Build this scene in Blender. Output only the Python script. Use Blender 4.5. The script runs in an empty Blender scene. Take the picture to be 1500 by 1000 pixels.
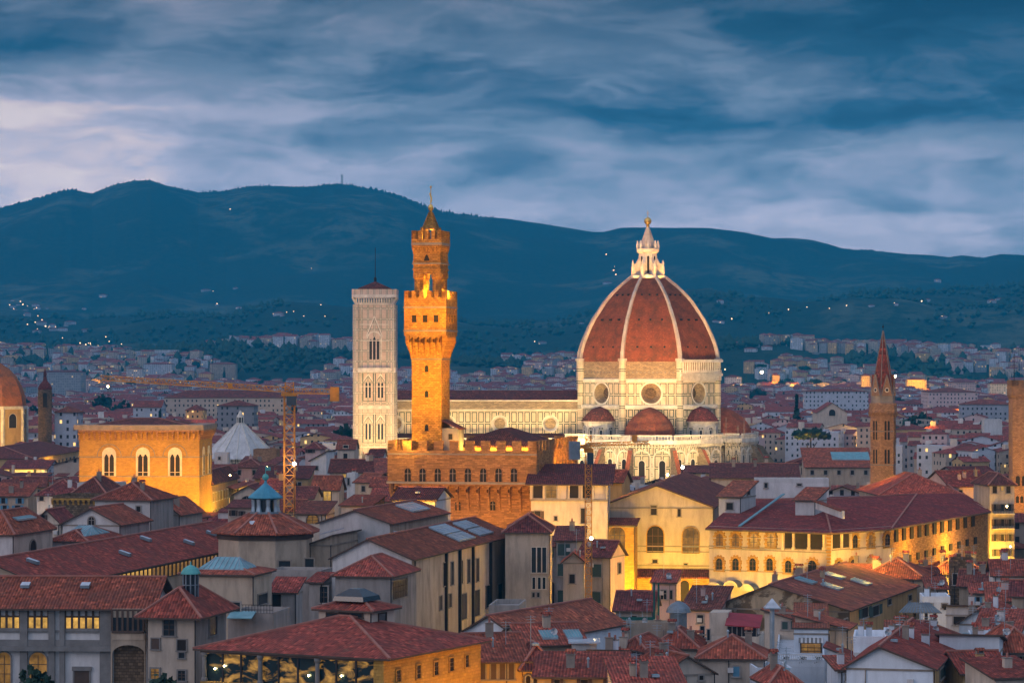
import bpy, math, random
from mathutils import Vector as V, noise, Matrix
R = math.radians
random.seed(7)
S = bpy.context.scene
COL = S.collection
F = 4150.0            # focal length in photo pixels (1500 wide)
EYE = 57.0            # eye height over the river plain
HOR = 535.0           # horizon row in the photo
# ---------------------------------------------------------------- camera
cd = bpy.data.cameras.new('camera'); cam = bpy.data.objects.new('camera', cd); COL.objects.link(cam)
cam.location = (0, 0, EYE); cam.rotation_euler = (R(90), 0, 0)
cd.sensor_width = 36; cd.lens = 36*F/1500; cd.shift_y = (HOR-500)/1500
cd.clip_start = 1; cd.clip_end = 60000
S.camera = cam
S.view_settings.view_transform = 'Standard'; S.view_settings.look = 'None'
S.view_settings.exposure = 0; S.view_settings.gamma = 1
S.cycles.use_denoising = True
S.cycles.max_bounces = 5; S.cycles.diffuse_bounces = 2; S.cycles.glossy_bounces = 2
S.cycles.volume_bounces = 0; S.cycles.transparent_max_bounces = 4
S.cycles.sample_clamp_indirect = 4; S.cycles.caustics_reflective = False; S.cycles.caustics_refractive = False
# ---------------------------------------------------------------- node helper
class N:
    def __init__(s, nt): s.t = nt; s.L = nt.links
    def n(s, typ, **kw):
        x = s.t.nodes.new(typ)
        for k, v in kw.items(): setattr(x, k, v)
        return x
    def put(s, sock, v):
        if isinstance(v, bpy.types.NodeSocket): s.L.new(v, sock)
        elif v is not None:
            if sock.type in ('RGBA',) and not isinstance(v, (int, float)) and len(v) == 3: v = (*v, 1)
            sock.default_value = v
    def m(s, op, a, b=None, c=None, clamp=False):
        x = s.n('ShaderNodeMath', operation=op, use_clamp=clamp)
        s.put(x.inputs[0], a); s.put(x.inputs[1], b); s.put(x.inputs[2], c)
        return x.outputs[0]
    def mix(s, f, a, b, bt='MIX'):
        x = s.n('ShaderNodeMix', data_type='RGBA', blend_type=bt)
        s.put(x.inputs[0], f); s.put(x.inputs[6], a); s.put(x.inputs[7], b)
        return x.outputs[2]
    def ramp(s, f, stops, interp='LINEAR'):
        x = s.n('ShaderNodeValToRGB'); s.put(x.inputs[0], f); cr = x.color_ramp; cr.interpolation = interp
        while len(cr.elements) < len(stops): cr.elements.new(0.5)
        for e, (p, c) in zip(cr.elements, stops):
            e.position = p
        for e, (p, c) in zip(cr.elements, stops):
            e.color = (c, c, c, 1) if isinstance(c, (int, float)) else (*c[:3], 1)
        return x.outputs[0]
    def mr(s, v, a, b, c=0., d=1., interp='LINEAR'):
        x = s.n('ShaderNodeMapRange', interpolation_type=interp)
        for i, q in enumerate((v, a, b, c, d)): s.put(x.inputs[i], q)
        return x.outputs[0]
    def noise(s, vec, scale, detail=3, rough=.55, dist=0., col=False):
        x = s.n('ShaderNodeTexNoise'); s.put(x.inputs['Vector'], vec)
        s.put(x.inputs['Scale'], scale); s.put(x.inputs['Detail'], detail); s.put(x.inputs['Roughness'], rough); s.put(x.inputs['Distortion'], dist)
        return x.outputs['Color' if col else 'Fac']
    def comb(s, x_, y_, z_=0.):
        x = s.n('ShaderNodeCombineXYZ'); s.put(x.inputs[0], x_); s.put(x.inputs[1], y_); s.put(x.inputs[2], z_); return x.outputs[0]
    def sep(s, v):
        x = s.n('ShaderNodeSeparateXYZ'); s.put(x.inputs[0], v); return x.outputs

def srgb(r, g, b):
    f = lambda c: (c/255/12.92 if c <= 10 else ((c/255+.055)/1.055)**2.4)
    return (f(r), f(g), f(b))
# ---------------------------------------------------------------- sky: dusk cloud deck over a Nishita sky, laid out by compass direction
W = bpy.data.worlds.new('World'); S.world = W; W.use_nodes = True
nt = W.node_tree; nt.nodes.clear(); q = N(nt)
tc = q.n('ShaderNodeTexCoord').outputs['Generated']
dx, dy, dz = q.sep(tc)
az = q.m('MULTIPLY', q.m('ARCTAN2', dx, dy), 57.2958)                 # degrees right of north
el = q.m('MULTIPLY', q.m('ARCSINE', dz), 57.2958)
base = q.comb(q.m('MULTIPLY', az, .16), q.m('MULTIPLY', el, .42), 1.7)
wn = q.noise(base, 1.5, 4, .55, col=True); ws = q.sep(wn)
azw = q.m('ADD', az, q.m('MULTIPLY', q.m('SUBTRACT', ws[0], .5), 3.0))
elw = q.m('ADD', el, q.m('MULTIPLY', q.m('SUBTRACT', ws[1], .5), 1.3))
u = q.mr(azw, -30, 30)
rows = [  # elevation in degrees, brightness at azimuths -10.4 .. 10.4 in eleven steps
 (7.2, [.42,.46,.50,.50,.44,.40,.36,.30,.24,.02,-.08]),
 (6.2, [.28,.36,.44,.46,.40,.40,.38,.36,.30,.14,.02]),
 (5.55,[.48,.66,.50,.50,.44,.42,.38,.36,.42,.22,.08]),
 (5.0, [1.04,.92,.55,.52,.42,.28,.18,.20,.24,.14,.04]),
 (4.55,[1.0,.92,.62,.52,.38,.33,.36,.46,.52,.34,.14]),
 (4.1, [.90,.88,.68,.62,.58,.52,.48,.52,.55,.52,.42]),
 (3.6, [.92,.92,.74,.60,.48,.42,.42,.50,.55,.54,.52]),
 (2.9, [.84,.82,.78,.70,.64,.58,.58,.62,.62,.62,.62]),
 (2.0, [.84,.82,.78,.72,.68,.66,.66,.66,.66,.66,.66])]
val = None
for i, (e, vals) in enumerate(rows):
    st = [(0, .5), (.2, .62)] + [((30-10.4+2.08*k)/60, v) for k, v in enumerate(vals)] + [(.8, .42), (1, .45)]
    r = q.ramp(u, st, 'B_SPLINE')
    if val is None: val = r
    else:
        f = q.mr(elw, rows[i-1][0], e, 0, 1, 'SMOOTHSTEP')
        x = q.n('ShaderNodeMix', data_type='FLOAT'); q.put(x.inputs[0], f); q.put(x.inputs[2], val); q.put(x.inputs[3], r); val = x.outputs[0]
hi = q.mr(el, 7.6, 20, 0, .10, 'SMOOTHSTEP')
n1 = q.noise(q.comb(q.m('MULTIPLY', azw, .17), q.m('MULTIPLY', elw, .46), 4.2), 1.6, 8, .52, 0)
n3 = q.noise(q.comb(q.m('MULTIPLY', azw, .24), q.m('MULTIPLY', elw, .95), 2.2), 1.5, 8, .57, 0)
n2 = q.noise(q.comb(q.m('MULTIPLY', az, .09), q.m('MULTIPLY', el, .60), 9.1), 2.2, 5, .5, 0)
val = q.m('ADD', val, q.m('MULTIPLY', q.m('SUBTRACT', q.mr(n1, .38, .58, 0, 1, 'SMOOTHSTEP'), .55), .18))   # cloud bodies with an edge
val = q.m('ADD', val, q.m('MULTIPLY', q.m('SUBTRACT', q.mr(n3, .42, .60, 0, 1, 'SMOOTHSTEP'), .5), .09))
val = q.m('ADD', val, q.m('MULTIPLY', q.m('SUBTRACT', n3, .5), .26))
val = q.m('ADD', val, q.m('MULTIPLY', q.m('SUBTRACT', n2, .5), .30))
val = q.m('ADD', val, hi)
val = q.m('ADD', q.m('MULTIPLY', q.m('SUBTRACT', val, .45), 1.12), .45)
clo = q.ramp(val, [(.0, srgb(14,62,96)), (.16, srgb(34,82,116)), (.32, srgb(82,108,138)), (.48, srgb(120,138,164)), (.64, srgb(156,162,186)), (.78, srgb(186,184,205)), (.92, srgb(226,208,214)), (1, srgb(240,222,222))])
nish = q.n('ShaderNodeTexSky', sky_type='NISHITA', sun_disc=False, sun_elevation=R(4), sun_rotation=R(250))
nb = q.mix(1.0, nish.outputs[0], (.08, .08, .08), 'MULTIPLY')
col = q.mix(.90, nb, clo)
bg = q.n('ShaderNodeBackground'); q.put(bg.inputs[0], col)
sky_fill = q.m('ADD', q.m('MULTIPLY', q.mr(dy, .3, -.3), .7), q.mr(el, 9, 30, 0, .7))                        # sky strength added behind the viewer and overhead to light the town
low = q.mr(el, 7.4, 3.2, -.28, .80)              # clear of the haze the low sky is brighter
q.put(bg.inputs[1], q.m('ADD', q.m('ADD', 1.0, sky_fill), low))
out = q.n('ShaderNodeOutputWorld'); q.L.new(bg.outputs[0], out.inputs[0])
W.cycles.sampling_method = 'MANUAL'; W.cycles.sample_map_resolution = 1024
# ---------------------------------------------------------------- the last low light from the west
sl = bpy.data.lights.new('sun', 'SUN'); sl.energy = .55; sl.angle = R(25); sl.color = (1, .80, .74)
so = bpy.data.objects.new('sun', sl); COL.objects.link(so)
so.rotation_euler = (R(90-16), 0, R(-62))     # from the left and a little behind the viewer
# ---------------------------------------------------------------- materials
def newmat(name, rough=.8, spec=.3, metal=0.):
    m = bpy.data.materials.new(name); m.use_nodes = True
    q = N(m.node_tree); b = m.node_tree.nodes['Principled BSDF']
    b.inputs['Roughness'].default_value = rough; b.inputs['Metallic'].default_value = metal
    b.inputs['Specular IOR Level'].default_value = spec
    return m, q, b
def objc(q): return q.n('ShaderNodeTexCoord').outputs['Object']
def uvc(q): return q.n('ShaderNodeTexCoord').outputs['UV']
def rnd(q): return q.n('ShaderNodeObjectInfo').outputs['Random']
def bump(q, b, h, dist=.05, st=.6):
    x = q.n('ShaderNodeBump'); q.put(x.inputs['Height'], h); x.inputs['Distance'].default_value = dist; x.inputs['Strength'].default_value = st
    q.L.new(x.outputs[0], b.inputs['Normal'])
def plain(name, c, rough=.7, metal=0., spec=.3, var=.25, sc=.6):
    m, q, b = newmat(name, rough, spec, metal)
    n = q.noise(objc(q), sc, 5, .6)
    q.put(b.inputs['Base Color'], q.mix(q.mr(n, .3, .7), tuple(v*(1-var) for v in c), tuple(min(1, v*(1+var)) for v in c)))
    return m
def plaster(name, c, stain=.5, var=.12):
    m, q, b = newmat(name, .9, .15)
    o = objc(q); mp = q.n('ShaderNodeMapping'); q.put(mp.inputs[0], o); mp.inputs['Scale'].default_value = (1, 1, .25)
    n = q.noise(mp.outputs[0], .55, 6, .65); g = q.noise(o, .12, 3, .6); k = q.noise(o, 3.0, 4, .7)
    d = tuple(v*.55 for v in c)
    c1 = q.mix(q.m('MULTIPLY', q.mr(n, .44, .64), min(1, stain*1.5)), c, d)
    c2 = q.mix(q.mr(g, .35, .65, 0, .5), c1, tuple(v*.72 for v in c))
    c3 = q.mix(q.mr(k, .35, .7, 0, .16), c2, tuple(v*.6 for v in c))
    if stain > .9:
        pt = q.noise(o, .2, 6, .6, .4); c3 = q.mix(q.mr(pt, .48, .52, 0, .85), c3, (.11, .075, .045))
    hs = q.n('ShaderNodeHueSaturation'); q.put(hs.inputs['Value'], q.mr(rnd(q), 0, 1, 1-var, 1+var)); q.put(hs.inputs['Color'], c3)
    q.put(b.inputs['Base Color'], hs.outputs[0]); bump(q, b, k, .03, .4)
    return m
def winwall(name, c, var=.2, lit=.035):
    """plaster of the distant town: rows of window openings, some with a light on"""
    m, q, b = newmat(name, .9, .15)
    x, y, _ = q.sep(uvc(q)); r = rnd(q)
    xs = q.m('ADD', q.m('DIVIDE', x, 3.1), q.m('MULTIPLY', r, 7)); ys = q.m('DIVIDE', q.m('ADD', y, 1.1), 3.4)
    fx = q.m('FRACT', xs); fy = q.m('FRACT', ys)
    wx = q.m('LESS_THAN', q.m('ABSOLUTE', q.m('SUBTRACT', fx, .5)), .17); wy = q.m('LESS_THAN', q.m('ABSOLUTE', q.m('SUBTRACT', fy, .55)), .23)
    w = q.m('MULTIPLY', wx, wy)
    wn = q.n('ShaderNodeTexWhiteNoise', noise_dimensions='3D'); q.put(wn.inputs['Vector'], q.comb(q.m('FLOOR', xs), q.m('FLOOR', ys), q.m('MULTIPLY', r, 91)))
    h = wn.outputs['Value']; w = q.m('MULTIPLY', w, q.m('GREATER_THAN', h, .22))
    n = q.noise(objc(q), .25, 5, .65)
    c1 = q.mix(q.mr(n, .4, .75, 0, .5), c, tuple(v*.55 for v in c))
    hs = q.n('ShaderNodeHueSaturation'); q.put(hs.inputs['Value'], q.mr(r, 0, 1, 1-var, 1+var)); q.put(hs.inputs['Color'], c1)
    q.put(b.inputs['Base Color'], q.mix(w, hs.outputs[0], (.035, .03, .03)))
    li = q.m('MULTIPLY', w, q.m('GREATER_THAN', h, 1-lit))
    b.inputs['Emission Color'].default_value = (1, .62, .2, 1); q.put(b.inputs['Emission Strength'], q.m('MULTIPLY', li, 1.6))
    return m
def tiles(name, c, cu=.42, cv=.55, grey=.0, ct=.38):
    m, q, b = newmat(name, .85, .2)
    uv = uvc(q); x, y, _ = q.sep(uv)
    xs = q.m('DIVIDE', x, cu); ys = q.m('DIVIDE', y, cv)
    wn = q.n('ShaderNodeTexWhiteNoise', noise_dimensions='3D'); q.put(wn.inputs['Vector'], q.comb(q.m('FLOOR', xs), q.m('FLOOR', ys), 0))
    h = wn.outputs['Value']
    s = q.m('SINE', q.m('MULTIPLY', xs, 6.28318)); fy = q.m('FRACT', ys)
    cc = q.ramp(h, [(0, tuple(v*ct for v in c)), (.35, tuple(v*(.5+ct*.65) for v in c)), (.75, c), (.93, tuple(v*(1.5-ct*.4) for v in c)), (1, tuple(v*(2.4-ct*1.3) for v in c))])
    o = objc(q); g = q.noise(o, .28, 5, .65); g2 = q.noise(o, 1.6, 3, .6)
    cc = q.mix(q.mr(g, .44, .62, 0, .7), cc, (c[0]*.40, c[1]*.62, c[2]*.78))
    lich = q.noise(o, .7, 6, .72, .5); cc = q.mix(q.mr(lich, .56, .68, 0, .55), cc, (.20, .14, .085))
    cc = q.mix(q.mr(g2, .55, .8, 0, .5), cc, (c[0]*1.2, c[1]*1.5, c[2]*1.3))
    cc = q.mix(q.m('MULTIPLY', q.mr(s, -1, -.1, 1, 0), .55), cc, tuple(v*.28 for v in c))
    hs = q.n('ShaderNodeHueSaturation'); r = rnd(q)
    q.put(hs.inputs['Value'], q.mr(r, 0, 1, .70, 1.2)); q.put(hs.inputs['Hue'], q.mr(q.m('FRACT', q.m('MULTIPLY', r, 7.3)), 0, 1, 0.492, .507)); hs.inputs['Saturation'].default_value = 1-grey
    q.put(hs.inputs['Color'], cc); q.put(b.inputs['Base Color'], hs.outputs[0])
    bump(q, b, q.m('ADD', s, q.m('MULTIPLY', fy, -.6)), .09, .8)
    return m
def stone(name, c, bw=.9, bh=.45, rough=.9, dark=.45, var=.5):
    m, q, b = newmat(name, rough, .15)
    bt = q.n('ShaderNodeTexBrick'); q.put(bt.inputs['Vector'], uvc(q)); bt.inputs['Scale'].default_value = 1
    bt.inputs['Brick Width'].default_value = bw; bt.inputs['Row Height'].default_value = bh; bt.inputs['Mortar Size'].default_value = .035
    bt.inputs['Mortar Smooth'].default_value = .3; bt.inputs['Bias'].default_value = 0
    q.put(bt.inputs['Color1'], tuple(v*(1-var) for v in c)); q.put(bt.inputs['Color2'], tuple(min(1, v*(1+var*.7)) for v in c)); q.put(bt.inputs['Mortar'], tuple(v*dark for v in c))
    o = objc(q); g = q.noise(o, .16, 5, .65); k = q.noise(o, 1.3, 6, .75)
    cc = q.mix(q.mr(g, .4, .7, 0, .45), bt.outputs['Color'], tuple(v*.5 for v in c))
    cc = q.mix(q.mr(k, .5, .75, 0, .6), cc, tuple(v*.35 for v in c))
    q.put(b.inputs['Base Color'], cc)
    bump(q, b, q.m('SUBTRACT', k, bt.outputs['Fac']), .18, .9)
    return m
def marble(name, pw, ph, c=(.64,.54,.39), line=(.05,.075,.055), pink=.0, lw=.16, ox=0., oy=0.):
    """white slabs framed by double lines of dark green stone"""
    m, q, b = newmat(name, .6, .3)
    x, y, _ = q.sep(uvc(q))
    fx = q.m('FRACT', q.m('DIVIDE', q.m('ADD', x, 500*pw+ox), pw)); fy = q.m('FRACT', q.m('DIVIDE', q.m('ADD', y, oy), ph))
    ax = q.m('MULTIPLY', q.m('SUBTRACT', .5, q.m('ABSOLUTE', q.m('SUBTRACT', fx, .5))), pw)     # metres to the cell's edge
    ay = q.m('MULTIPLY', q.m('SUBTRACT', .5, q.m('ABSOLUTE', q.m('SUBTRACT', fy, .5))), ph)
    dd = q.m('MINIMUM', ax, ay)
    ring = q.m('LESS_THAN', q.m('ABSOLUTE', q.m('SUBTRACT', dd, lw*2.4)), lw)
    o = objc(q); g = q.noise(o, .35, 5, .7); k = q.noise(o, 2.2, 4, .7)
    cc = q.mix(q.mr(g, .38, .68, 0, .55), c, (c[0]*.62, c[1]*.55, c[2]*.45))
    cc = q.mix(q.mr(k, .5, .8, 0, .45), cc, (c[0]*.5, c[1]*.45, c[2]*.38))
    if pink: cc = q.mix(q.m('MULTIPLY', q.m('GREATER_THAN', dd, lw*3.8), pink), cc, (.50, .24, .18))
    q.put(b.inputs['Base Color'], q.mix(ring, cc, line))
    return m
def emit(name, c, s):
    m, q, b = newmat(name); b.inputs['Base Color'].default_value = (*c, 1)
    b.inputs['Emission Color'].default_value = (*c, 1); b.inputs['Emission Strength'].default_value = s
    return m
def litroom(name, c, s):
    """a window with a lit room behind it: uneven warm light, darker furniture shapes"""
    m, q, b = newmat(name, .15, .5); b.inputs['Base Color'].default_value = (.03, .02, .01, 1)
    o = objc(q); n = q.noise(o, 1.1, 4, .7); k = q.noise(o, .35, 2, .5)
    q.put(b.inputs['Emission Color'], q.mix(q.mr(n, .3, .7), tuple(v*.35 for v in c), c))
    q.put(b.inputs['Emission Strength'], q.m('MULTIPLY', q.mr(k, .3, .7, .25, 1.2), s))
    return m
M = {}
M['crim'] = plain('crimson_sheet_roof', (.30, .03, .04), .5)
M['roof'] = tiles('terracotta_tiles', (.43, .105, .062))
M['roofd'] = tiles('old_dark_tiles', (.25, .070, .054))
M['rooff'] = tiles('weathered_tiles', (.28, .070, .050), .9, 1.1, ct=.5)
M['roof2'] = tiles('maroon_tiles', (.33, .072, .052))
M['cap'] = plain('ridge_tile', (.36, .15, .11), .85)
M['white'] = plaster('white_plaster', (.66, .64, .62), .45)
M['bwhite'] = plaster('cool_white_plaster', (.72, .78, .84), .3)
M['cream'] = plaster('cream_plaster', (.62, .52, .42), .5)
M['beige'] = plaster('beige_plaster', (.54, .43, .32), .6)
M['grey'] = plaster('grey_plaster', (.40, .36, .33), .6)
M['ochre'] = plaster('ochre_plaster', (.60, .40, .19), .45)
M['pink'] = plaster('pink_plaster', (.62, .44, .40), .4)
M['stained'] = plaster('stained_plaster', (.50, .40, .27), 1.0)
M['wwhite'] = winwall('white_town_wall', (.43, .45, .50))
M['wcream'] = winwall('cream_town_wall', (.40, .33, .27))
M['wochre'] = winwall('ochre_town_wall', (.50, .33, .16))
M['wpink'] = winwall('pink_town_wall', (.52, .38, .36))
M['wgrey'] = winwall('grey_town_wall', (.28, .27, .28))
M['pv'] = stone('rusticated_sandstone', (.44, .225, .09), 1.1, .36, dark=.8, var=.4)
M['pvt'] = stone('tower_sandstone', (.55, .27, .055), .7, .38, dark=.5, var=.35)
M['hall'] = stone('honey_stone', (.54, .31, .075), .8, .4, dark=.8, var=.18)
M['badia'] = stone('brown_stone', (.50, .28, .15), .6, .32, var=.3)
M['brown'] = stone('dark_rubble', (.20, .14, .09), .6, .4)
M['ledge'] = plain('grey_stone', (.26, .22, .18), .85)
M['pietra'] = plain('grey_sandstone_trim', (.20, .19, .18), .85)
M['paled'] = plain('pale_stone', (.62, .54, .42), .8)
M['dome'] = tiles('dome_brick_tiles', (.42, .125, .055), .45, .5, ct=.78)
M['rib'] = plain('marble_rib', (.54, .45, .36), .7, sc=.4)
M['mdrum'] = marble('drum_marble', 3.0, 4.6)
M['mnave'] = marble('nave_marble', 2.5, 4.4)
M['mlow'] = marble('lower_marble', 2.2, 3.4)
M['mcamp'] = marble('campanile_marble', 2.35, 3.9, (.66, .58, .47), line=(.17,.19,.15), pink=.30, lw=.10)
M['mplain'] = plain('plain_marble', (.62, .57, .49), .6, sc=.5)
M['raw'] = stone('raw_masonry', (.40, .30, .19), 1.2, .5, var=.3)
M['green'] = plain('green_marble', (.05, .07, .055), .6)
M['glass'] = plain('dark_glass', (.02, .025, .03), .12, 0, .6)
M['void'] = plain('deep_opening', (.025, .02, .018), .9)
M['sash'] = plain('painted_frame', (.30, .27, .24), .7)
M['wood'] = plain('brown_shutter', (.09, .06, .045), .8)
M['shg'] = plain('green_shutter', (.04, .075, .07), .7)
M['shb'] = plain('blue_shutter', (.10, .26, .38), .7)
M['lit'] = litroom('lit_window', (1, .55, .12), 1.1)
M['litd'] = litroom('dim_lit_window', (1, .5, .12), .4)
def reflection_glow(name):
    # near-black panes with the town lamps' reflections painted on as glowing golden streaks
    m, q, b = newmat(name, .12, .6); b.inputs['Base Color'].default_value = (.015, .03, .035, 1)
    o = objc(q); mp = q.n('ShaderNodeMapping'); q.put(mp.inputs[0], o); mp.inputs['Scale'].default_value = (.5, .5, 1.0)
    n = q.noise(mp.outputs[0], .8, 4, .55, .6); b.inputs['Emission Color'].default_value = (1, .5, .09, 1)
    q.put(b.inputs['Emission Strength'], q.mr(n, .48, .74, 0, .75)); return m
M['glowrefl'] = reflection_glow('painted_reflection_glass')
M['iron'] = plain('dark_iron', (.03, .03, .035), .5, .6)
M['lead'] = plain('lead_sheet', (.20, .24, .27), .5, .5)
M['zinc'] = plain('zinc_sheet', (.35, .42, .46), .4, .5)
M['copper'] = plain('green_copper', (.10, .36, .34), .6)
M['blueroof'] = plain('blue_lead_cone', (.06, .26, .36), .5)
M['skyl'] = plain('skylight_glass', (.16, .34, .38), .42, 0, .5)
M['solar'] = plain('pale_panel', (.50, .55, .60), .2, 0, .8)
M['crane'] = plain('orange_crane_paint', (.60, .25, .04), .6)
M['tarp'] = plain('white_sheet', (.68, .70, .72), .7)
M['net'] = plain('green_netting', (.02, .10, .08), .9)
M['gold'] = plain('gilt_copper', (.80, .52, .14), .35, .9)
M['lamp'] = emit('lamp_glow', (1, .72, .32), 60)
M['lampw'] = emit('white_lamp_glow', (1, .86, .62), 110)
M['dot'] = emit('distant_lamp_glow', (1, .62, .3), 5)
M['asph'] = plain('street_stone', (.06, .055, .05), .9)
M['leaf'] = plain('foliage', (.025, .05, .03), .9, var=.5, sc=.8)
M['trunk'] = plain('bark', (.06, .045, .03), .9)
# ---------------------------------------------------------------- mesh builder
class MB:
    def __init__(s): s.v = []; s.f = []; s.m = []; s.ms = []
    def mi(s, mat):
        if mat not in s.ms: s.ms.append(mat)
        return s.ms.index(mat)
    def poly(s, pts, mat):
        k = len(s.v); s.v += [tuple(p) for p in pts]; s.f.append(tuple(range(k, k+len(pts)))); s.m.append(s.mi(mat)); return s
    def box(s, a, b, mat, top=True, bot=True):
        (x0, y0, z0), (x1, y1, z1) = a, b
        s.poly([(x0,y0,z0),(x1,y0,z0),(x1,y0,z1),(x0,y0,z1)], mat); s.poly([(x1,y0,z0),(x1,y1,z0),(x1,y1,z1),(x1,y0,z1)], mat)
        s.poly([(x1,y1,z0),(x0,y1,z0),(x0,y1,z1),(x1,y1,z1)], mat); s.poly([(x0,y1,z0),(x0,y0,z0),(x0,y0,z1),(x0,y1,z1)], mat)
        if top: s.poly([(x0,y0,z1),(x1,y0,z1),(x1,y1,z1),(x0,y1,z1)], mat)
        if bot: s.poly([(x0,y1,z0),(x1,y1,z0),(x1,y0,z0),(x0,y0,z0)], mat)
        return s
    def prism(s, top, dz, mat, under=None):
        """a slab: the polygon 'top' thickened downwards by dz"""
        u = under or mat; bot = [(p[0], p[1], p[2]-dz) for p in top]; n = len(top)
        s.poly(top, mat); s.poly(bot[::-1], u)
        for i in range(n):
            j = (i+1) % n; s.poly([bot[i], bot[j], top[j], top[i]], u)
        return s
    def extr(s, pts, z0, z1, mat, caps=True):
        n = len(pts)
        for i in range(n):
            j = (i+1) % n
            s.poly([(pts[i][0], pts[i][1], z0), (pts[j][0], pts[j][1], z0), (pts[j][0], pts[j][1], z1), (pts[i][0], pts[i][1], z1)], mat)
        if caps: s.poly([(p[0], p[1], z1) for p in pts], mat); s.poly([(p[0], p[1], z0) for p in pts[::-1]], mat)
        return s
    def rings(s, rs, n, mat, ph=0., cx=0., cy=0., a0=0., a1=360., cap=True):
        """lofted n-gon rings [(radius, z), ...]"""
        full = a1-a0 >= 359.9; cnt = n if full else n+1
        L = []
        for r, z in rs:
            L.append([(cx+r*math.cos(R(ph+a0+(a1-a0)*i/n)), cy+r*math.sin(R(ph+a0+(a1-a0)*i/n)), z) for i in range(cnt)])
        for a, b in zip(L, L[1:]):
            for i in range(cnt if full else cnt-1):
                j = (i+1) % cnt; s.poly([a[i], a[j], b[j], b[i]], mat)
        if cap and full:
            if rs[-1][0] > .01: s.poly(L[-1], mat)
            if rs[0][0] > .01: s.poly(L[0][::-1], mat)
        return s
    def beam(s, p, q_, w, mat, h=None):
        p, q_ = V(p), V(q_); d = (q_-p).normalized(); h = h or w
        sd = d.cross(V((0,0,1))); sd = sd.normalized() if sd.length > 1e-3 else V((1,0,0)); up = sd.cross(d)
        a = [p+sd*w/2*i+up*h/2*j for i, j in ((-1,-1),(1,-1),(1,1),(-1,1))]; b = [x+(q_-p) for x in a]
        for i in range(4): s.poly([a[i], a[(i+1) % 4], b[(i+1) % 4], b[i]], mat)
        s.poly(a[::-1], mat); s.poly(b, mat); return s
    def mesh(s, name, smooth=False):
        me = bpy.data.meshes.new(name); me.from_pydata(s.v, [], s.f)
        for mt in s.ms: me.materials.append(M[mt] if isinstance(mt, str) else mt)
        me.polygons.foreach_set('material_index', s.m)
        if smooth: me.polygons.foreach_set('use_smooth', [True]*len(s.f))
        uvl = me.uv_layers.new(name='UVMap'); uv = [0.]*(2*len(me.loops)); k = 0
        vv = s.v
        for f in s.f:
            a = vv[f[0]]; nx = ny = nz = 0.
            for i in range(len(f)):                      # Newell normal
                p = vv[f[i]]; r = vv[f[(i+1) % len(f)]]
                nx += (p[1]-r[1])*(p[2]+r[2]); ny += (p[2]-r[2])*(p[0]+r[0]); nz += (p[0]-r[0])*(p[1]+r[1])
            L = math.sqrt(nx*nx+ny*ny+nz*nz) or 1; nx /= L; ny /= L; nz /= L
            h = math.hypot(nx, ny)
            if h < .02: tx, ty = 1., 0.; bx, by, bz = 0., 1., 0.
            else:
                tx, ty = -ny/h, nx/h; bx, by, bz = ny*0-nz*ty, nz*tx-0, nx*ty-ny*tx
            for i in f:
                p = vv[i]; uv[k] = p[0]*tx+p[1]*ty; uv[k+1] = p[0]*bx+p[1]*by+p[2]*bz; k += 2
        uvl.data.foreach_set('uv', uv); me.update(); return me
    def build(s, name, parent=None, smooth=False, loc=None, rot=0):
        return link(name, s.mesh(name, smooth), parent, loc, rot)
def link(name, data, parent=None, loc=None, rot=0):
    o = bpy.data.objects.new(name, data); COL.objects.link(o); o.parent = parent
    if loc is not None: o.location = loc
    if rot: o.rotation_euler[2] = rot
    return o
def thing(name, label, cat, loc=(0,0,0), rot=0, group=None):
    o = link(name, None, None, loc, rot); o['label'] = label; o['category'] = cat
    if group: o['group'] = group
    return o
def tag(o, label, cat, group=None, kind=None):
    o['label'] = label; o['category'] = cat
    if group: o['group'] = group
    if kind: o['kind'] = kind
    return o
def P(px, py, Y): return V(((px-750)*Y/F, Y, EYE-(py-HOR)*Y/F))
def zat(py, Y): return EYE-(py-HOR)*Y/F
def light(kind, loc, energy, color, aim=None, size=60, blend=.6, rad=.6):
    l = bpy.data.lights.new('floodlight' if kind == 'SPOT' else 'lamp_light', kind); l.energy = energy; l.color = color; l.shadow_soft_size = rad
    o = bpy.data.objects.new(l.name, l); COL.objects.link(o); o.location = loc
    if kind == 'SPOT':
        l.spot_size = R(size); l.spot_blend = blend
        o.rotation_euler = (V(aim)-V(loc)).to_track_quat('-Z', 'Y').to_euler()
    return o
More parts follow.
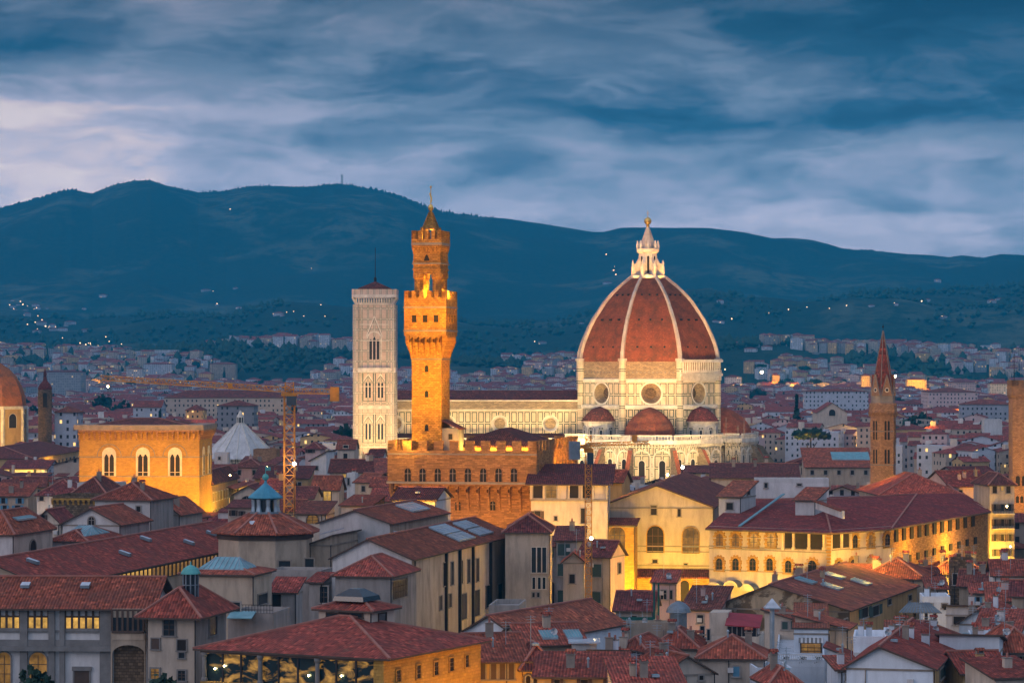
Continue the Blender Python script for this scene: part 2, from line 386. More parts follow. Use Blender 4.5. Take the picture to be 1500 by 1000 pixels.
# ---------------------------------------------------------------- windows (one shared mesh for each kind and size)
WC = {}
def arch_pts(w, h, n=8, pointed=False):
    r = w/2; pts = [(-r, 0), (r, 0)]
    if pointed:
        hs = h-w*.9
        for i in range(n+1):
            t = i/n; pts.append((r-2*r*t*.5 if t < 1 else 0, hs+(h-hs)*math.sin(t*math.pi/2)))
        for i in range(1, n+1):
            t = 1-i/n; pts.append((-(r-r*t), hs+(h-hs)*math.sin(t*math.pi/2)))
    else:
        hs = h-r
        for i in range(n+1):
            a = math.pi*i/n; pts.append((r*math.cos(a), hs+r*math.sin(a)))
    return pts
def window(w, h, style, frame='sash'):
    w = round(w, 1) or .3; h = round(h, 1) or .5; key = (w, h, style, frame)
    if key in WC: return WC[key]
    m = MB(); pane = 'lit' if 'lit' in style else ('glass' if 'glass' in style else 'void')
    if 'dim' in style: pane = 'litd'
    t = .14 if 'thin' in style else .2
    if 'arch' in style or 'gothic' in style:
        n = 8; A = arch_pts(w, h, n, 'gothic' in style); o = arch_pts(w+2*t, h+t, n, 'gothic' in style)
        m.poly([(x, -.05, z) for x, z in A], pane)
        for i in range(len(A)):
            j = (i+1) % len(A)
            m.poly([(A[i][0], -.2, A[i][1]), (A[j][0], -.2, A[j][1]), (o[j][0], -.2, o[j][1]), (o[i][0], -.2, o[i][1])][::-1], frame)
            m.poly([(A[i][0], -.05, A[i][1]), (A[j][0], -.05, A[j][1]), (A[j][0], -.2, A[j][1]), (A[i][0], -.2, A[i][1])], frame)
            m.poly([(o[i][0], -.2, o[i][1]), (o[j][0], -.2, o[j][1]), (o[j][0], .1, o[j][1]), (o[i][0], .1, o[i][1])], frame)
    else:
        m.poly([(-w/2,-.05,0),(w/2,-.05,0),(w/2,-.05,h),(-w/2,-.05,h)], pane)
        for a, b in (((-w/2-t,-.16,0),(-w/2,.05,h)), ((w/2,-.16,0),(w/2+t,.05,h)), ((-w/2-t,-.16,h),(w/2+t,.05,h+t)), ((-w/2-t*1.6,-.25,-t),(w/2+t*1.6,.05,0))):
            m.box(a, b, frame)
    if 'mull' in style:
        m.box((-.05,-.12,0),(.05,-.04,h*.97), 'sash'); m.box((-w/2,-.11,h*.6),(w/2,-.045,h*.6+.09), 'sash')
    if 'grid' in style:
        k = max(2, int(w/.9))
        for i in range(1, k): m.box((-w/2+w*i/k-.05,-.12,0),(-w/2+w*i/k+.05,-.04,h*.9), 'wood')
        for i in (.33, .62): m.box((-w/2,-.11,h*i),(w/2,-.045,h*i+.1), 'wood')
    for s_, mt in (('shw','wood'),('shg','shg'),('shb','shb')):
        if s_ in style:
            if 'closed' in style: m.box((-w/2,-.12,0),(w/2,-.05,h), mt)
            else:
                m.box((-w-.05,-.13,0),(-w/2-.04,-.17,h), mt); m.box((w/2+.04,-.13,0),(w+.05,-.17,h), mt)
    WC[key] = m.mesh('window'); return WC[key]
# ---------------------------------------------------------------- houses
BL = []
class Bd: pass
def roof_z(b, u, v):
    w, d, r = b.w, b.d, b.rise; t = b.roof
    if t == 'gy': return b.z+r*(1-abs(u-w*b.rp)/(w*b.rp if u < w*b.rp else w*(1-b.rp)))
    if t == 'gx': return b.z+r*(1-abs(v-d/2)/(d/2))
    if t == 'hip': return b.z+r*min(1, min(u, w-u, v, d-v)/(min(w, d)/2))
    if t == 'sf': return b.z+r*v/d
    if t == 'sb': return b.z+r*(1-v/d)
    if t == 'sr': return b.z+r*(1-u/w)
    if t == 'sl': return b.z+r*u/w
    return b.z+.1
def roof_polys(t, w, d, z, r, o, rp=.5):
    if t == 'gy':
        s1, s2 = r/(w*rp), r/(w*(1-rp)); x = w*rp
        return [[(-o,-o,z-o*s1),(x,-o,z+r),(x,d+o,z+r),(-o,d+o,z-o*s1)][::1], [(x,-o,z+r),(w+o,-o,z-o*s2),(w+o,d+o,z-o*s2),(x,d+o,z+r)]]
    if t == 'gx':
        s = r/(d/2)
        return [[(-o,-o,z-o*s),(w+o,-o,z-o*s),(w+o,d/2,z+r),(-o,d/2,z+r)], [(w+o,d+o,z-o*s),(-o,d+o,z-o*s),(-o,d/2,z+r),(w+o,d/2,z+r)]]
    if t == 'hip':
        k = min(w, d)/2; s = r/k; e = z-o*s; A, B_, C, D = (-o,-o,e),(w+o,-o,e),(w+o,d+o,e),(-o,d+o,e)
        if w >= d: p, q_ = (k,d/2,z+r),(w-k,d/2,z+r); return [[A,B_,q_,p],[B_,C,q_],[C,D,p,q_],[D,A,p]]
        p, q_ = (w/2,k,z+r),(w/2,d-k,z+r); return [[A,B_,p],[B_,C,q_,p],[C,D,q_],[D,A,p,q_]]
    if t == 'sf': s = r/d; return [[(-o,-o,z-o*s),(w+o,-o,z-o*s),(w+o,d+o,z+r+o*s),(-o,d+o,z+r+o*s)]]
    if t == 'sb': s = r/d; return [[(-o,-o,z+r+o*s),(w+o,-o,z+r+o*s),(w+o,d+o,z-o*s),(-o,d+o,z-o*s)]]
    if t == 'sr': s = r/w; return [[(-o,-o,z+r+o*s),(w+o,-o,z-o*s),(w+o,d+o,z-o*s),(-o,d+o,z+r+o*s)]]
    if t == 'sl': s = r/w; return [[(-o,-o,z-o*s),(w+o,-o,z+r+o*s),(w+o,d+o,z+r+o*s),(-o,d+o,z-o*s)]]
    return [[(-.05,-.05,z+.06),(w+.05,-.05,z+.06),(w+.05,d+.05,z+.06),(-.05,d+.05,z+.06)]]
def wall_mesh(t, w, d, z, r, wm, rp=.5, mF=None, mR=None, z0=0.):
    m = MB(); zf = {'gy': None}.get(t, None)
    zz = {'sf': (z,z,z+r,z+r), 'sb': (z+r,z+r,z,z), 'sr': (z+r,z,z,z+r), 'sl': (z,z+r,z+r,z)}.get(t, (z,z,z,z))  # corner heights FL FR BR BL
    F_ = [(0,0,z0),(w,0,z0),(w,0,zz[1]),(0,0,zz[0])]; Bk = [(w,d,z0),(0,d,z0),(0,d,zz[3]),(w,d,zz[2])]
    Rr = [(w,0,z0),(w,d,z0),(w,d,zz[2]),(w,0,zz[1])]; Lf = [(0,d,z0),(0,0,z0),(0,0,zz[0]),(0,d,zz[3])]
    if t == 'gy': F_.insert(3, (w*rp,0,z+r)); Bk.insert(3, (w*rp,d,z+r))
    if t == 'gx': Rr.insert(3, (w,d/2,z+r)); Lf.insert(3, (0,d/2,z+r))
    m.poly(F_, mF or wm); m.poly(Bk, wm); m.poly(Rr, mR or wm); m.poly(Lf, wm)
    if t == 'flat': m.poly([(0,0,z),(w,0,z),(w,d,z),(0,d,z)], wm)
    return m
def caps(polys, mat='cap', w=.34):
    """ridge and hip tiles where two slopes meet"""
    m = MB(); E = {}
    for p in polys:
        for i in range(len(p)):
            a, b = p[i], p[(i+1) % len(p)]; k = tuple(sorted((tuple(round(c, 2) for c in a), tuple(round(c, 2) for c in b))))
            E.setdefault(k, []).append(1)
    for (a, b), c in E.items():
        if len(c) > 1: m.beam((a[0],a[1],a[2]+.08), (b[0],b[1],b[2]+.08), w, mat, .22)
    return m
def B(label, x0, x1, py, Y, rot, dep, roof='hip', rise=2.5, wm='cream', rm='roof', wins=(), over=.6, rp=.5, name='house', cat='house', side=None, mF=None, mR=None, auto=None, chim=0, group=None, ant=0, ridge=True, z0=0., eaves=True):
    """x0, x1: photo columns of the front's ends; py, Y: row and distance of the eave at the nearer front corner"""
    b = Bd(); r = R(rot); c, s = math.cos(r), math.sin(r); b.z = zat(py, Y)
    if rot <= 0:
        Cx, Cy = (x1-750)*Y/F, Y; t = (x0-750)/F; w = (t*Cy-Cx)/(-c+t*s); O = V((Cx-w*c, Cy-w*s, 0)); E0 = (Cx, Cy); ps = side
    else:
        Cx, Cy = (x0-750)*Y/F, Y; t = (x1-750)/F; w = (t*Cy-Cx)/(c-t*s); O = V((Cx, Cy, 0)); E0 = (Cx, Cy)
    if side is not None:
        t = (side-750)/F; dep = (t*E0[1]-E0[0])/(-s-t*c)
    w, d = abs(w), abs(dep); b.w, b.d, b.roof, b.rise, b.rp, b.O, b.c, b.s, b.r = w, d, roof, rise, rp, O, c, s, r
    root = thing(name, label, cat, O, r, group); b.root = root; BL.append(b)
    o = wall_mesh(roof, w, d, b.z, rise, wm, rp, mF, mR, z0).build('wall', root)
    if roof != 'flat':
        pl = roof_polys(roof, w, d, b.z, rise, over, rp); m = MB()
        for p in pl: m.prism([(x, y, z+.12) for x, y, z in p], .24, rm, 'wood')
        ro = m.build('roof', root)
        if ridge and roof in ('hip', 'gy', 'gx'): caps([[(x, y, z+.12) for x, y, z in p] for p in pl]).build('ridge_cap', ro)
        if eaves and Y < 620:
            m = MB(); m.box((-.12,-.12,b.z-.45),(w+.12,-.002,b.z-.2), 'ledge'); m.box((w+.002,-.12,b.z-.45),(w+.12,d,b.z-.2), 'ledge')
            m.beam((w+.15,-.22,b.z-.3),(w+.15,-.22,max(z0, b.z-14)), .13, 'iron'); m.build('gutter', ro)
    else:
        m = MB()
        for a, e in (((0,-.02,b.z-.2),(w,.25,b.z+.8)), ((0,d-.25,b.z-.2),(w,d+.02,b.z+.8)), ((-.02,.25,b.z-.2),(.25,d-.25,b.z+.8)), ((w-.25,.25,b.z-.2),(w+.02,d-.25,b.z+.8))): m.box(a, e, wm)
        m.build('parapet', root)
    for q_ in wins: pwin(b, *q_)
    if auto: autowin(b, auto)
    rg = random.Random(int(abs(x0*7+py*13+Y)))
    for i in range(chim):
        u, v = w*rg.uniform(.15, .85), d*rg.uniform(.15, .7); zz = roof_z(b, u, v); m = MB()
        a = rg.uniform(.35, .6); h = rg.uniform(1., 1.9)
        m.box((-a,-.35,-.8),(a,.35,h), wm if rg.random() < .6 else 'ledge'); m.box((-a-.1,-.45,h),(a+.1,.45,h+.1), 'ledge')
        if rg.random() < .6:
            m.prism([(-a-.15,-.5,h+.5),(a+.15,-.5,h+.5),(a+.15,0,h+.8),(-a-.15,0,h+.8)], .1, 'roof'); m.prism([(a+.15,.5,h+.5),(-a-.15,.5,h+.5),(-a-.15,0,h+.8),(a+.15,0,h+.8)], .1, 'roof')
            for sx in (-a+.05, a-.05): m.box((sx-.05,-.3,h+.1),(sx+.05,.3,h+.5), 'ledge')
        else:
            m.rings([(.18,h+.1),(.16,h+.7)], 7, 'cap')
        m.build('chimney', root, loc=(u, v, zz))
    if name == 'house' and Y < 640:                         # the small things bolted to roofs and walls
        for i in range(rg.choice((0, 0, 1))):
            u, v = w*rg.uniform(.15, .85), d*rg.uniform(.08, .35); zz = roof_z(b, u, v); m = MB(); m.beam((0,0,-.3),(0,0,.9), .07, 'zinc')
            n = 10; a = [(.5*math.cos(6.283*k/n), -.12, .9+.5*math.sin(6.283*k/n)) for k in range(n)]
            for k in range(n): m.poly([a[k], a[(k+1) % n], (0, .08, .9)], rg.choice(('white', 'zinc')))
            m.beam((0,0,.6),(0,-.5,.9), .04, 'zinc'); o = m.build('satellite_dish', root, loc=(u, v, zz)); o.rotation_euler[2] = rg.uniform(-.9, .9)
        if rg.random() < .6:
            u = w*rg.uniform(.2, .8); v = d*rg.uniform(.15, .4); zz = roof_z(b, u, v); m = MB(); m.rings([(.14,-.3),(.14,1.1)], 7, 'zinc'); m.rings([(.22,1.1),(.2,1.25),(.05,1.4)], 7, 'zinc'); m.build('flue', root, loc=(u, v, zz))
        if rg.random() < .5 and roof != 'flat':
            u = w*rg.uniform(.25, .75); v = d*.22; zz = roof_z(b, u, v)+.2; m = MB(); m.box((-.45,-.5,0),(.45,.5,.28), 'zinc'); m.box((-.36,-.4,.28),(.36,.4,.31), 'skyl'); m.build('roof_window', root, loc=(u, v, zz))
        if rg.random() < .5: m = MB(); u = w*rg.uniform(.1, .9); m.box((u-.4,-.4,b.z-2.2),(u+.4,-.02,b.z-1.5), 'white'); m.build('air_conditioner', root)
        if rg.random() < .7: u = w*rg.uniform(.05, .95); m = MB(); m.beam((u,-.12,0),(u,-.12,b.z-.3), .12, rg.choice(('iron','ledge','zinc'))); m.build('drainpipe', root)
    if name == 'house' and Y < 560 and not ant and rg.random() < .55: ant = 1
    for i in range(ant):
        u, v = w*rg.uniform(.2, .8), d*rg.uniform(.1, .5); zz = roof_z(b, u, v); m = MB(); h = rg.uniform(2.5, 5)
        m.beam((0,0,-.3),(0,0,h), .07, 'zinc')
        for k in range(3): m.beam((-.7+.1*k,0,h-.2-.35*k),(.7-.1*k,0,h-.2-.35*k), .045, 'zinc')
        m.beam((0,-.6,h-.5),(0,.6,h-.5), .045, 'zinc'); m.build('antenna', root, loc=(u, v, zz))
    return b
def pwin(b, face, x0, y0, x1, y1, style='dark', frame='sash', nm='window'):
    """a window given by its box in the photo, laid on the wall by intersecting the wall's plane"""
    c, s = b.c, b.s
    def hit(px, py):
        t = (px-750)/F
        if face == 'F': o = b.O; d = (c, s)
        elif face == 'R': o = b.O+V((c*b.w, s*b.w, 0)); d = (-s, c)
        else: o = b.O; d = (-s, c)
        u = (t*o.y-o.x)/(d[0]-t*d[1]); Y = o.y+u*d[1]; return u, zat(py, Y)
    (ua, za), (ub, zb) = hit(x0, y1), hit(x1, y1); _, zt = hit(x1, y0)
    w, h = abs(ub-ua), abs(zt-zb); u = (ua+ub)/2; z = min(za, zb)
    return wput(b, face, u, z, w, h, style, frame, nm)
def wput(b, face, u, z, w, h, style, frame='sash', nm='window'):
    loc, rt = {'F': ((u, 0, z), 0), 'R': ((b.w, u, z), R(90)), 'L': ((0, u, z), R(-90))}[face]
    return link(nm, window(w, h, style, frame), b.root, loc, rt)
def autowin(b, spec):
    """spec: [(face, floors, spacing, w, h, style, first drop below the eave)]"""
    for face, nf, sp, w, h, style, drop in spec:
        L = b.w if face == 'F' else b.d; n = max(1, int(L/sp))
        for k in range(nf):
            z = b.z-drop-h-k*3.6
            if z < 1: break
            for i in range(n): wput(b, face, L*(i+.5)/n, z, w, h, style)
def row(face, xs, y0, y1, wpx, style, frame='sash'): return [(face, x-wpx/2, y0, x+wpx/2, y1, style, frame) for x in xs]
# ================================================================ terrain
def interp(tab, x):
    if x <= tab[0][0]: return tab[0][1]
    for (a, p), (b, q_) in zip(tab, tab[1:]):
        if x <= b:
            t = (x-a)/(b-a); return p+(q_-p)*t
    return tab[-1][1]
RA = [(-900,515),(0,517),(120,521),(300,512),(420,505),(520,514),(640,533),(760,538),(880,530),(1000,514),(1060,506),(1130,503),(1200,512),(1280,515),(1400,520),(1500,518),(2600,515)]
RB = [(-900,470),(0,462),(120,470),(230,462),(330,470),(420,450),(500,455),(600,470),(700,476),(820,468),(900,448),(1000,424),(1040,421),(1085,434),(1130,441),(1175,444),(1215,440),(1250,428),(1300,424),(1350,425),(1420,424),(1500,418),(2600,430)]
RC = [(-900,330),(-100,325),(0,307),(60,291),(90,282),(105,280),(135,287),(170,273),(200,267),(220,267),(245,275),(290,285),(330,283),(370,275),(390,274),(430,276),(460,275),(490,270),(510,270),(560,277),(590,286),(610,295),(640,306),(720,320),(800,335),(870,349),(885,350),(910,345),(948,343),(1010,343),(1060,346),(1095,347),(1130,353),(1190,356),(1230,364),(1270,365),(1330,375),(1390,380),(1410,377),(1440,380),(1465,375),(1500,375),(1800,380),(2600,390)]
def sm(t): return t*t*(3-2*t)
def terrain(u, Y):
    za, zb, zc = (EYE-(interp(t, u)-HOR)*y/F for t, y in ((RA, 5200), (RB, 7600), (RC, 11000)))
    K = [(2700, 0), (4000, 6), (4450, 14), (5200, za), (5900, za-6), (7600, zb), (8200, zb-10), (11000, zc), (12500, zc-220), (15000, zc-500)]
    if Y >= K[-1][0]: return K[-1][1]
    for (a, p), (b, q_) in zip(K, K[1:]):
        if Y <= b:
            t = max(0, (Y-a)/(b-a)); z = p+(q_-p)*sm(t)
            x = (u-750)*Y/F
            am = min(1, max(0, (Y-4300)/1500))
            # relief that fades at the measured ridges so that their outline holds
            near = min(abs(Y-y) for y in (5200, 7600, 11000))/900
            am *= min(1, .08+near)
            n = noise.noise(V((x/900, Y/900, 0)))*80+noise.noise(V((x/300, Y/420, 3)))*38+noise.noise(V((x/110, Y/150, 5)))*9
            return z+n*am
def ter_z(x, Y): return terrain(750+x*F/Y, Y)
def build_hills():
    us = [-2600+i*120 for i in range(22)]+[-0+i*1.35-20 for i in range(0, 1142)]+[1560+i*120 for i in range(24)]
    us = sorted(us); Ys = [2700, 3300, 4000]+[4150+i*75 for i in range(0, 30)]+[6450+i*95 for i in range(0, 24)]+[8760+i*85 for i in range(0, 27)]+[11100, 11300, 11700, 12300]
    vs = []; rg = random.Random(3)
    for Y in Ys:
        for u in us:
            z = terrain(u, Y)
            if -30 < u < 1530 and min(abs(Y-5200), abs(Y-7600), abs(Y-11000)) < 130: z += (noise.noise(V((u*.55, Y/40, 0)))+.5*noise.noise(V((u*1.4, Y/30, 9))))*(5.0+.0008*Y)*.55*(1.0 if Y < 8000 else 2.0)
            vs.append(((u-750)*Y/F, Y, z+.3))
    n = len(us); fs = [(j*n+i, j*n+i+1, (j+1)*n+i+1, (j+1)*n+i) for j in range(len(Ys)-1) for i in range(n-1)]
    me = bpy.data.meshes.new('hills'); me.from_pydata(vs, [], fs)
    m, q, b = newmat('wooded_hillside', .95, .05); o = objc(q)
    g = q.noise(o, .0022, 5, .6); k = q.noise(o, .012, 5, .7); t = q.noise(o, .06, 4, .7)
    c = q.mix(q.mr(t, .3, .7), (.012, .024, .020), (.032, .050, .034))
    c = q.mix(q.m('MULTIPLY', q.mr(g, .5, .62), q.mr(k, .42, .56)), c, (.095, .105, .07))
    q.put(b.inputs['Base Color'], c); me.materials.append(m)
    me.polygons.foreach_set('use_smooth', [True]*len(fs))
    o = link('hills', me); o['kind'] = 'structure'
build_hills()
g = MB(); g.poly([(-9000,-400,0),(9000,-400,0),(9000,12300,0),(-9000,12300,0)], 'asph'); g.build('ground')['kind'] = 'structure'

# ================================================================ cathedral
def hole_wall(m, A, Bp, z0, z1, cu, cz, r, depth, r2, mat, fun='raw', n=24):
    """a wall from A to B with a round splayed window sunk into it"""
    A, Bp = V((*A, 0)), V((*Bp, 0)); L = (Bp-A).length; d = (Bp-A)/L; nrm = V((d.y, -d.x, 0))
    pt = lambda u, z, k=0.: tuple(A+d*u-nrm*k+V((0, 0, z)))
    cir, rec = [], []
    for i in range(n):
        a = 2*math.pi*(i+.5)/n; cx, cz_ = math.cos(a), math.sin(a); cir.append((cu+r*cx, cz+r*cz_))
        s = min((L-cu)/cx if cx > 1e-6 else 1e9, cu/-cx if cx < -1e-6 else 1e9, (z1-cz)/cz_ if cz_ > 1e-6 else 1e9, (cz-z0)/-cz_ if cz_ < -1e-6 else 1e9)
        rec.append((cu+s*cx, cz+s*cz_))
    cs = [(L, z1), (0, z1), (0, z0), (L, z0)]
    for i in range(n):
        j = (i+1) % n; p, q_ = rec[i], rec[j]; poly = [cir[i], p]
        for c in cs:
            if (abs(p[0]-c[0]) < 1e-5) != (abs(p[1]-c[1]) < 1e-5) and (abs(q_[0]-c[0]) < 1e-5) != (abs(q_[1]-c[1]) < 1e-5) and abs(p[0]-q_[0]) > 1e-5 and abs(p[1]-q_[1]) > 1e-5: poly.append(c)
        poly += [q_, cir[j]]; m.poly([pt(*x) for x in poly], mat)
    f = MB()
    for i in range(n):
        a, b_ = 2*math.pi*(i+.5)/n, 2*math.pi*(i+1.5)/n
        P_ = lambda rr, an, k: pt(cu+rr*math.cos(an), cz+rr*math.sin(an), k)
        f.poly([P_(r, a, 0), P_(r, b_, 0), P_(r2, b_, depth), P_(r2, a, depth)], fun)
        f.poly([P_(r*1.13, a, -.25), P_(r*1.13, b_, -.25), P_(r*.97, b_, -.25), P_(r*.97, a, -.25)], 'mplain')
        f.poly([P_(r*1.13, a, -.25), P_(r*1.13, b_, -.25), P_(r*1.13, b_, .1), P_(r*1.13, a, .1)], 'green')
        f.poly([P_(r*.97, a, -.25), P_(r*.97, b_, -.25), P_(r*.97, b_, .1), P_(r*.97, a, .1)], 'mplain')
    g_ = MB(); g_.poly([pt(cu+r2*math.cos(2*math.pi*i/n), cz+r2*math.sin(2*math.pi*i/n), depth) for i in range(n)], 'void')
    return f, g_
def octv(r, k): a = R(22.5+45*k); return (r*math.cos(a), r*math.sin(a))
CX, CY = 52.0, 1085.0
cath = thing('cathedral', 'white and green marble cathedral under a huge red tiled dome with white ribs', 'cathedral', (CX, CY, 0))
RF = 25.8; RC8 = RF/math.cos(R(22.5))
m = MB(); m.rings([(RC8,0),(RC8,41.2)], 8, 'mlow', 22.5, cap=False); m.build('drum_base', cath)
dr = MB(); drum_holes = []
for k in range(8):
    A, Bp = octv(RC8, k), octv(RC8, k+1); L = math.dist(A, Bp)
    f, gl = hole_wall(dr, A, Bp, 41.2, 51.6, L/2, 46.5, 3.9, 3.2, 2.1, 'mdrum'); drum_holes.append((f, gl))
dro = dr.build('drum', cath)
for f, gl in drum_holes:
    w_ = f.build('round_window', cath); g2 = MB(); g2.poly(gl.v, 'brown'); g2.build('pane', w_)
m = MB(); m.rings([(RC8-.3,51.6),(RC8-.3,58.4)], 8, 'raw', 22.5)
for k in range(8):                                           # toothing along the unfinished band
    A, Bp = octv(RC8-.3, k), octv(RC8-.3, k+1)
    for i in range(14):
        t = (i+.5)/14; x, y = A[0]+(Bp[0]-A[0])*t, A[1]+(Bp[1]-A[1])*t; a = math.atan2(y, x); m.beam((x, y, 54.4), (x*1.012, y*1.012, 54.4), .55, 'ledge')
m.build('unfinished_band', cath)
for nm, z, h, pr in (('cornice', 41.0, 1.1, 1.0), ('cornice', 51.2, .7, .45), ('cornice', 30.4, .8, .6)):
    m = MB(); m.rings([(RC8+pr*.4, z-.5), (RC8+pr, z), (RC8+pr, z+h), (RC8-.2, z+h+.2)], 8, 'mplain', 22.5, cap=False); m.build(nm, cath)
for k in range(8):
    m = MB(); x, y = octv(RC8+.1, k); m.rings([(1.35, 26), (1.35, 58.6)], 8, 'mdrum' if k != 5 else 'mdrum', 22.5, x, y); m.rings([(1.8, 58.6), (1.8, 59.6)], 8, 'rib', 22.5, x, y); m.build('corner_pilaster', cath)
# arcaded gallery on the one finished face
A, Bp = octv(RC8, 6), octv(RC8, 7); ga = MB(); dv = V((Bp[0]-A[0], Bp[1]-A[1], 0)); L = dv.length; dv /= L; nr = V((dv.y, -dv.x, 0)); a0 = V((A[0], A[1], 0))
def gpt(u, k, z): return a0+dv*u+nr*k+V((0, 0, z))
for z0, z1, k in ((53.0, 54.0, 2.0), (58.2, 59.2, 2.1), (51.4, 53.0, 1.3)):
    ga.prism([gpt(-1, 0, z1), gpt(-1, k, z1), gpt(L+1, k, z1), gpt(L+1, 0, z1)], z1-z0, 'mplain')
for i in range(17): ga.beam(gpt(.4+i*(L-.8)/16, 1.4, 54), gpt(.4+i*(L-.8)/16, 1.4, 58.2), .5, 'mplain')
ga.prism([gpt(-1, .9, 55.2), gpt(-1, 1.3, 55.2), gpt(L+1, 1.3, 55.2), gpt(L+1, .9, 55.2)], 1.2, 'mplain')
ga.build('arcaded_gallery', cath)
prof = [(25.9,58.4),(25.5,61.7),(24.6,65.1),(23.4,68.2),(22.0,71.4),(20.4,74.5),(18.3,77.6),(16.3,80.8),(13.6,84.0),(10.5,87.0),(6.6,90.2)]
k8 = 1/math.cos(R(22.5))
m = MB(); m.rings([(r*k8, z) for r, z in prof], 8, 'dome', 22.5); dome = m.build('dome', cath)
for k in range(8):
    m = MB(); a = R(22.5+45*k); pts = [V((r*k8*math.cos(a), r*k8*math.sin(a), z)) for r, z in prof]; out_ = V((math.cos(a), math.sin(a), 0))
    for p, q_ in zip(pts, pts[1:]):
        i = pts.index(p); w = 1.25-.05*i; m.beam(p+out_*.25, q_+out_*.25+(q_-p).normalized()*.3, w, 'rib', 1.5)
    m.build('dome_rib', cath)
for k in (5, 6, 4):                                            # small round vents in the sails seen
    am = R(45*k+45) if False else R(45*(k+.5)+22.5)
    for r, z in ((24.6, 63.9), (20.9, 74.2), (13.9, 83.7)):
        w = r*math.tan(R(22.5)); cd_, sd_ = math.cos(am), math.sin(am)
        for t in (-.5, 0, .5):
            m = MB(); x, y = cd_*r-sd_*w*t, sd_*r+cd_*w*t
            m.beam((x-cd_*.8, y-sd_*.8, z), (x+cd_*.45, y+sd_*.45, z), .75, 'void', .7); m.build('vent', dome)
lan = MB(); lan.rings([(6.9,89.6),(7.3,90.4),(7.3,91.3)], 8, 'mplain', 22.5); lan.rings([(3.6,91.3),(3.6,99.8),(4.5,100.4),(4.6,101.5),(4.0,101.6)], 8, 'mplain', 22.5)
lano = lan.build('lantern', cath)
for k in range(8):
    a = R(22.5+45*k); c, s = math.cos(a), math.sin(a); m = MB()
    t_ = V((-s, c, 0))*.45
    pr = [(3.3, 91.3), (6.6, 91.3), (6.6, 94.6), (6.0, 95.6), (5.0, 95.9), (4.2, 97.2), (3.3, 98.6)]
    A_ = [V((r*c, r*s, z))-t_ for r, z in pr]; B_ = [V((r*c, r*s, z))+t_ for r, z in pr]
    m.poly(A_, 'mplain'); m.poly(B_[::-1], 'mplain')
    for i in range(len(pr)): j = (i+1) % len(pr); m.poly([A_[i], B_[i], B_[j], A_[j]], 'mplain')
    m.rings([(.35,94.6),(.35,96.1),(.05,97.3)], 6, 'mplain', 0, 6.2*c, 6.2*s); m.build('buttress', lano)
    m = MB(); a2 = R(45*k); c, s = math.cos(a2), math.sin(a2); rr = 3.6*math.cos(R(22.5))
    lk = link('slit_window', window(.9, 6.6, 'archdark', 'mplain'), lano, (rr*c, rr*s, 92.2), a2+R(90))
    m.rings([(.5,101.6),(.6,102.8),(.45,103.6),(.12,104.8)], 6, 'mplain', 0, 3.9*c, 3.9*s); m.build('pinnacle', lano)
m = MB(); m.rings([(3.3,101.6),(3.0,103.4),(2.2,105.5),(1.3,108),(.6,109.9)], 8, 'rib', 22.5); m.build('lantern_cone', lano)
m = MB(); m.rings([(.5,109.9),(.8,110.3),(.45,110.7),(.95,111.1),(1.35,111.7),(1.45,112.3),(1.2,113),(.6,113.5),(.1,113.7)], 12, 'gold'); m.beam((0,0,113.6),(0,0,116.2), .16, 'gold'); m.beam((-.6,0,115.2),(.6,0,115.2), .16, 'gold'); m.build('gilt_ball', lano, smooth=True)
# nave
nx0, nx1 = -106., -25.
m = MB(); nh = []; xs = [nx0, -86.2, -66.5, -46.8, -28.]
for a, b_ in zip(xs, xs[1:]): nh.append(hole_wall(m, (a, -10.), (b_, -10.), 26, 40.2, (b_-a)/2, 34.9, 2.9, 1.2, 2.1, 'mnave', 'mplain'))
m.poly([(nx0,10,26),(nx0,-10,26),(nx0,-10,43.4),(nx0,0,47.2),(nx0,10,43.4)], 'mnave'); m.poly([(nx1,10,26),(nx0,10,26),(nx0,10,43.4),(nx1,10,43.4)], 'mnave')
m.build('nave_wall', cath)
for f, gl in nh:
    w_ = f.build('round_window', cath); g2 = MB(); g2.poly(gl.v, 'raw'); g2.build('pane', w_)
m = MB(); m.box((nx0-.5,-10.7,40.2),(nx1,-10.,43.4), 'raw'); m.box((nx0-.6,-11.1,43.4),(nx1,-10.,43.9), 'mplain'); m.box((nx0-.6,-10.9,39.9),(nx1,-10.7,40.4), 'mplain'); m.build('nave_cornice', cath)
m = MB()
for p in roof_polys('gx', nx1-nx0, 21.4, 43.6, 3.6, .3): m.prism([(x+nx0, y-10.7, z+.3) for x, y, z in p], .3, 'roofd')
m.build('nave_roof', cath)
for x in xs:
    m = MB(); m.box((x-.9,-10.5,26),(x+.9,-9.9,40.2), 'mnave'); m.build('nave_pilaster', cath)
m = MB(); m.box((nx0,-21,0),(nx1,-10.02,28.2), 'mlow'); m.build('aisle_wall', cath)
m = MB(); m.box((nx0-.4,-21.8,27.4),(nx1,-21.02,28.2), 'mplain'); m.box((nx0-.4,-21.8,29.4),(nx1,-21.3,29.8), 'mplain')
for i in range(62): x = nx0+i*1.3; m.box((x,-21.7,28.2),(x+.35,-21.4,29.4), 'mplain')
m.build('balustrade', cath)
m = MB(); m.prism([(nx0,-21.2,28.5),(nx1,-21.2,28.5),(nx1,-10.02,31.2),(nx0,-10.02,31.2)], .2, 'roofd'); m.build('aisle_roof', cath)
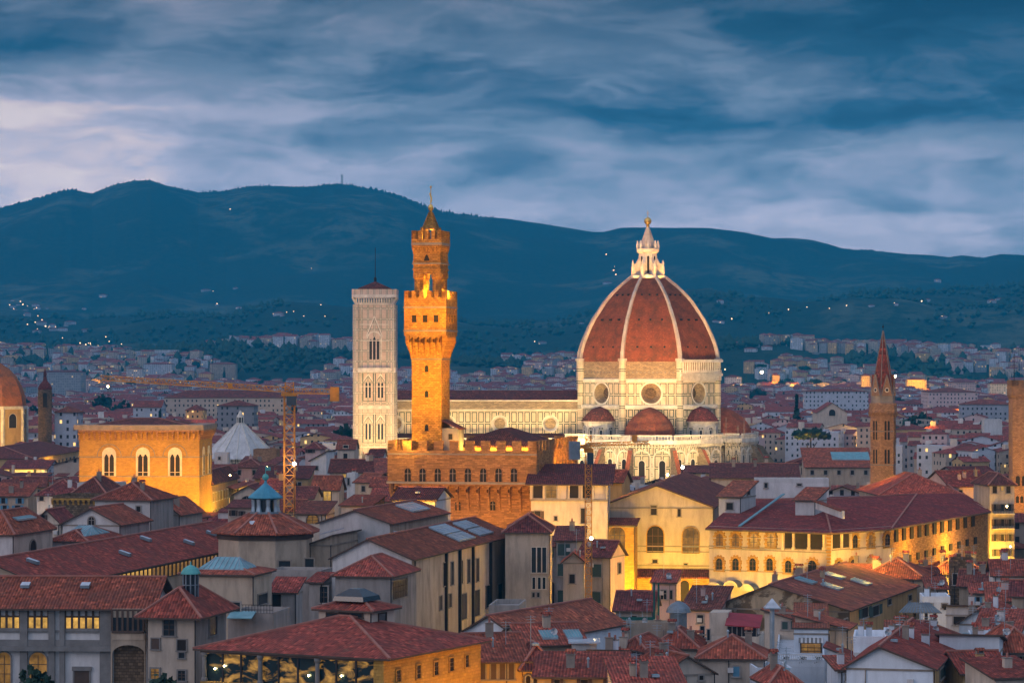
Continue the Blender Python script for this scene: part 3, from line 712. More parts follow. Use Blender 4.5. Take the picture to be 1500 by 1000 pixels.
# tribunes and the small round exedrae
def tribune(pts, zt, arches):
    body = MB(); body.extr(pts, 0, zt-3, 'mlow'); bo = body.build('tribune_wall', cath)
    bl = MB(); n = len(pts)
    for i in range(n-1):
        a, b_ = V((*pts[i], 0)), V((*pts[i+1], 0)); d = (b_-a); L = d.length; d /= L; nn = V((d.y, -d.x, 0))
        e = .9
        bl.prism([a-d*.3+V((0,0,zt-1.6)), a-d*.3+nn*e+V((0,0,zt-1.6)), b_+d*.3+nn*e+V((0,0,zt-1.6)), b_+d*.3+V((0,0,zt-1.6))], 1.5, 'mplain')
        bl.prism([a+nn*(e-.4)+V((0,0,zt+.3)), a+nn*e+V((0,0,zt+.3)), b_+nn*e+V((0,0,zt+.3)), b_+nn*(e-.4)+V((0,0,zt+.3))], .5, 'mplain')
        k = max(2, int(L/1.1))
        for j in range(k):
            p = a+d*(L*(j+.5)/k)+nn*(e-.2); bl.beam(p+V((0,0,zt-1.6)), p+V((0,0,zt)), .35, 'mplain')
            p2 = a+d*(L*(j+.5)/k); bl.beam(p2+V((0,0,zt-4.4)), p2+nn*.8+V((0,0,zt-3.2)), .4, 'mplain')
        kk = arches[i]
        for j in range(kk):
            w = min(6.6, L/kk-1.4); p = a+d*(L*(j+.5)/kk)
            ar = link('blind_arch', window(w, w*1.75, 'archblind' if False else 'archglassgrid' if False else 'arch_panel', 'mplain'), bo, (p.x+nn.x*.05, p.y+nn.y*.05, zt-5.6-w*1.75), math.atan2(d.y, d.x))
    bl.build('balustrade', cath)
    return bo
# blind panels: an arch of marble rather than an opening
_w0 = window
def window(w, h, style, frame='sash'):
    if style != 'arch_panel': return _w0(w, h, style, frame)
    w, h = round(w, 1), round(h, 1); key = (w, h, style, frame)
    if key in WC: return WC[key]
    m = MB(); A = arch_pts(w, h, 10); o = arch_pts(w+1.0, h+.5, 10); i2 = arch_pts(w*.36, h*.62, 8)
    m.poly([(x, -.02, z) for x, z in A], 'mdrum'); m.poly([(x, -.08, z+.6) for x, z in i2], 'void')
    o3 = arch_pts(w*.36+.7, h*.62+.35, 8)
    for X_, O_, y_ in ((A, o, -.45), (i2, o3, -.2)):
        dz = .6 if X_ is i2 else 0
        for i in range(len(X_)):
            j = (i+1) % len(X_)
            m.poly([(X_[i][0], y_, X_[i][1]+dz), (X_[j][0], y_, X_[j][1]+dz), (O_[j][0], y_, O_[j][1]+dz), (O_[i][0], y_, O_[i][1]+dz)][::-1], frame)
            m.poly([(X_[i][0], 0, X_[i][1]+dz), (X_[j][0], 0, X_[j][1]+dz), (X_[j][0], y_, X_[j][1]+dz), (X_[i][0], y_, X_[i][1]+dz)], 'green' if dz else frame)
            m.poly([(O_[i][0], y_, O_[i][1]+dz), (O_[j][0], y_, O_[j][1]+dz), (O_[j][0], .1, O_[j][1]+dz), (O_[i][0], .1, O_[i][1]+dz)], frame)
    WC[key] = m.mesh('blind_arch'); return WC[key]
def loc2(px, Y): return ((px-750)*Y/F-CX, Y-CY)
sp = [loc2(*a) for a in ((830,1066),(843,1058),(884,1045),(925,1036),(985,1036),(1024,1045),(1056,1058),(1052,1075))]
tribune(sp, 31.2, [1,2,2,2,2,2,1,0])
ep = [loc2(*a) for a in ((1054,1078),(1062,1066),(1084,1064),(1102,1074),(1108,1090),(1102,1104),(1060,1106))]
tribune(ep, 31.2, [1,2,2,2,1,1])
tp = [(9.9,30.6),(9.5,33),(8.4,35.4),(6.6,37.7),(4.2,39.6),(2.0,40.8),(.3,41.3)]
m = MB(); x, y = loc2(952, 1057.5); m.rings([(10.3,28),(10.3,30.6)], 8, 'mplain', 10, x, y); m.rings(tp, 8, 'dome', 10, x, y); m.build('tribune_dome', cath)
m = MB(); x, y = loc2(1059, 1086); m.rings([(11.8,28),(11.8,30.6)], 8, 'mplain', 22.5, x, y); m.rings([(r*1.17, z if z < 31 else 30.6+(z-30.6)*.96) for r, z in tp], 8, 'dome', 22.5, x, y); m.build('tribune_dome', cath)
for sx in (-1, 1):
    x, y = 18.7*sx, -18.7; m = MB(); m.rings([(6.2,27),(6.2,35.4),(6.9,35.8),(6.9,36.2)], 16, 'mplain', 0, x, y); ex = m.build('exedra', cath)
    m = MB(); m.rings([(7.3,36.1),(5.4,38.6),(3.2,40.6),(.3,41.6)], 16, 'roofd', 0, x, y); m.build('cone_roof', ex)
    for k in range(5):
        a = R(-90+(0 if sx < 0 else 0)-72+36*k); link('niche', window(2.2, 4.6, 'archdim' if False else 'arch_panel', 'mplain'), ex, (x+6.15*math.cos(a), y+6.15*math.sin(a), 29.3), a+R(90))
for px, Y, dxx, dyy in ((884,1045,-5,-7),(925,1036,-2.5,-9),(985,1036,2.5,-9),(1024,1045,6,-7),(1102,1074,8,-4),(1108,1090,10,0)):
    x, y = loc2(px, Y); m = MB(); L = math.hypot(dxx, dyy); t_ = V((-dyy/L, dxx/L, 0))*.8
    pr = [V((x,y,0)), V((x,y,27)), V((x+dxx*.25,y+dyy*.25,26)), V((x+dxx,y+dyy,15.5)), V((x+dxx*1.25,y+dyy*1.25,15.5)), V((x+dxx*1.25,y+dyy*1.25,0))]
    m.poly([p-t_ for p in pr], 'raw'); m.poly([p+t_ for p in pr[::-1]], 'raw')
    for i in range(6): j = (i+1) % 6; m.poly([pr[i]-t_, pr[i]+t_, pr[j]+t_, pr[j]-t_], 'dome' if i == 2 else 'raw')
    m.build('sloping_buttress', cath)
m = MB()                                                      # scaffolding on the choir
x0, y0 = loc2(1046, 1040)
for i in range(8):
    for z in range(0, 31, 3):
        if i < 7: m.beam((x0+i*2.2, y0, z+1), (x0+i*2.2+2.2, y0, z+1), .14, 'ledge')
    m.beam((x0+i*2.2, y0, 0), (x0+i*2.2, y0, 32+3*(i % 3)), .14, 'ledge')
sc_ = m.build('scaffolding'); sc_.location = (CX, CY, 0); tag(sc_, 'thin pole scaffolding climbing the wall between the two tribune domes of the cathedral', 'scaffolding')

# ================================================================ marble bell tower
bx = (548.3-750)*1050/F; bt = thing('marble_bell_tower', 'square white and pink marble bell tower left of the orange watchtower', 'bell tower', (bx, 1057.2, 0))
h = 7.1
def sq(h_, z0, z1, mat): m = MB(); m.box((-h_,-h_,z0),(h_,h_,z1), mat); return m
for z0, z1, mt in ((0,22.6,'mlow'),(23.6,41.0,'mcamp'),(42.2,54.5,'mcamp'),(56.0,79.5,'mcamp')): sq(h-.3, z0-.1, z1+.1, mt).build('shaft', bt)
for z, hh, pr in ((22.5,1.2,.5),(40.9,1.2,.6),(54.4,1.7,.8),(26.6,.4,.15),(49.0,.3,.1),(66.,.3,.1),(72.,.3,.1)): sq(h+pr, z, z+hh, 'mplain').build('string_course', bt)
for sx in (-1, 1):
    for sy in (-1, 1):
        m = MB(); m.rings([(1.35,0),(1.35,79.6)], 8, 'mcamp', 22.5, sx*(h-.35), sy*(h-.35)); m.build('corner_buttress', bt)
m = MB(); m.box((-h-.2,-h-.2,79.4),(h+.2,h+.2,80.2), 'mplain')
for i in range(15):
    for sx, sy in ((0,-1),(1,0),(0,1),(-1,0)):
        t = -h+.5+i*(2*h-1)/14; a = (t if sx == 0 else sx*h, t if sy == 0 else sy*h)
        m.beam((a[0], a[1], 80.2), (a[0]+sx*1.1, a[1]+sy*1.1, 82.2), .5, 'mplain', .7)
m.box((-h-1.2,-h-1.2,82.2),(h+1.2,h+1.2,83.2), 'mplain'); m.box((-h-1.2,-h-1.2,83.2),(h+1.2,-h-.8,85.2), 'mcamp'); m.box((-h-1.2,h+.8,83.2),(h+1.2,h+1.2,85.2), 'mcamp'); m.box((h+.8,-h-.8,83.2),(h+1.2,h+.8,85.2), 'mcamp'); m.box((-h-1.2,-h-.8,83.2),(-h-.8,h+.8,85.2), 'mcamp')
m.build('crowning_gallery', bt)
m = MB(); m.rings([(8.6,83.4),(8.6,85.6),(.4,88.2),(.4,88.9)], 4, 'roofd', 45); m.build('pyramid_roof', bt)
m = MB(); m.rings([(.5,88.2),(.5,89.6),(.14,90),(.1,101)], 8, 'iron'); m.build('mast', bt)
def gable(w, z, hh, y, x=0.):
    m = MB(); a, b_, c = (x-w/2, y, z), (x+w/2, y, z), (x, y, z+hh)
    for p, q_ in ((a, c), (b_, c)): m.beam(p, q_, .35, 'mplain', .45); m.beam((p[0]*1.0+(.35 if p[0] > x else -.35)*-1, p[1]-.05, p[2]), (q_[0], q_[1]-.05, q_[2]-.6), .18, 'green', .2)
    return m
for rot in (0, 90, -90):
    c, s = math.cos(R(rot)), math.sin(R(rot))
    def pl(x, z, mesh, nm, y=-h+.25): o = link(nm, mesh, bt, (x*c-y*s, x*s+y*c, z), R(rot)); return o
    for zb, zt, wd in ((45.0,50.8,1.5),(29.6,35.6,1.5)):
        for x in (-2.3, 2.3):
            for dx_ in (-.62, .62): pl(x+dx_, zb, window(.8, zt-zb, 'gothicthin', 'mplain'), 'lancet_window')
            g_ = gable(3.6, zt+.3, 2.6, -h+.1, x); o = g_.build('window_gable', bt); o.rotation_euler[2] = R(rot)
            m = MB()
            for a in (-1.9, 1.9): m.box((x+a-.12,-h-.15,zb-1.2),(x+a+.12,-h+.35,zt+3.2), 'green')
            m.box((x-1.9,-h-.12,zb-1.3),(x+1.9,-h+.35,zb-1.1), 'green'); o = m.build('window_frame', bt); o.rotation_euler[2] = R(rot)
    for dx_ in (-1.35, 0, 1.35): pl(dx_, 59.2, window(1.0, 8.4 if dx_ == 0 else 7.6, 'gothicthin', 'mplain'), 'lancet_window')
    o = gable(6.0, 67.6, 7.6, -h+.1).build('window_gable', bt); o.rotation_euler[2] = R(rot)
    m = MB(); A_, B_ = arch_pts(4.6, 10.2, 10), arch_pts(5.6, 10.8, 10)
    for i in range(1, len(A_)-1): m.poly([(A_[i][0],-h-.1,59+A_[i][1]),(A_[i+1][0],-h-.1,59+A_[i+1][1]),(B_[i+1][0],-h-.1,59+B_[i+1][1]),(B_[i][0],-h-.1,59+B_[i][1])][::-1], 'mplain')
    o = m.build('arch_moulding', bt); o.rotation_euler[2] = R(rot)

# ================================================================ town hall with its tower
r12 = R(-12); c12, s12 = math.cos(r12), math.sin(r12); TW, TD = 29.5, 43.8
TO = V((4.05-TW*c12, 600-TW*s12, 0)); th = thing('fortress_town_hall', 'rusticated stone fortress palace with battlements and a tall slender floodlit orange watchtower', 'palace', TO, r12)
m = MB(); m.box((0,0,0),(TW,TD,38.5), 'pv'); m.build('wall', th)
def merlons(par, x0, y0, x1, y1, z, zt, w, gap, mat, th_=.9):
    L = math.hypot(x1-x0, y1-y0); n = max(2, round((L+gap)/(w+gap))); w = (L-(n-1)*gap)/n; d = ((x1-x0)/L, (y1-y0)/L)
    for i in range(n):
        a = i*(w+gap); p = (x0+d[0]*a, y0+d[1]*a); q_ = (x0+d[0]*(a+w), y0+d[1]*(a+w)); nn = (-d[1]*th_, d[0]*th_)
        MB().extr([p, q_, (q_[0]+nn[0], q_[1]+nn[1]), (p[0]+nn[0], p[1]+nn[1])], z, zt, mat).build('merlon', par)
def battlement(parent, x0, y0, x1, y1, zb, z, zt, w, gap, mat, proud):
    a = (x0-proud, y0-proud); b_ = (x1+proud, y1+proud); m = MB()
    t = .9
    for p, q_ in (((a[0],a[1]),(b_[0],a[1]+t)), ((a[0],b_[1]-t),(b_[0],b_[1])), ((a[0],a[1]+t),(a[0]+t,b_[1]-t)), ((b_[0]-t,a[1]+t),(b_[0],b_[1]-t))): m.box((*p, zb), (*q_, z), mat)
    m.poly([(a[0]+.5,a[1]+.5,zb+.3),(b_[0]-.5,a[1]+.5,zb+.3),(b_[0]-.5,b_[1]-.5,zb+.3),(a[0]+.5,b_[1]-.5,zb+.3)], mat)
    pp = m.build('parapet', parent); pp = parent if parent.parent else pp
    c_ = [(a[0],a[1]),(b_[0],a[1]),(b_[0],b_[1]),(a[0],b_[1])]
    for i in range(4): merlons(pp, *c_[i], *c_[(i+1) % 4], z, zt, w, gap, mat)
def corbels(parent, x0, y0, x1, y1, z0, z1, proud, sp_, mat, faces='FRL', under='wallback'):
    for f in faces:
        if f == 'F': o, d, n_, L = (x0, y0), (1, 0), (0, -1), x1-x0
        elif f == 'R': o, d, n_, L = (x1, y0), (0, 1), (1, 0), y1-y0
        else: o, d, n_, L = (x0, y1), (0, -1), (-1, 0), y1-y0
        k = max(2, round(L/sp_)); s_ = L/k; m = MB()
        pt = lambda u, v, z: (o[0]+d[0]*u+n_[0]*v, o[1]+d[1]*u+n_[1]*v, z)
        for i in range(k+1):
            for sg in (-1, 1): m.poly([pt(i*s_+.22*sg, 0, z0), pt(i*s_+.22*sg, proud, z1-.6*(z1-z0)*.5), pt(i*s_+.22*sg, proud, z1), pt(i*s_+.22*sg, 0, z1)], mat)
            m.poly([pt(i*s_-.22, 0, z0), pt(i*s_+.22, 0, z0), pt(i*s_+.22, proud, z1-.3*(z1-z0)), pt(i*s_-.22, proud, z1-.3*(z1-z0))], mat)
            if i < k:
                rr = s_/2-.22; zc = z1-.35-rr; a_, b_ = i*s_+.22, (i+1)*s_-.22; cx = (a_+b_)/2
                pts = [pt(i*s_, proud, z1), pt(i*s_, proud, zc), pt(a_, proud, zc)]+[pt(cx-rr*math.cos(math.pi*t/8), proud, zc+rr*math.sin(math.pi*t/8)) for t in range(1, 8)]+[pt(b_, proud, zc), pt((i+1)*s_, proud, zc), pt((i+1)*s_, proud, z1)]
                m.poly(pts[::-1], mat)
        m.build('corbel_arcade', parent)
battlement(th, 0, 0, TW, TD, 32, 38.9, 41.0, 1.85, 1.5, 'pv', 1.5)
corbels(th, 0, 0, TW, TD, 25.6, 32, 1.5, 2.2, 'pv')
m = MB(); m.box((-1.7,-1.7,31.8),(TW+1.7,-1.5,32.3), 'ledge'); m.box((TW+1.5,-1.7,31.8),(TW+1.7,TD+1.7,32.3), 'ledge'); m.box((-1.6,-1.58,38.0),(TW+1.58,-1.5,38.3), 'ledge'); m.build('string_course', th)
thb = Bd(); thb.O = TO; thb.c, thb.s, thb.w, thb.d, thb.root = c12, s12, TW, TD, th
for x in (600, 621.6, 643.8, 665.7, 687.9, 710.3, 732.7, 755.2):
    o = pwin(thb, 'F', x-4.6, 685, x+4.6, 705, 'archmull', 'pv'); o.location.y = -1.5
for k in range(12): wput(thb, 'R', 2.5+k*3.4, 33.4, 1.4, 2.6, 'arch', 'pv').location.x = TW+1.5
for x in (671, 722): pwin(thb, 'F', x-4, 733, x+4, 747, 'archmull', 'pv')
m = MB()
for p in roof_polys('hip', 18, 30, 41.5, 3.4, .5): m.prism([(x+10.5, y+6, z-1.6) for x, y, z in p], .3, 'roofd')
m.box((10.6,6.1,38),(28.3,35.8,39.7), 'ochre'); m.build('inner_roof', th)
# tower
tx0, tx1, ty0, ty1 = 3.3, 9.8, .6, 8.4
tw = MB(); tw.box((tx0,ty0,38),(tx1,ty1,63.4), 'pvt'); two = tw.build('tower', th); MB().box((tx0+.35,ty0+.35,76.6),(tx1-.35,ty1-.35,83.2), 'pvt').build('belfry_wall', two)
battlement(two, tx0, ty0, tx1, ty1, 63.3, 71.4, 72.9, 1.0, .75, 'pvt', 1.35)
corbels(two, tx0, ty0, tx1, ty1, 58.4, 63.4, 1.35, 1.3, 'pvt')
for z in (64.2, 69.2):
    m = MB(); e = 1.5; m.box((tx0-e,ty0-e,z),(tx1+e,ty0-1.35,z+.35), 'ledge'); m.box((tx1+1.35,ty0-1.35,z),(tx1+e,ty1+e,z+.35), 'ledge'); m.box((tx0-e,ty0-1.35,z),(tx0-1.35,ty1+e,z+.35), 'ledge'); m.build('string_course', two)
for z in (59.2, ):
    m = MB(); e = .15; m.box((tx0-e,ty0-e,58.2),(tx1+e,ty1+e,58.5), 'ledge'); m.build('string_course', two)
twb = Bd(); twb.O = TO+V((c12*tx0-s12*ty0, s12*tx0+c12*ty0, 0)); twb.c, twb.s, twb.w, twb.d, twb.root = c12, s12, tx1-tx0, ty1-ty0, two
def twin(face, u, z, w, h_, st, proud=0., fr='pvt'):
    loc, rt = {'F': ((tx0+u, ty0-proud, z), 0), 'R': ((tx1+proud, ty0+u, z), R(90))}[face]; return link('window', window(w, h_, st, fr), two, loc, rt)
for z in (55.6, 50.2, 43.0): twin('F', 3.3, z, .8, 1.4, 'archthin')
twin('R', 4, 48.6, .6, 1.8, 'archthin')
for u in (.9, 3.3, 5.7): twin('F', u, 66.2, 1.0, 1.5, 'darkthin', 1.35)
for u in (1.3, 3.9, 6.5): twin('R', u, 66.2, .9, 1.6, 'darkthin', 1.35)
for x in (tx0+1.25, tx1-1.25):
    for y in (ty0+1.3, ty1-1.3):
        m = MB(); m.rings([(1.0,71.2),(1.0,75.4),(1.25,75.8),(1.25,76.7)], 12, 'pvt', 0, x, y); m.build('column', two)
m = MB()
for f, (o, d, L) in {'F': ((tx0+.3, ty0+.3), (1, 0), 5.9), 'R': ((tx1-.3, ty0+.3), (0, 1), 7.2), 'L': ((tx0+.3, ty1-.3), (0, -1), 7.2)}.items():
    A_ = arch_pts(L-2.8, 3.0+1.2, 10, True); cx = L/2
    pts = [(0, 80.6), (0, 75.8), (cx-(L-2.8)/2, 75.8)]
    aa = [(cx+x, 74.8+z) for x, z in A_[2:]][::-1]; pts += [p for p in aa if p[1] > 75.8]+[(cx+(L-2.8)/2, 75.8), (L, 75.8), (L, 80.6)]
    m.poly([(o[0]+d[0]*u, o[1]+d[1]*u, z) for u, z in pts][::-1], 'pvt')
m.build('belfry_arch', two)
for z, e, mt in ((78.6,.25,'ledge'),(79.0,.1,'pvt'),(77.4,.2,'pvt')):
    m = MB(); m.box((tx0+.3-e,ty0+.3-e,z),(tx1-.3+e,ty1-.3+e,z+.3), mt); m.build('string_course', two)
link('window', window(1.2, 1.6, 'gothicthin', 'pvt'), two, ((tx0+tx1)/2, ty0+.33, 79.1)); link('window', window(1.2, 2.6, 'archlit_dimthin', 'pvt'), two, (tx1-.33, (ty0+ty1)/2, 78.9), R(90))
battlement(two, tx0+.4, ty0+.4, tx1-.4, ty1-.4, 82.6, 84.0, 85.8, .85, .6, 'pvt', .45)
corbels(two, tx0+.4, ty0+.4, tx1-.4, ty1-.4, 80.8, 82.7, .45, .95, 'pvt')
m = MB(); e = .5; m.box((tx0+.4-e,ty0+.4-e,82.7),(tx1-.4+e,ty0-.04,83.2), 'ledge'); m.box((tx1-.4+.45,ty0-.04,82.7),(tx1-.4+e+.02,ty1,83.2), 'ledge'); m.build('string_course', two)
cx, cy = (tx0+tx1)/2, (ty0+ty1)/2
m = MB()
for a, b_ in ((-1,-1),(1,-1),(1,1),(-1,1)): m.beam((cx+a*1.9, cy+b_*1.9, 82.9), (cx+a*1.45, cy+b_*1.45, 86.6), .6, 'pvt')
m.rings([(2.1,86.2),(1.5,87.1),(.8,88.6),(.25,90.1)], 4, 'pvt', 45, cx, cy)
for i in range(9):
    t = i/9
    for a, b_ in ((-1,-1),(1,-1),(1,1),(-1,1)): r_ = 1.3-1.1*t; m.box((cx+a*r_-.14, cy+b_*r_-.14, 86.6+3.3*t), (cx+a*r_+.14, cy+b_*r_+.14, 87.0+3.3*t), 'pvt')
m.build('spire', two)
m = MB(); m.rings([(.1,90),(.5,90.4),(.6,90.9),(.4,91.4),(.08,91.7),(.07,95.4)], 10, 'gold', 0, cx, cy); m.beam((cx,cy,91.9),(cx+.15,cy,93.0), .35, 'gold', .3); m.beam((cx+.1,cy,93),(cx-.2,cy,94), .4, 'gold', .3); m.rings([(.05,95),(.28,95.3),(.05,95.6)], 6, 'gold', 0, cx, cy); m.build('weather_vane', two)
sb = MB(); sb.box((tx1+.05,1.2,38),(tx1+3.6,6.5,43.6), 'grey'); so_ = sb.build('stair_house', th)
m = MB(); m.prism([(tx1-.02,.8,45.4),(tx1-.02,6.9,45.4),(tx1+4.0,6.9,43.5),(tx1+4.0,.8,43.5)], .25, 'roofd'); m.build('roof', so_); link('window', window(.9, 1.2, 'dark'), so_, (tx1+1.9, 1.2, 41.2))

# ================================================================ grain hall church with tracery windows
b = B('tall floodlit honey stone church hall with three pointed tracery windows', 116, 292, 627, 778, -1.5, 0, 'hip', 2.4, 'hall', 'roofd', side=310.5, over=.9, name='church_hall', cat='church')
oh = b.root; W_, D_ = b.w, b.d
m = MB(); m.box((-1.3,-1.3,b.z-.5),(W_+1.3,D_+1.3,b.z+.9), 'ledge'); m.build('parapet', oh)
corbels(oh, 0, 0, W_, D_, b.z-3.3, b.z-.5, 1.2, 1.45, 'badia', 'FR')
for py in (669, 697.6): m = MB(); z = zat(py, 778); m.box((-.12,-.12,z-.15),(W_+.12,D_+.12,z+.15), 'ledge'); m.build('string_course', oh)
def tracery(w, h_):
    m = MB(); A_ = arch_pts(w, h_, 10); O_ = arch_pts(w+.8, h_+.4, 10)
    m.poly([(x, -.12, z) for x, z in A_], 'mplain')
    for i in range(len(A_)): j = (i+1) % len(A_); m.poly([(A_[i][0],-.3,A_[i][1]),(A_[j][0],-.3,A_[j][1]),(O_[j][0],-.3,O_[j][1]),(O_[i][0],-.3,O_[i][1])][::-1], 'mplain'); m.poly([(O_[i][0],-.3,O_[i][1]),(O_[j][0],-.3,O_[j][1]),(O_[j][0],.1,O_[j][1]),(O_[i][0],.1,O_[i][1])], 'mplain')
    return m
tm = tracery(3.0, 7.5).mesh('tracery'); lm = MB(); lm.poly([(x, -.2, z) for x, z in arch_pts(1.2, 5.9, 8, True)], 'void'); lm.box((-.6,-.26,.9),(.6,-.2,1.05), 'mplain'); lm = lm.mesh('lancet')
bam = MB(); A_, O_ = arch_pts(6.4, 3.2, 14)[2:], arch_pts(6.9, 3.45, 14)[2:]
for i in range(len(A_)-1): bam.poly([(A_[i][0],-.1,A_[i][1]),(A_[i+1][0],-.1,A_[i+1][1]),(O_[i+1][0],-.1,O_[i+1][1]),(O_[i][0],-.1,O_[i][1])][::-1], 'ledge')
bam = bam.mesh('relieving_arch')
for px in (160, 209.5, 256.5):
    u = ((px-116)/(292-116))*W_; z = zat(697, 778); t = link('tracery_window', tm, oh, (u, 0, z))
    for dx_ in (-.72, .72): link('lancet', lm, t, (dx_, -.0, .1))
    z2 = zat(669, 778); link('relieving_arch', bam, oh, (u, 0, z2+.15))
for k in (.3, .72):
    t = link('tracery_window', tm, oh, (W_, D_*k, zat(697, 778)), R(90))
    for dx_ in (-.72, .72): link('lancet', lm, t, (dx_, 0, .1))
    link('relieving_arch', bam, oh, (W_, D_*k, z2+.15), R(90))

# ================================================================ baptistery, other domes and towers
Y = 1060; bp = thing('baptistery', 'octagonal baptistery seen as a white ribbed pyramid roof with a small lantern', 'baptistery', ((352-750)*Y/F, Y, 0))
m = MB(); m.rings([(14.3,0),(14.3,21.5),(14.8,21.8),(14.8,22.6)], 8, 'mlow', 22.5); m.build('wall', bp)
m = MB(); m.rings([(15.2,22.4),(1.5,35.2)], 8, 'white', 22.5)
for k in range(16):
    a = R(22.5*k); rr = 1 if k % 2 else math.cos(R(22.5)); m.beam((15.2*rr*math.cos(a),15.2*rr*math.sin(a),22.5),(1.5*rr*math.cos(a),1.5*rr*math.sin(a),35.3), .22 if k % 2 == 0 else .34, 'mplain')
m.build('pyramid_roof', bp)
m = MB(); m.rings([(1.6,34.8),(1.6,35.6)], 8, 'mplain', 22.5); m.rings([(1.0,35.6),(1.0,37.6)], 8, 'void', 22.5); m.rings([(1.5,37.6),(1.4,37.9),(.2,40.2)], 8, 'mplain', 22.5)
for k in range(8): a = R(22.5+45*k); m.beam((1.3*math.cos(a),1.3*math.sin(a),35.6),(1.3*math.cos(a),1.3*math.sin(a),37.6), .3, 'mplain')
m.build('lantern', bp)
Y = 1300; ch = thing('domed_chapel', 'red brick ribbed dome on a floodlit yellow drum at the left edge of the town', 'church', ((-6-750)*Y/F, Y, 0))
m = MB(); m.rings([(14.2,0),(14.2,37)], 8, 'ochre', 22.5); m.rings([(14.8,37),(14.8,38.4)], 8, 'mplain', 22.5); m.build('drum', ch)
m = MB(); m.rings([(14.2,38.4),(13.6,43),(12,47.6),(9.4,52),(6,55.6),(1.8,58.2)], 8, 'dome', 22.5); m.build('dome', ch)
m = MB(); m.rings([(1.6,58),(1.5,61),(.2,63.5)], 8, 'mplain'); m.build('lantern', ch)
for k in range(8):
    a = R(45*k); rr = 14.2*math.cos(R(22.5)); link('round_window', window(4., 6.5, 'arch', 'mplain'), ch, (rr*math.cos(a), rr*math.sin(a), 28.5), a+R(90))
    m = MB(); a = R(22.5+45*k); m.rings([(.9,0),(.9,37)], 6, 'mplain', 0, 14.2*math.cos(a), 14.2*math.sin(a)); m.build('pilaster', ch)
Y = 1290; ct = thing('stone_belfry', 'dark brown belfry with a small onion cap beside the red brick dome', 'bell tower', ((66-750)*Y/F, Y, 0), R(8))
m = MB(); m.box((-3,-3,0),(3,3,46), 'brown'); m.build('shaft', ct); m = MB(); m.rings([(4.4,46),(4.4,46.8),(3.2,48.5),(1.4,50),(.9,52),(1.1,53),(.2,55.5)], 4, 'roofd', 45); m.build('cap', ct)
for f in (0, 90, -90):
    c, s = math.cos(R(f)), math.sin(R(f)); y = -3.0
    link('belfry_opening', window(1.9, 6.5, 'arch', 'brown'), ct, (-y*s, y*c, 38), R(f))
# hexagonal abbey tower
Y = 725; ab = thing('abbey_tower', 'slim hexagonal brick bell tower with a tall pointed red spire, right of the dome', 'bell tower', ((1295.8-750)*Y/F, Y+3, 0))
rr = 3.42; ph = 12
m = MB(); m.rings([(rr,0),(rr,44.2)], 6, 'badia', ph); m.build('shaft', ab)
for z in (31.4, 40.0, 24.6): m = MB(); m.rings([(rr+.12,z),(rr+.12,z+.3)], 6, 'ledge', ph); m.build('string_course', ab)
m = MB(); m.rings([(rr,44.2),(rr+.35,45),(rr+.35,47),(rr,47.4)], 6, 'badia', ph)
for k in range(6):
    for i in range(5):
        t = (i+.5)/5; a, b_ = R(ph+60*k), R(ph+60*k+60); x, y = (rr+.3)*(math.cos(a)*(1-t)+math.cos(b_)*t), (rr+.3)*(math.sin(a)*(1-t)+math.sin(b_)*t); m.beam((x,y,43.9),(x*1.07,y*1.07,45.0), .3, 'badia')
m.build('corbel_table', ab)
m = MB(); m.rings([(rr-.15,47),(rr-.15,49.2)], 6, 'ledge', ph); m.build('attic', ab)
sp_ = MB(); sp_.rings([(rr-.2,49.2),(.12,65.8)], 6, tiles('spire_tiles', (.30, .085, .06), .35, .4) and 'roof', ph); spo = sp_.build('spire', ab)
for k in range(6):
    a = R(ph+60*k); m = MB(); m.beam(((rr-.15)*math.cos(a),(rr-.15)*math.sin(a),49.2),(.1*math.cos(a),.1*math.sin(a),65.9), .16, 'ledge'); m.build('spire_rib', spo)
    a = R(ph+30+60*k); c, s = math.cos(a), math.sin(a); m = MB(); q3 = rr*math.cos(R(30))-.05
    A_ = [(-1.5,49.2),(1.5,49.2),(0,54.6)]
    f3 = [(c*q3-s*x, s*q3+c*x, z) for x, z in A_]; bk = [(c*(q3-2.2), s*(q3-2.2), 54.6)]
    m.poly(f3, 'badia'); m.poly([f3[1], bk[0], f3[2]], 'roof'); m.poly([f3[2], bk[0], f3[0]], 'roof')
    m.beam(f3[0], f3[2], .2, 'ledge'); m.beam(f3[1], f3[2], .2, 'ledge'); g_ = m.build('gablet', ab)
    m = MB()
    for t in range(8): a1, a2 = R(45*t), R(45*t+45); m.poly([(c*(q3+.08)-s*.62*math.cos(a1), s*(q3+.08)+c*.62*math.cos(a1), 50.7+.62*math.sin(a1)), (c*(q3+.08)-s*.62*math.cos(a2), s*(q3+.08)+c*.62*math.cos(a2), 50.7+.62*math.sin(a2)), (c*(q3+.08)-s*.38*math.cos(a2), s*(q3+.08)+c*.38*math.cos(a2), 50.7+.38*math.sin(a2)), (c*(q3+.08)-s*.38*math.cos(a1), s*(q3+.08)+c*.38*math.cos(a1), 50.7+.38*math.sin(a1))], 'paled')
    m.poly([(c*(q3+.04)-s*.4*math.cos(R(45*t)), s*(q3+.04)+c*.4*math.cos(R(45*t)), 50.7+.4*math.sin(R(45*t))) for t in range(8)], 'void'); m.build('rose', g_)
    q3 = rr*math.cos(R(30))
    for z, hh in ((38.0,4.8),(31.9,3.6),(21.6,2.6)):
        for dx_ in (-.42, .42):
            link('twin_window', window(.6, hh, 'archthin', 'badia'), ab, (c*q3-s*dx_, s*q3+c*dx_, z), a+R(90))
m = MB(); m.beam((0,0,65.8),(0,0,67.6), .12, 'iron'); m.rings([(.05,66.6),(.3,66.9),(.05,67.2)], 6, 'iron'); m.build('cross', ab)
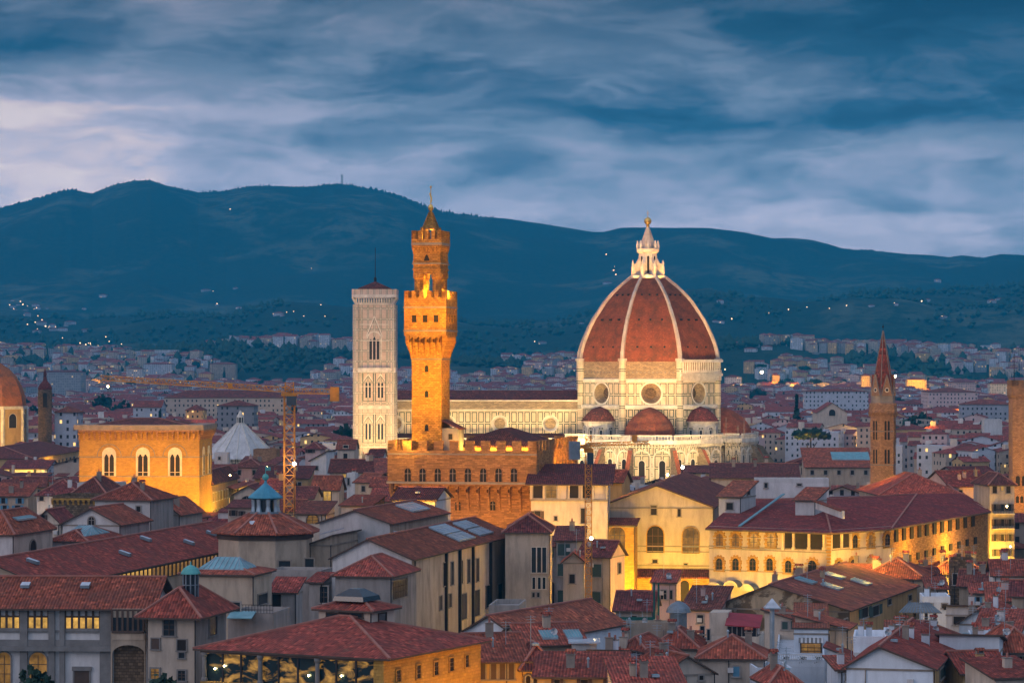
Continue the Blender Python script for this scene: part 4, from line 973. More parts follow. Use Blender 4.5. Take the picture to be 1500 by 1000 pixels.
# battlemented tower on the right edge
Y = 730; bg_ = thing('battlemented_tower', 'square brown stone tower with battlements cut by the right edge of the view', 'tower', ((1483.5-750)*Y/F, Y, 0), R(-2))
m = MB(); m.box((0,0,0),(7.6,7.6,49.8), 'badia'); m.build('shaft', bg_); battlement(bg_, 0, 0, 7.6, 7.6, 49.5, 51.6, 53.2, 1.0, .7, 'badia', .35); corbels(bg_, 0, 0, 7.6, 7.6, 48.3, 49.6, .35, .9, 'badia', 'FL')
for u, z, w, hh in ((1.3,26,1.1,2.6),(2.9,26,1.1,2.6),(1.2,21.6,.8,1.8),(2.3,21.6,.8,1.8),(3.4,12,.8,1)): link('window', window(w, hh, 'arch', 'badia'), bg_, (u, 0, z))
m = MB(); m.beam((.4,.4,53),(.4,.4,60), .14, 'iron'); m.build('mast', bg_)

# ================================================================ tower cranes
def truss(m, p, q_, w, n, mat, tri=False, ch=.16):
    p, q_ = V(p), V(q_); d = (q_-p); L = d.length; d /= L
    if abs(d.z) > .9: a, b_ = V((1,0,0)), V((0,1,0))
    else: a = d.cross(V((0,0,1))).normalized(); b_ = V((0,0,1))
    cs = [(-1,-1),(1,-1),(1,1),(-1,1)] if not tri else [(-1,-1),(1,-1),(0,1)]
    C_ = [a*x*w/2+b_*y*w/2 for x, y in cs]
    for c in C_: m.beam(p+c, q_+c, ch, mat)
    for i in range(n):
        t0, t1 = p+d*(L*i/n), p+d*(L*(i+1)/n)
        for k in range(len(C_)):
            c0, c1 = C_[k], C_[(k+1) % len(C_)]
            if i % 2: c0, c1 = c1, c0
            m.beam(t0+c0, t1+c1, ch*.65, mat); m.beam(t0+c0, t0+c1, ch*.6, mat)
def crane(label, px, Y, zt, w, tip, ctr, zg, head=2.6, ballast='crane'):
    x = (px-750)*Y/F; t = thing('tower_crane', label, 'crane', (x, Y, 0)); m = MB(); truss(m, (0,0,0), (0,0,zt), w, int(zt/w), 'crane', ch=.17*w/1.6); m.build('mast', t)
    m = MB(); truss(m, (0,0,zt+.9), (tip[0]-x, tip[1]-Y, tip[2]), w*.5, 34 if w > 2 else 12, 'crane', True, .15 if w > 2 else .14); j = m.build('jib', t)
    dj = V((tip[0]-x, tip[1]-Y, 0)).normalized()
    for k, f in enumerate((.12,.22,.3,.42,.6)):
        m = MB(); p = dj*f*50; m.box((p.x-.5,p.y-.4,zt-.3+f*3),(p.x+.5,p.y+.4,zt+.9+f*3), 'crane'); 
        if k == 3: m.build('trolley', t)
    m = MB(); c = V((ctr[0]-x, ctr[1]-Y, 0)); truss(m, (0,0,zt+.6), (c.x, c.y, zt+.6), w*.5, 8, 'crane', ch=.14); w < 2 or m.prism([V((0,-.7,zt+.2)), V((c.x,c.y-.7,zt+.2)), V((c.x,c.y+.7,zt+.2)), V((0,.7,zt+.2))], .25, 'crane')
    m.build('counter_jib', t); m = MB(); m.box((c.x-1.4,c.y-.9,zt-1.6),(c.x+.6,c.y+.9,zt+1.6), ballast); m.build('counterweight', t)
    m = MB(); truss(m, (0,0,zt), (0,0,zt+head), w*.8, 3, 'crane'); m.box((-w*.75,-w*.75,zt-.5),(w*.75,w*.75,zt+.2), 'crane'); m.box((-w*.2,-w*1.15,zt-2.6),(w*.75,-w*.52,zt-.5), 'glass'); m.build('slewing_head', t); return t
cr1 = crane('tall orange lattice tower crane standing between the baptistery and the marble tower', 424, 640, 50.6, 2.3, ((147-750)*690/F, 690, 54.0), ((493-750)*632/F, 632, 0), 50)
cr2 = crane('slim yellow lattice crane rising in front of the arched loggia, right of the fortress palace', 862, 505, 42.0, 1.15, ((950-750)*530/F, 530, 42.6), ((845-750)*500/F, 500, 0), 42, ballast='lead')
# ================================================================ houses one by one: left half, beyond the river block
def wb(b):  # a plain box part on a building in its own axes
    return b.root
B('long yellow floodlit palace under a dark roof, left of the honey stone church hall', -60, 48, 671, 1068, -1, 0, 'hip', 4, 'ochre', 'roofd', [('F',9,686,15,698,'shw'),('F',30,686,37,698,'shw'),('F',-12,686,-6,698,'shw')]+[('R',52+k*5.5,680-k*1.2,54.4+k*5.5,690-k*1.3,'dark') for k in range(11)], side=116, name='palace', cat='palace')
B('narrow beige house with pale blue shutters and a red lean-to roof at the left edge', -12, 41, 726, 700, -4, 10, 'sf', 2.6, 'beige', 'roof', [('F',2,729,8,737,'shb'),('F',26,729,32,737,'shb'),('F',4,740,10,747,'shb'),('F',22,740,30,747,'shb')], chim=2)
B('white house with a wide shallow purple-red roof in front of the yellow palace', 54, 116, 724, 690, -6, 14, 'hip', 3.4, 'white', 'roofd', [('F',58,727,64,733,'dark')], chim=2, ant=1)
B('low white flat-topped house under the stone church hall windows', 113, 168, 712, 672, -8, 10, 'flat', 0, 'white', 'roofd', [('F',119,715,124,722,'dark')], auto=[('F',2,4,.9,1.3,'dark',1.2)])
B('small orange-walled house tucked between the yellow palace and the purple roof', 20, 66, 712, 742, 6, 9, 'gx', 2.2, 'ochre', 'roofd', auto=[('F',2,3.4,.9,1.4,'shg',1.0)], chim=1)
B('dark red house roof with one glowing yellow dormer under the church hall', 96, 160, 729, 622, -8, 18, 'hip', 4.2, 'brown', 'roofd', [('F',124,722,132,728,'litthin')], name='house', chim=1)
b = B('old brown rubble church with a row of small corbels under the eave', 77, 138, 731, 603, -8, 12, 'flat', 0, 'brown', 'roofd', [('F',97,752,105,762,'gothic','mplain')], name='stone_church', cat='church')
corbels(b.root, 0, 0, b.w, b.d, b.z-1.2, b.z+.2, .4, 1.1, 'hall', 'F')
B('small cream gabled house in front of the brown rubble church', 49, 89, 766, 565, -12, 9, 'gy', 2.6, 'cream', 'roofd', [('F',60,754,66,761,'shw')], ant=1)
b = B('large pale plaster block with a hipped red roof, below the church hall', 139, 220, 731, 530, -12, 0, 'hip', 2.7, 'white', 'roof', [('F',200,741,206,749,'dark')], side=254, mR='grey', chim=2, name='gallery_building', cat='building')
B('little red-roofed annex hugging the pale plaster block', 240, 262, 752, 548, -12, 0, 'sr', 2.2, 'grey', 'roof', [], side=296, name='annex', cat='building', chim=1)
b = B('pale gabled block with an arched window between two glass-roofed pavilions', 92, 175, 767, 505, -12, 0, 'gy', 2.7, 'white', 'roof', [('F',130,757,138.5,769,'archmull','ledge')], side=219, mR='grey', name='gallery_building', cat='building')
b = B('cream pavilion with a big flat blue skylight on its red roof at the left edge', -40, 18.7, 779, 470, -12, 0, 'hip', 3.2, 'white', 'roof', [('R',43,790,52,806,'archdark','ledge')], side=77, mR='cream', name='gallery_pavilion', cat='building')
def skylight(b, u0, v0, u1, v1, k=.15, peak=0., mat='skyl'):
    m = MB(); zf = lambda u, v: roof_z(b, u, v)+k+.15
    c = [(u0,v0,zf(u0,v0)),(u1,v0,zf(u1,v0)),(u1,v1,zf(u1,v1)),(u0,v1,zf(u0,v1))]
    if peak:
        zt = max(p[2] for p in c)+peak; du, dv = (u1-u0)*.25, (v1-v0)*.5
        A_, B_ = (u0+du, v0+dv, zt), (u1-du, v0+dv, zt)
        for p in ([c[0],c[1],B_,A_],[c[1],c[2],B_],[c[2],c[3],A_,B_],[c[3],c[0],A_]): m.poly(p, mat)
        for i in range(1, 9):
            t = i/9; x = u0+(u1-u0)*t; xa = min(max(x, u0+du), u1-du); m.beam((x, v0, c[0][2]+(c[1][2]-c[0][2])*t+.04), (xa, v0+dv, zt+.04), .1, 'zinc')
        for i in range(1, 5): t = i/5; m.beam((u1, v0+(v1-v0)*t, c[1][2]+.04), (B_[0], B_[1], zt+.04), .1, 'zinc')
        for i in range(4): j = (i+1) % 4; m.poly([(c[i][0],c[i][1],c[i][2]-1.2),(c[j][0],c[j][1],c[j][2]-1.2),c[j],c[i]], 'zinc')
    else:
        m.prism(c, .25, mat, 'zinc'); n = 5
        for i in range(n+1): t = i/n; a = [V(c[0]).lerp(V(c[1]), t), V(c[3]).lerp(V(c[2]), t)]; m.beam(a[0]+V((0,0,.04)), a[1]+V((0,0,.04)), .08, 'zinc')
    return m.build('skylight', b.root)
skylight(b, b.w*.35, b.d*.3, b.w*.98-1, b.d*.75, .6)
b = B('low pavilion whose red roof carries a flat blue glass pyramid', 76, 125.5, 791, 488, -12, 0, 'hip', 1.4, 'white', 'roof', [('R',141,792,145,799,'dark'),('R',155,790,160,797,'dark')], side=173, mR='beige', name='gallery_pavilion', cat='building')
skylight(b, .8, 2, b.w-.8, b.d-2, .1, 1.5)
# the long corridor wing with its glowing window band
b = B('long corridor wing with a glowing band of small windows under its red roof', -160, 66, 857, 424, -12.4, 106, 'gy', 3.6, 'beige', 'roof', [], over=.8, rp=.62, name='corridor_wing', cat='building')
for k in range(52): wput(b, 'R', 1.2+k*2.03, b.z-2.6, 1.5, 1.9, 'litdimthin' if k > 22 else 'litthin', 'wood')
for u, v in ((.75,.1),(.85,.42),(.72,.60),(.86,.72),(.8,.88)):
    m = MB(); x, y = b.w*u, b.d*v; z = roof_z(b, x, y); m.prism([(x-.9,y-.6,z+1.0),(x+.9,y-.6,z+.45),(x+.9,y+.6,z+.45),(x-.9,y+.6,z+1.0)], .5, 'solar', 'lead'); m.build('skylight', b.root)
# octagonal tribune with the blue cupola
Y = 484; px = 389; t = thing('octagonal_gallery', 'octagonal room with a fan-shaped red roof and a blue cone cupola on columns', 'building', ((px-750)*(Y+9)/F, Y+9, 0), R(-6))
z8 = zat(781, Y); r8 = 8.3
m = MB(); m.rings([(r8,0),(r8,z8)], 8, 'beige', 22.5, cap=False); m.rings([(r8+.25,z8-1.3),(r8+.25,z8-.3)], 8, 'wood', 22.5); m.build('wall', t)
m = MB(); m.rings([(r8+1.3,z8-.35),(r8+1.3,z8-.1),(2.4,z8+3.2)], 8, 'roof', 22.5); ro = m.build('roof', t)
m = MB()
for k in range(8): a = R(22.5+45*k); m.beam(((r8+1.3)*math.cos(a),(r8+1.3)*math.sin(a),z8-.05),(2.3*math.cos(a),2.3*math.sin(a),z8+3.3), .35, 'cap')
m.build('ridge_cap', ro)
m = MB(); m.rings([(2.9,z8+2.7),(2.9,z8+3.3)], 8, 'lead', 22.5); m.rings([(1.5,z8+3.3),(1.5,z8+5.6)], 8, 'glass', 22.5)
for k in range(8):
    a = R(45*k+22.5); m.rings([(.5,z8+3.3),(.36,z8+4.2),(.42,z8+5.5)], 6, 'zinc', 0, 2.1*math.cos(a), 2.1*math.sin(a))
cu = m.build('cupola', t); m = MB(); m.rings([(2.3,z8+5.4),(3.1,z8+5.7),(3.0,z8+5.9),(1.2,z8+7.4),(.3,z8+8.2),(.2,z8+8.7)], 12, 'blueroof'); m.build('cone_roof', cu)
m = MB(); m.rings([(.1,z8+8.6),(.5,z8+8.9),(.6,z8+9.3),(.4,z8+9.7),(.06,z8+9.9),(.05,z8+11.2)], 8, 'copper'); m.prism([(.05,0,z8+11.1),(.9,0,z8+11),(.9,.05,z8+10.5),(.05,.05,z8+10.5)], .1, 'copper'); m.build('finial', cu)
m = MB(); m.prism([(-2.6,-5.6,z8+1.45),(-1.1,-5.9,z8+1.4),(-.9,-4.9,z8+1.95),(-2.4,-4.7,z8+1.95)], .2, 'solar'); m.build('skylight', t)
for px_, py_, w_, h_ in ((410,824,2.0,2.3),(447,820,1.5,2.2)):
    x = (px_-750)*475/F; link('window', window(w_, h_, 'glass', 'ledge'), t, tuple(Matrix.Rotation(R(6), 3, 'Z') @ V((x-t.location.x, Y+1.2-t.location.y, zat(py_+20, 480)))))
b = B('pavilion with a teal glass hipped skylight in front of the octagonal room', 268, 370, 841, 425, -12, 0, 'hip', 1.2, 'beige', 'roof', [('R',377,868,391,882,'glass','ledge')], side=398, mR='beige', name='gallery_pavilion', cat='building')
skylight(b, 1.8, 1.6, b.w-1.8, b.d-1.6, .1, 1.6)
B('low wall house with a small red pent roof beside the octagonal room', 397, 432, 866, 436, -12, 0, 'sf', 1.6, 'grey', 'roof', [('F',399,869,412,897,'void')], side=443, name='annex', cat='building')
B('grey plaster annex behind the railed terrace', 395, 470, 842, 462, -12, 7, 'flat', 0, 'grey', 'roof', [('F',404,880,409,886,'dark'),('F',470,858,480,882,'glassgrid')], name='annex', cat='building')
b = B('dim passage block with a pale blue awning below the teal skylight', 334, 400, 905, 408, -10, 10, 'flat', 0, 'grey', 'roof', [('F',340,882,352,904,'glass')], name='annex', cat='building')
m = MB(); m.prism([(.5,-2.4,b.z+.2),(b.w*.62,-2.4,b.z+.2),(b.w*.62,.2,b.z+1),(.5,.2,b.z+1)], .12, 'skyl'); m.build('awning', b.root)
m = MB()
for i in range(16): m.beam((i*b.w/15,-.1,b.z+.7),(i*b.w/15,-.1,b.z+1.9), .06, 'iron')
for z in (1.2, 1.9): m.beam((0,-.1,b.z+z),(b.w,-.1,b.z+z), .07, 'iron')
m.build('railing', b.root)
# the big gallery block with the tall slits
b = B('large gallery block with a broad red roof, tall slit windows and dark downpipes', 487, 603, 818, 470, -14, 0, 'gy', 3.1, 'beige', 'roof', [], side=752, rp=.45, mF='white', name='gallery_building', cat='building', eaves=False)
nb = b
for px_ in (651,662,675,686,699): pwin(b, 'R', px_-2, 823-(px_-651)*.12, px_+2, 857-(px_-651)*.14, 'glassthin', 'ledge')
for x0, y0, x1, y1 in ((643,872,647,892),(657,869,661,888),(674,868,683,905),(692,863,702,900),(711,856,717,888),(729,854,735,880),(738,846,741,874)): pwin(b, 'R', x0, y0, x1, y1, 'glassthin', 'ledge')
for v in (.02,.30,.43,.56,.74,.98):
    m = MB(); m.box((b.w+.02,b.d*v-.3,0),(b.w+.5,b.d*v+.3,b.z-.2), 'iron') if v not in (.02,.98) else m.beam((b.w+.2,b.d*v,0),(b.w+.2,b.d*v,b.z-.2), .2, 'iron'); m.build('downpipe', b.root)
for (u0, v0, u1, v1) in ((.50,.50,.72,.66),(.74,.50,.92,.66),(.52,.72,.70,.86),(.73,.72,.9,.86)): skylight(b, b.w*u0, b.d*v0, b.w*u1, b.d*v1, .3, mat='solar')
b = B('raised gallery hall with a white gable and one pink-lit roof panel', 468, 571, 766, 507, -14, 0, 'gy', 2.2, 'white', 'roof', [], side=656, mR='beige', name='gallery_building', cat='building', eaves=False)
skylight(b, b.w*.60, b.d*.55, b.w*.86, b.d*.85, .3, mat='solar')
m = MB(); m.prism([(b.w+.3, 1, b.z-1.4),(b.w+5, 1, b.z-3.0),(b.w+5, 2, b.z-3.0),(b.w+.3, 2, b.z-1.4)], 1.2, 'white'); m.build('parapet', b.root)
b = B('narrow beige bay left of the large gallery block with a lead roof strip', 455, 484, 796, 492, -14, 16, 'sl', 1.3, 'beige', 'roof', [], name='annex', cat='building')
m = MB(); m.prism([(.4,4,b.z+1.5),(b.w-1,4,b.z+2.1),(b.w-1,11,b.z+2.2),(.4,11,b.z+1.6)], .2, 'solar'); m.build('skylight', b.root)
b = B('low hipped wing with a lit grid window against the large gallery block', 491, 572, 842, 452, -14, 0, 'hip', 2.6, 'grey', 'roof', [('R',574,845,596,872,'glassgrid','ledge')], side=610, name='gallery_wing', cat='building')
B('small red-roofed porch with tall glass doors beside the hipped wing', 453, 470, 852, 455, -14, 0, 'sf', 1, 'grey', 'roof', [('F',469,858,480,882,'glassgrid')], side=485, name='annex', cat='building')
B('tall plain beige block with three slits, hipped dark roof, right of the gallery wall', 740, 804, 777, 520, -3, 16, 'hip', 2.6, 'beige', 'roofd', [('F',x-3,801,x+3,838,'glassthin','paled') for x in (782,790,797)]+[('F',x-2,845,x+2,862,'glassthin','paled') for x in (782,790,797)]+[('F',780,868,783,874,'dark'),('F',787,868,790,874,'dark')], name='building', cat='building')
B('flat terrace with air conditioners at the foot of the gallery wall', 716, 760, 893, 468, -6, 12, 'flat', 0, 'grey', 'roof', [], name='annex', cat='building', auto=[('F',1,3,1,1.4,'dark',1)])
# ---- houses around and behind the octagonal room, towards the marble tower
b = B('orange floodlit street front with rows of windows behind the church hall corner', 286, 310, 706, 803, -3, 0, 'hip', 3, 'ochre', 'roofd', [], side=348, name='palace', cat='palace')
for k in range(9):
    for z in (3.4, 8.2, 13): wput(b, 'R', 3+k*5.2, b.z-z-2.2, 1.6, 2.4, 'shw' if z > 4 else 'litdimshw', 'paled')
B('cream house with a big arched window and a shallow gable beside the blue cupola', 343, 384, 723, 700, -5, 12, 'gy', 2.0, 'cream', 'roofd', [('F',354,727,369,737,'archglassmull','wood'),('F',374,742,379,751,'dark')])
B('small cream house with two shuttered windows left of the blue cupola', 334, 368, 743, 672, -6, 9, 'sf', 1.3, 'cream', 'roofd', [('F',339,747,345,755,'shw'),('F',352,748,357,755,'shw')])
B('low orange house front with a long dark roof behind the crane mast', 373, 452, 700, 840, -3, 14, 'sf', 3.0, 'ochre', 'roofd', auto=[('F',1,5,1,1.5,'dark',1.2)], chim=2)
B('pink house with a hipped roof right below the white baptistery roof', 340, 383, 684, 905, -12, 12, 'hip', 2.4, 'pink', 'roofd', auto=[('F',2,4,1,1.5,'dark',1)], chim=2)
B('salmon house lit from the alley, right of the pink hipped house', 384, 400, 681, 900, -20, 12, 'sf', 2, 'pink', 'roofd', auto=[('F',2,4,1,1.5,'litdim',1)])
B('square brick attic block against the baptistery roof', 371, 405, 661, 965, -3, 9, 'flat', 0, 'badia', 'roofd', chim=1)
B('slim white turret house beside the church hall corner', 314, 333, 666, 900, -3, 6, 'flat', 0, 'white', 'roofd', [('F',320,669,323,673,'dark')])
B('low white house with a flat red terrace between the church hall and the pink houses', 312, 345, 690, 850, 4, 10, 'sf', 1.6, 'white', 'roof', auto=[('F',2,4,1,1.4,'shw',1)])
B('pale pink tower house near the foot of the marble tower', 447, 469, 656, 945, -8, 8, 'hip', 1.8, 'pink', 'roofd', [('F',451,658,458,663,'shw')])
B('blue-shadowed white gabled house left of the marble tower', 455, 478, 674, 860, -20, 0, 'sl', 2.6, 'white', 'roofd', [('F',461,682,466,688,'dark')], side=490)
B('cream chapel front with a small oval plaque beside the marble tower', 494, 519, 657, 1005, -3, 12, 'gx', 3, 'cream', 'roof', [('F',503,664,509,673,'dark','paled'),('F',503,652,510,656,'blindthin','paled')], name='chapel', cat='church')
B('long white house with two lit windows under a dark roof at the marble tower', 483, 552, 691, 832, -3, 14, 'gx', 3.4, 'white', 'roofd', [('F',502,694,507,699,'litthin'),('F',541,693,546,700,'litthin'),('F',518,694,523,700,'dark')], chim=3)
B('small white and blue roof house at the marble tower base', 541, 560, 667, 935, -10, 0, 'gx', 2, 'white', 'roofd', [('F',549,669,554,673,'shb')], side=566)
B('house with a plain plum roof left of the fortress palace', 552, 582, 692, 800, 4, 16, 'sf', 3.4, 'beige', 'roof', auto=[('F',2,4,1,1.5,'dark',1)], chim=1)
B('cream house with one glowing yellow window left of the fortress palace', 458, 496, 714, 720, -14, 0, 'gx', 2.8, 'cream', 'roof', [('F',474,719,485,732.5,'litmull','wood')], side=504)
B('thin white stair tower behind the cream house with the glowing window', 508, 520, 697, 745, -6, 5, 'flat', 0, 'white', 'roofd', [('F',509,700,512,710,'dark')], chim=1)
B('beige house with sloping walls and a red roof edge, right of the white stair tower', 520, 545, 706, 720, -24, 12, 'gx', 2, 'beige', 'roof', auto=[('F',1,4,1,1.4,'dark',1)])
B('yellow house with a shuttered window just left of the fortress palace', 544, 573, 712, 690, -6, 0, 'gx', 2.0, 'ochre', 'roof', [('F',555,714,564,720,'shw')], side=581)
B('lower yellow house under the shuttered one, left of the fortress palace', 543, 578, 733, 660, -4, 8, 'sf', 2.4, 'ochre', 'roof', auto=[('F',1,4,1,1.3,'shw',.8)])
b = B('white gabled attic with a dark roof standing on the street before the fortress palace', 576, 637, 731, 560, -14, 0, 'gx', 2.0, 'white', 'roofd', [], side=660)
B('cream house with an arched glowing window right of the crane foot', 436, 476, 752, 600, -8, 10, 'sf', 2.0, 'cream', 'roofd', [('F',450,753,466,766,'archlitdimgrid','wood')])
B('low rooftops with a small glass pyramid before the glowing-window house', 500, 543, 740, 612, -12, 12, 'sf', 1.6, 'white', 'roof', [])
B('row house with dark windows behind the octagonal roof', 408, 458, 729, 690, -6, 12, 'gx', 2.4, 'beige', 'roofd', auto=[('F',2,3.6,1,1.3,'dark',.8)], chim=2)
B('plum-roofed house between the cupola and the glowing arched window', 406, 440, 748, 640, -8, 11, 'gx', 2.2, 'beige', 'roofd', auto=[('F',1,3.6,1,1.3,'dark',.8)], chim=1)
B('wide ochre-walled house with a low roof beside the crane mast', 380, 424, 716, 770, -5, 11, 'gx', 2.4, 'ochre', 'roof', auto=[('F',2,3.6,1,1.4,'shg',.8)], chim=2)
# ================================================================ river block at the lower left
b = B('long white and grey stone river front with pilasters and glowing upper windows', -60, 216, 886, 376, -3, 15, 'gx', 3.1, 'white', 'roof', [], over=1.3, name='river_gallery', cat='building', eaves=False)
rb = b
def fx(px_): # photo column to metres along the front
    t = (px_-750)/F; return (t*b.O.y-b.O.x)/(b.c-t*b.s)
def fbox(x0, y0, x1, y1, pr, mat, nm, k=376):
    m = MB(); z0, z1 = zat(y1, k), zat(y0, k); m.box((fx(x0),-pr,z0),(fx(x1),.02,z1), mat); return m.build(nm, b.root)
for x0, x1 in ((30,41),(72,81),(88,95.5),(147,165.5)): fbox(x0, 888, x1, 1000, .45, 'pietra', 'pilaster')
fbox(-60, 937, 165, 946, .35, 'pietra', 'string_course'); fbox(-60, 946, 165, 953, .9, 'pietra', 'cornice'); fbox(-60, 923, 147, 926, .25, 'pietra', 'string_course')
for x0, x1 in ((-28,-2),(0,30),(41,71.5),(95.6,147)):
    n = round((x1-x0)/10.5); wd = fx(x1)-fx(x0); z0, z1, z2 = zat(920,376), zat(903,376), zat(890,376)
    fr = MB(); fr.box((fx(x0)-.25,-.3,z0-.4),(fx(x1)+.25,-.02,z0), 'pietra'); fr.box((fx(x0)-.1,-.25,z1-.12),(fx(x1)+.1,-.02,z1+.12), 'wood'); fr.box((fx(x0)-.1,-.25,z2),(fx(x1)+.1,-.02,z2+.3), 'wood')
    for i in range(n+1): x = fx(x0)+wd*i/n; fr.box((x-.14,-.28,z0),(x+.14,-.02,z2), 'wood')
    w_ = fr.build('window_band', b.root); pn = MB(); up = MB()
    pn.poly([(fx(x0),-.06,z0),(fx(x1),-.06,z0),(fx(x1),-.06,z1),(fx(x0),-.06,z1)], 'lit'); pn.build('pane', w_)
    up.poly([(fx(x0),-.07,z1),(fx(x1),-.07,z1),(fx(x1),-.07,z2),(fx(x0),-.07,z2)], 'white'); up.build('upper_pane', w_)
for x0, x1 in ((-3,16),(43,69)):
    w = fx(x1)-fx(x0); h_ = 4.4; link('arched_window', window(w, h_, 'archlitdimgrid', 'pietra'), b.root, ((fx(x0)+fx(x1))/2, 0, zat(1004,376)))
link('door', window(2.0, 3.0, 'shwclosed', 'pietra'), b.root, ((fx(108)+fx(132))/2, 0, zat(1012,376)))
fbox(106, 976, 134, 982, .3, 'pietra', 'door_lintel')
m = MB(); A_ = [(fx(167),zat(952,376))]; m.poly([(fx(166),-.3,zat(888,376)-5.0),(fx(166),-.3,zat(888,376)-3.2),(fx(215),-.3,zat(888,376)-3.2),(fx(215),-.3,zat(888,376)-5)], 'beige')
x0, x1 = fx(167), fx(214); r_ = (x1-x0)/2; zc = zat(956,376); pts = [(x0-.2,zat(926,376)),(x0-.2,0),(x0,0),(x0,zc)]+[(x0+r_-r_*math.cos(math.pi*i/10), zc+r_*.55*math.sin(math.pi*i/10)) for i in range(1,10)]+[(x1,zc),(x1,0),(x1+.1,0),(x1+.1,zat(926,376))]
m.poly([(x,-1.2,z) for x, z in pts], 'beige'); m.box((x0-.2,-1.2,zat(926,376)),(x1+.1,-.02,zat(925,376)), 'beige'); m.build('arch', b.root)
m = MB(); m.poly([(x0,-.1,0),(x1,-.1,0),(x1,-.1,zat(927,376)),(x0,-.1,zat(927,376))], 'brown'); m.build('arch_back', b.root)
fr = MB(); n = 6; z0, z2 = zat(922,376), zat(892,376); X0, X1 = fx(167), fx(213)
for i in range(n+1): x = X0+(X1-X0)*i/n; fr.box((x-.14,-1.45,z0),(x+.14,-1.22,z2), 'wood')
fr.box((X0,-1.5,z0-.3),(X1,-1.22,z0), 'wood'); w_ = fr.build('window_band', b.root); pn = MB(); pn.poly([(X0,-1.3,z0),(X1,-1.3,z0),(X1,-1.3,(z0+z2)/2+.4),(X0,-1.3,(z0+z2)/2+.4)], 'glass'); pn.build('pane', w_); pn = MB(); pn.box((X0,-1.28,z0-1.2),(X1,-.05,z2+.2), 'beige'); pn.build('bay', b.root)
for px_, py_ in ((34,857),(123,860)):
    pt = P(px_, py_+6, 380); lx, ly = (pt.x-b.O.x)*b.c+(pt.y-b.O.y)*b.s, 4.5; z = roof_z(b, lx, ly); m = MB(); m.prism([(lx-.6,ly-.6,z+.45),(lx+.6,ly-.6,z+.45),(lx+.6,ly+.6,z+.8),(lx-.6,ly+.6,z+.8)], .4, 'solar', 'lead'); m.build('skylight', b.root)
b = B('square cream corner house with small iron-grilled windows and a green-domed turret on its roof', 217, 285, 893, 371, -12, 13.5, 'hip', 2.5, 'cream', 'roof', [('F',240,905,256,930,'glassgrid','pietra'),('F',222,934,234,950,'shwclosedthin','pietra'),('F',260,936,273,952,'blindthin','pietra'),('F',262,955,271,963,'glassthin','pietra'),('F',221.5,978,233,993,'litdimgrid','pietra'),('F',261,981,272,996,'glassgrid','pietra'),('R',306,902,317,928,'glass','pietra')], over=1.4, mR='grey', name='corner_house', cat='house')
m = MB(); u_, v_ = b.w*.62, b.d*.42; z = roof_z(b, u_, v_)-.6; m.rings([(1.0,z),(1.0,z+3.0)], 10, 'glass', 0, u_, v_)
for k in range(10): a = R(36*k); m.beam((u_+1.04*math.cos(a), v_+1.04*math.sin(a), z),(u_+1.04*math.cos(a), v_+1.04*math.sin(a), z+3.0), .16, 'lead')
m.rings([(1.15,z+1.5),(1.15,z+1.62)], 10, 'lead', 0, u_, v_); tu = m.build('turret', b.root); m = MB(); m.rings([(1.35,z+3.0),(1.3,z+3.2),(1.0,z+3.7),(.5,z+4.05),(.1,z+4.2),(.08,z+4.6)], 12, 'copper', 0, u_, v_); m.build('dome', tu)
# glass loggia building at the bottom
b = B('honey stone building with a glazed columned loggia and a big hipped red roof', 300, 566, 961, 345, -27, 0, 'hip', 3.3, 'hall', 'roof', [('R',x0,y0,x1,y1,'glassgrid','hall') for x0, y0, x1, y1 in ((580,980,586,997),(609.6,973,615.5,992),(635.5,968,641,987),(658,963,664,981),(681,958.6,686,975.5))], side=704, over=1.1, name='loggia_building', cat='building', eaves=False)
lg = b; zt = b.z-.5
m = MB(); m.box((.3,-.25,b.z-4.2),(b.w-.1,-.05,b.z-.6), 'glowrefl'); w_ = m.build('glazing', b.root)
for u in (2.9,5.6,8.3,11.1,13.9,16.6,19.4,22.2,24.9):
    pm = MB(); pm.poly([(u-2.3,-.28,b.z-3.9),(u-.3,-.28,b.z-3.9),(u-.3,-.28,b.z-.9),(u-2.3,-.28,b.z-.9)], 'litd' if u not in (2.9,5.6,16.6) else 'litd'); 
    mm = MB(); mm.box((u-.12,-.4,b.z-4.2),(u+.12,-.25,b.z-.6), 'iron'); mm.build('mullion', w_)
for t_ in (0.0, .33, .66): 
    u = .35+t_*(b.w-1.2); m = MB(); m.rings([(.42,b.z-4.2),(.42,b.z-3.9),(.3,b.z-3.7),(.27,b.z-1.2),(.42,b.z-.9),(.42,b.z-.6)], 10, 'pietra', 0, u, -.65); m.build('column', b.root)
m = MB(); m.box((b.w-1.4,-.7,0),(b.w+.02,-.02,b.z-.4), 'hall'); m.box((-.1,-.9,b.z-5.3),(b.w-1.4,-.02,b.z-4.2), 'hall'); m.box((-.1,-.9,b.z-.65),(b.w-1.4,-.3,b.z-.2), 'wood'); m.build('parapet', b.root)
for k, (u, z) in enumerate(((1.8,-2.6),(3.2,-2.2),(15.5,-2.8),(20.2,-2.6))):
    m = MB(); m.rings([(.01,b.z+z-.12),(.14,b.z+z),(.01,b.z+z+.12)], 8, 'lamp', 0, u, -.45); m.build('wall_lamp', b.root)
pz = roof_z(b, b.w/2, b.d/2)
cb_ = B('small cream clerestory box with its own red roof on top of the glazed loggia building', 467, 543, 893, 361, -27, 0, 'hip', 1.0, 'cream', 'roof', [('F',x0,897,x1,903,'glassthin','wood') for x0, x1 in ((479,495),(498,512),(515,531))]+[('R',554,897,565,911,'glassthin','wood')], side=578, over=.7, name='clerestory', cat='building', z0=22)
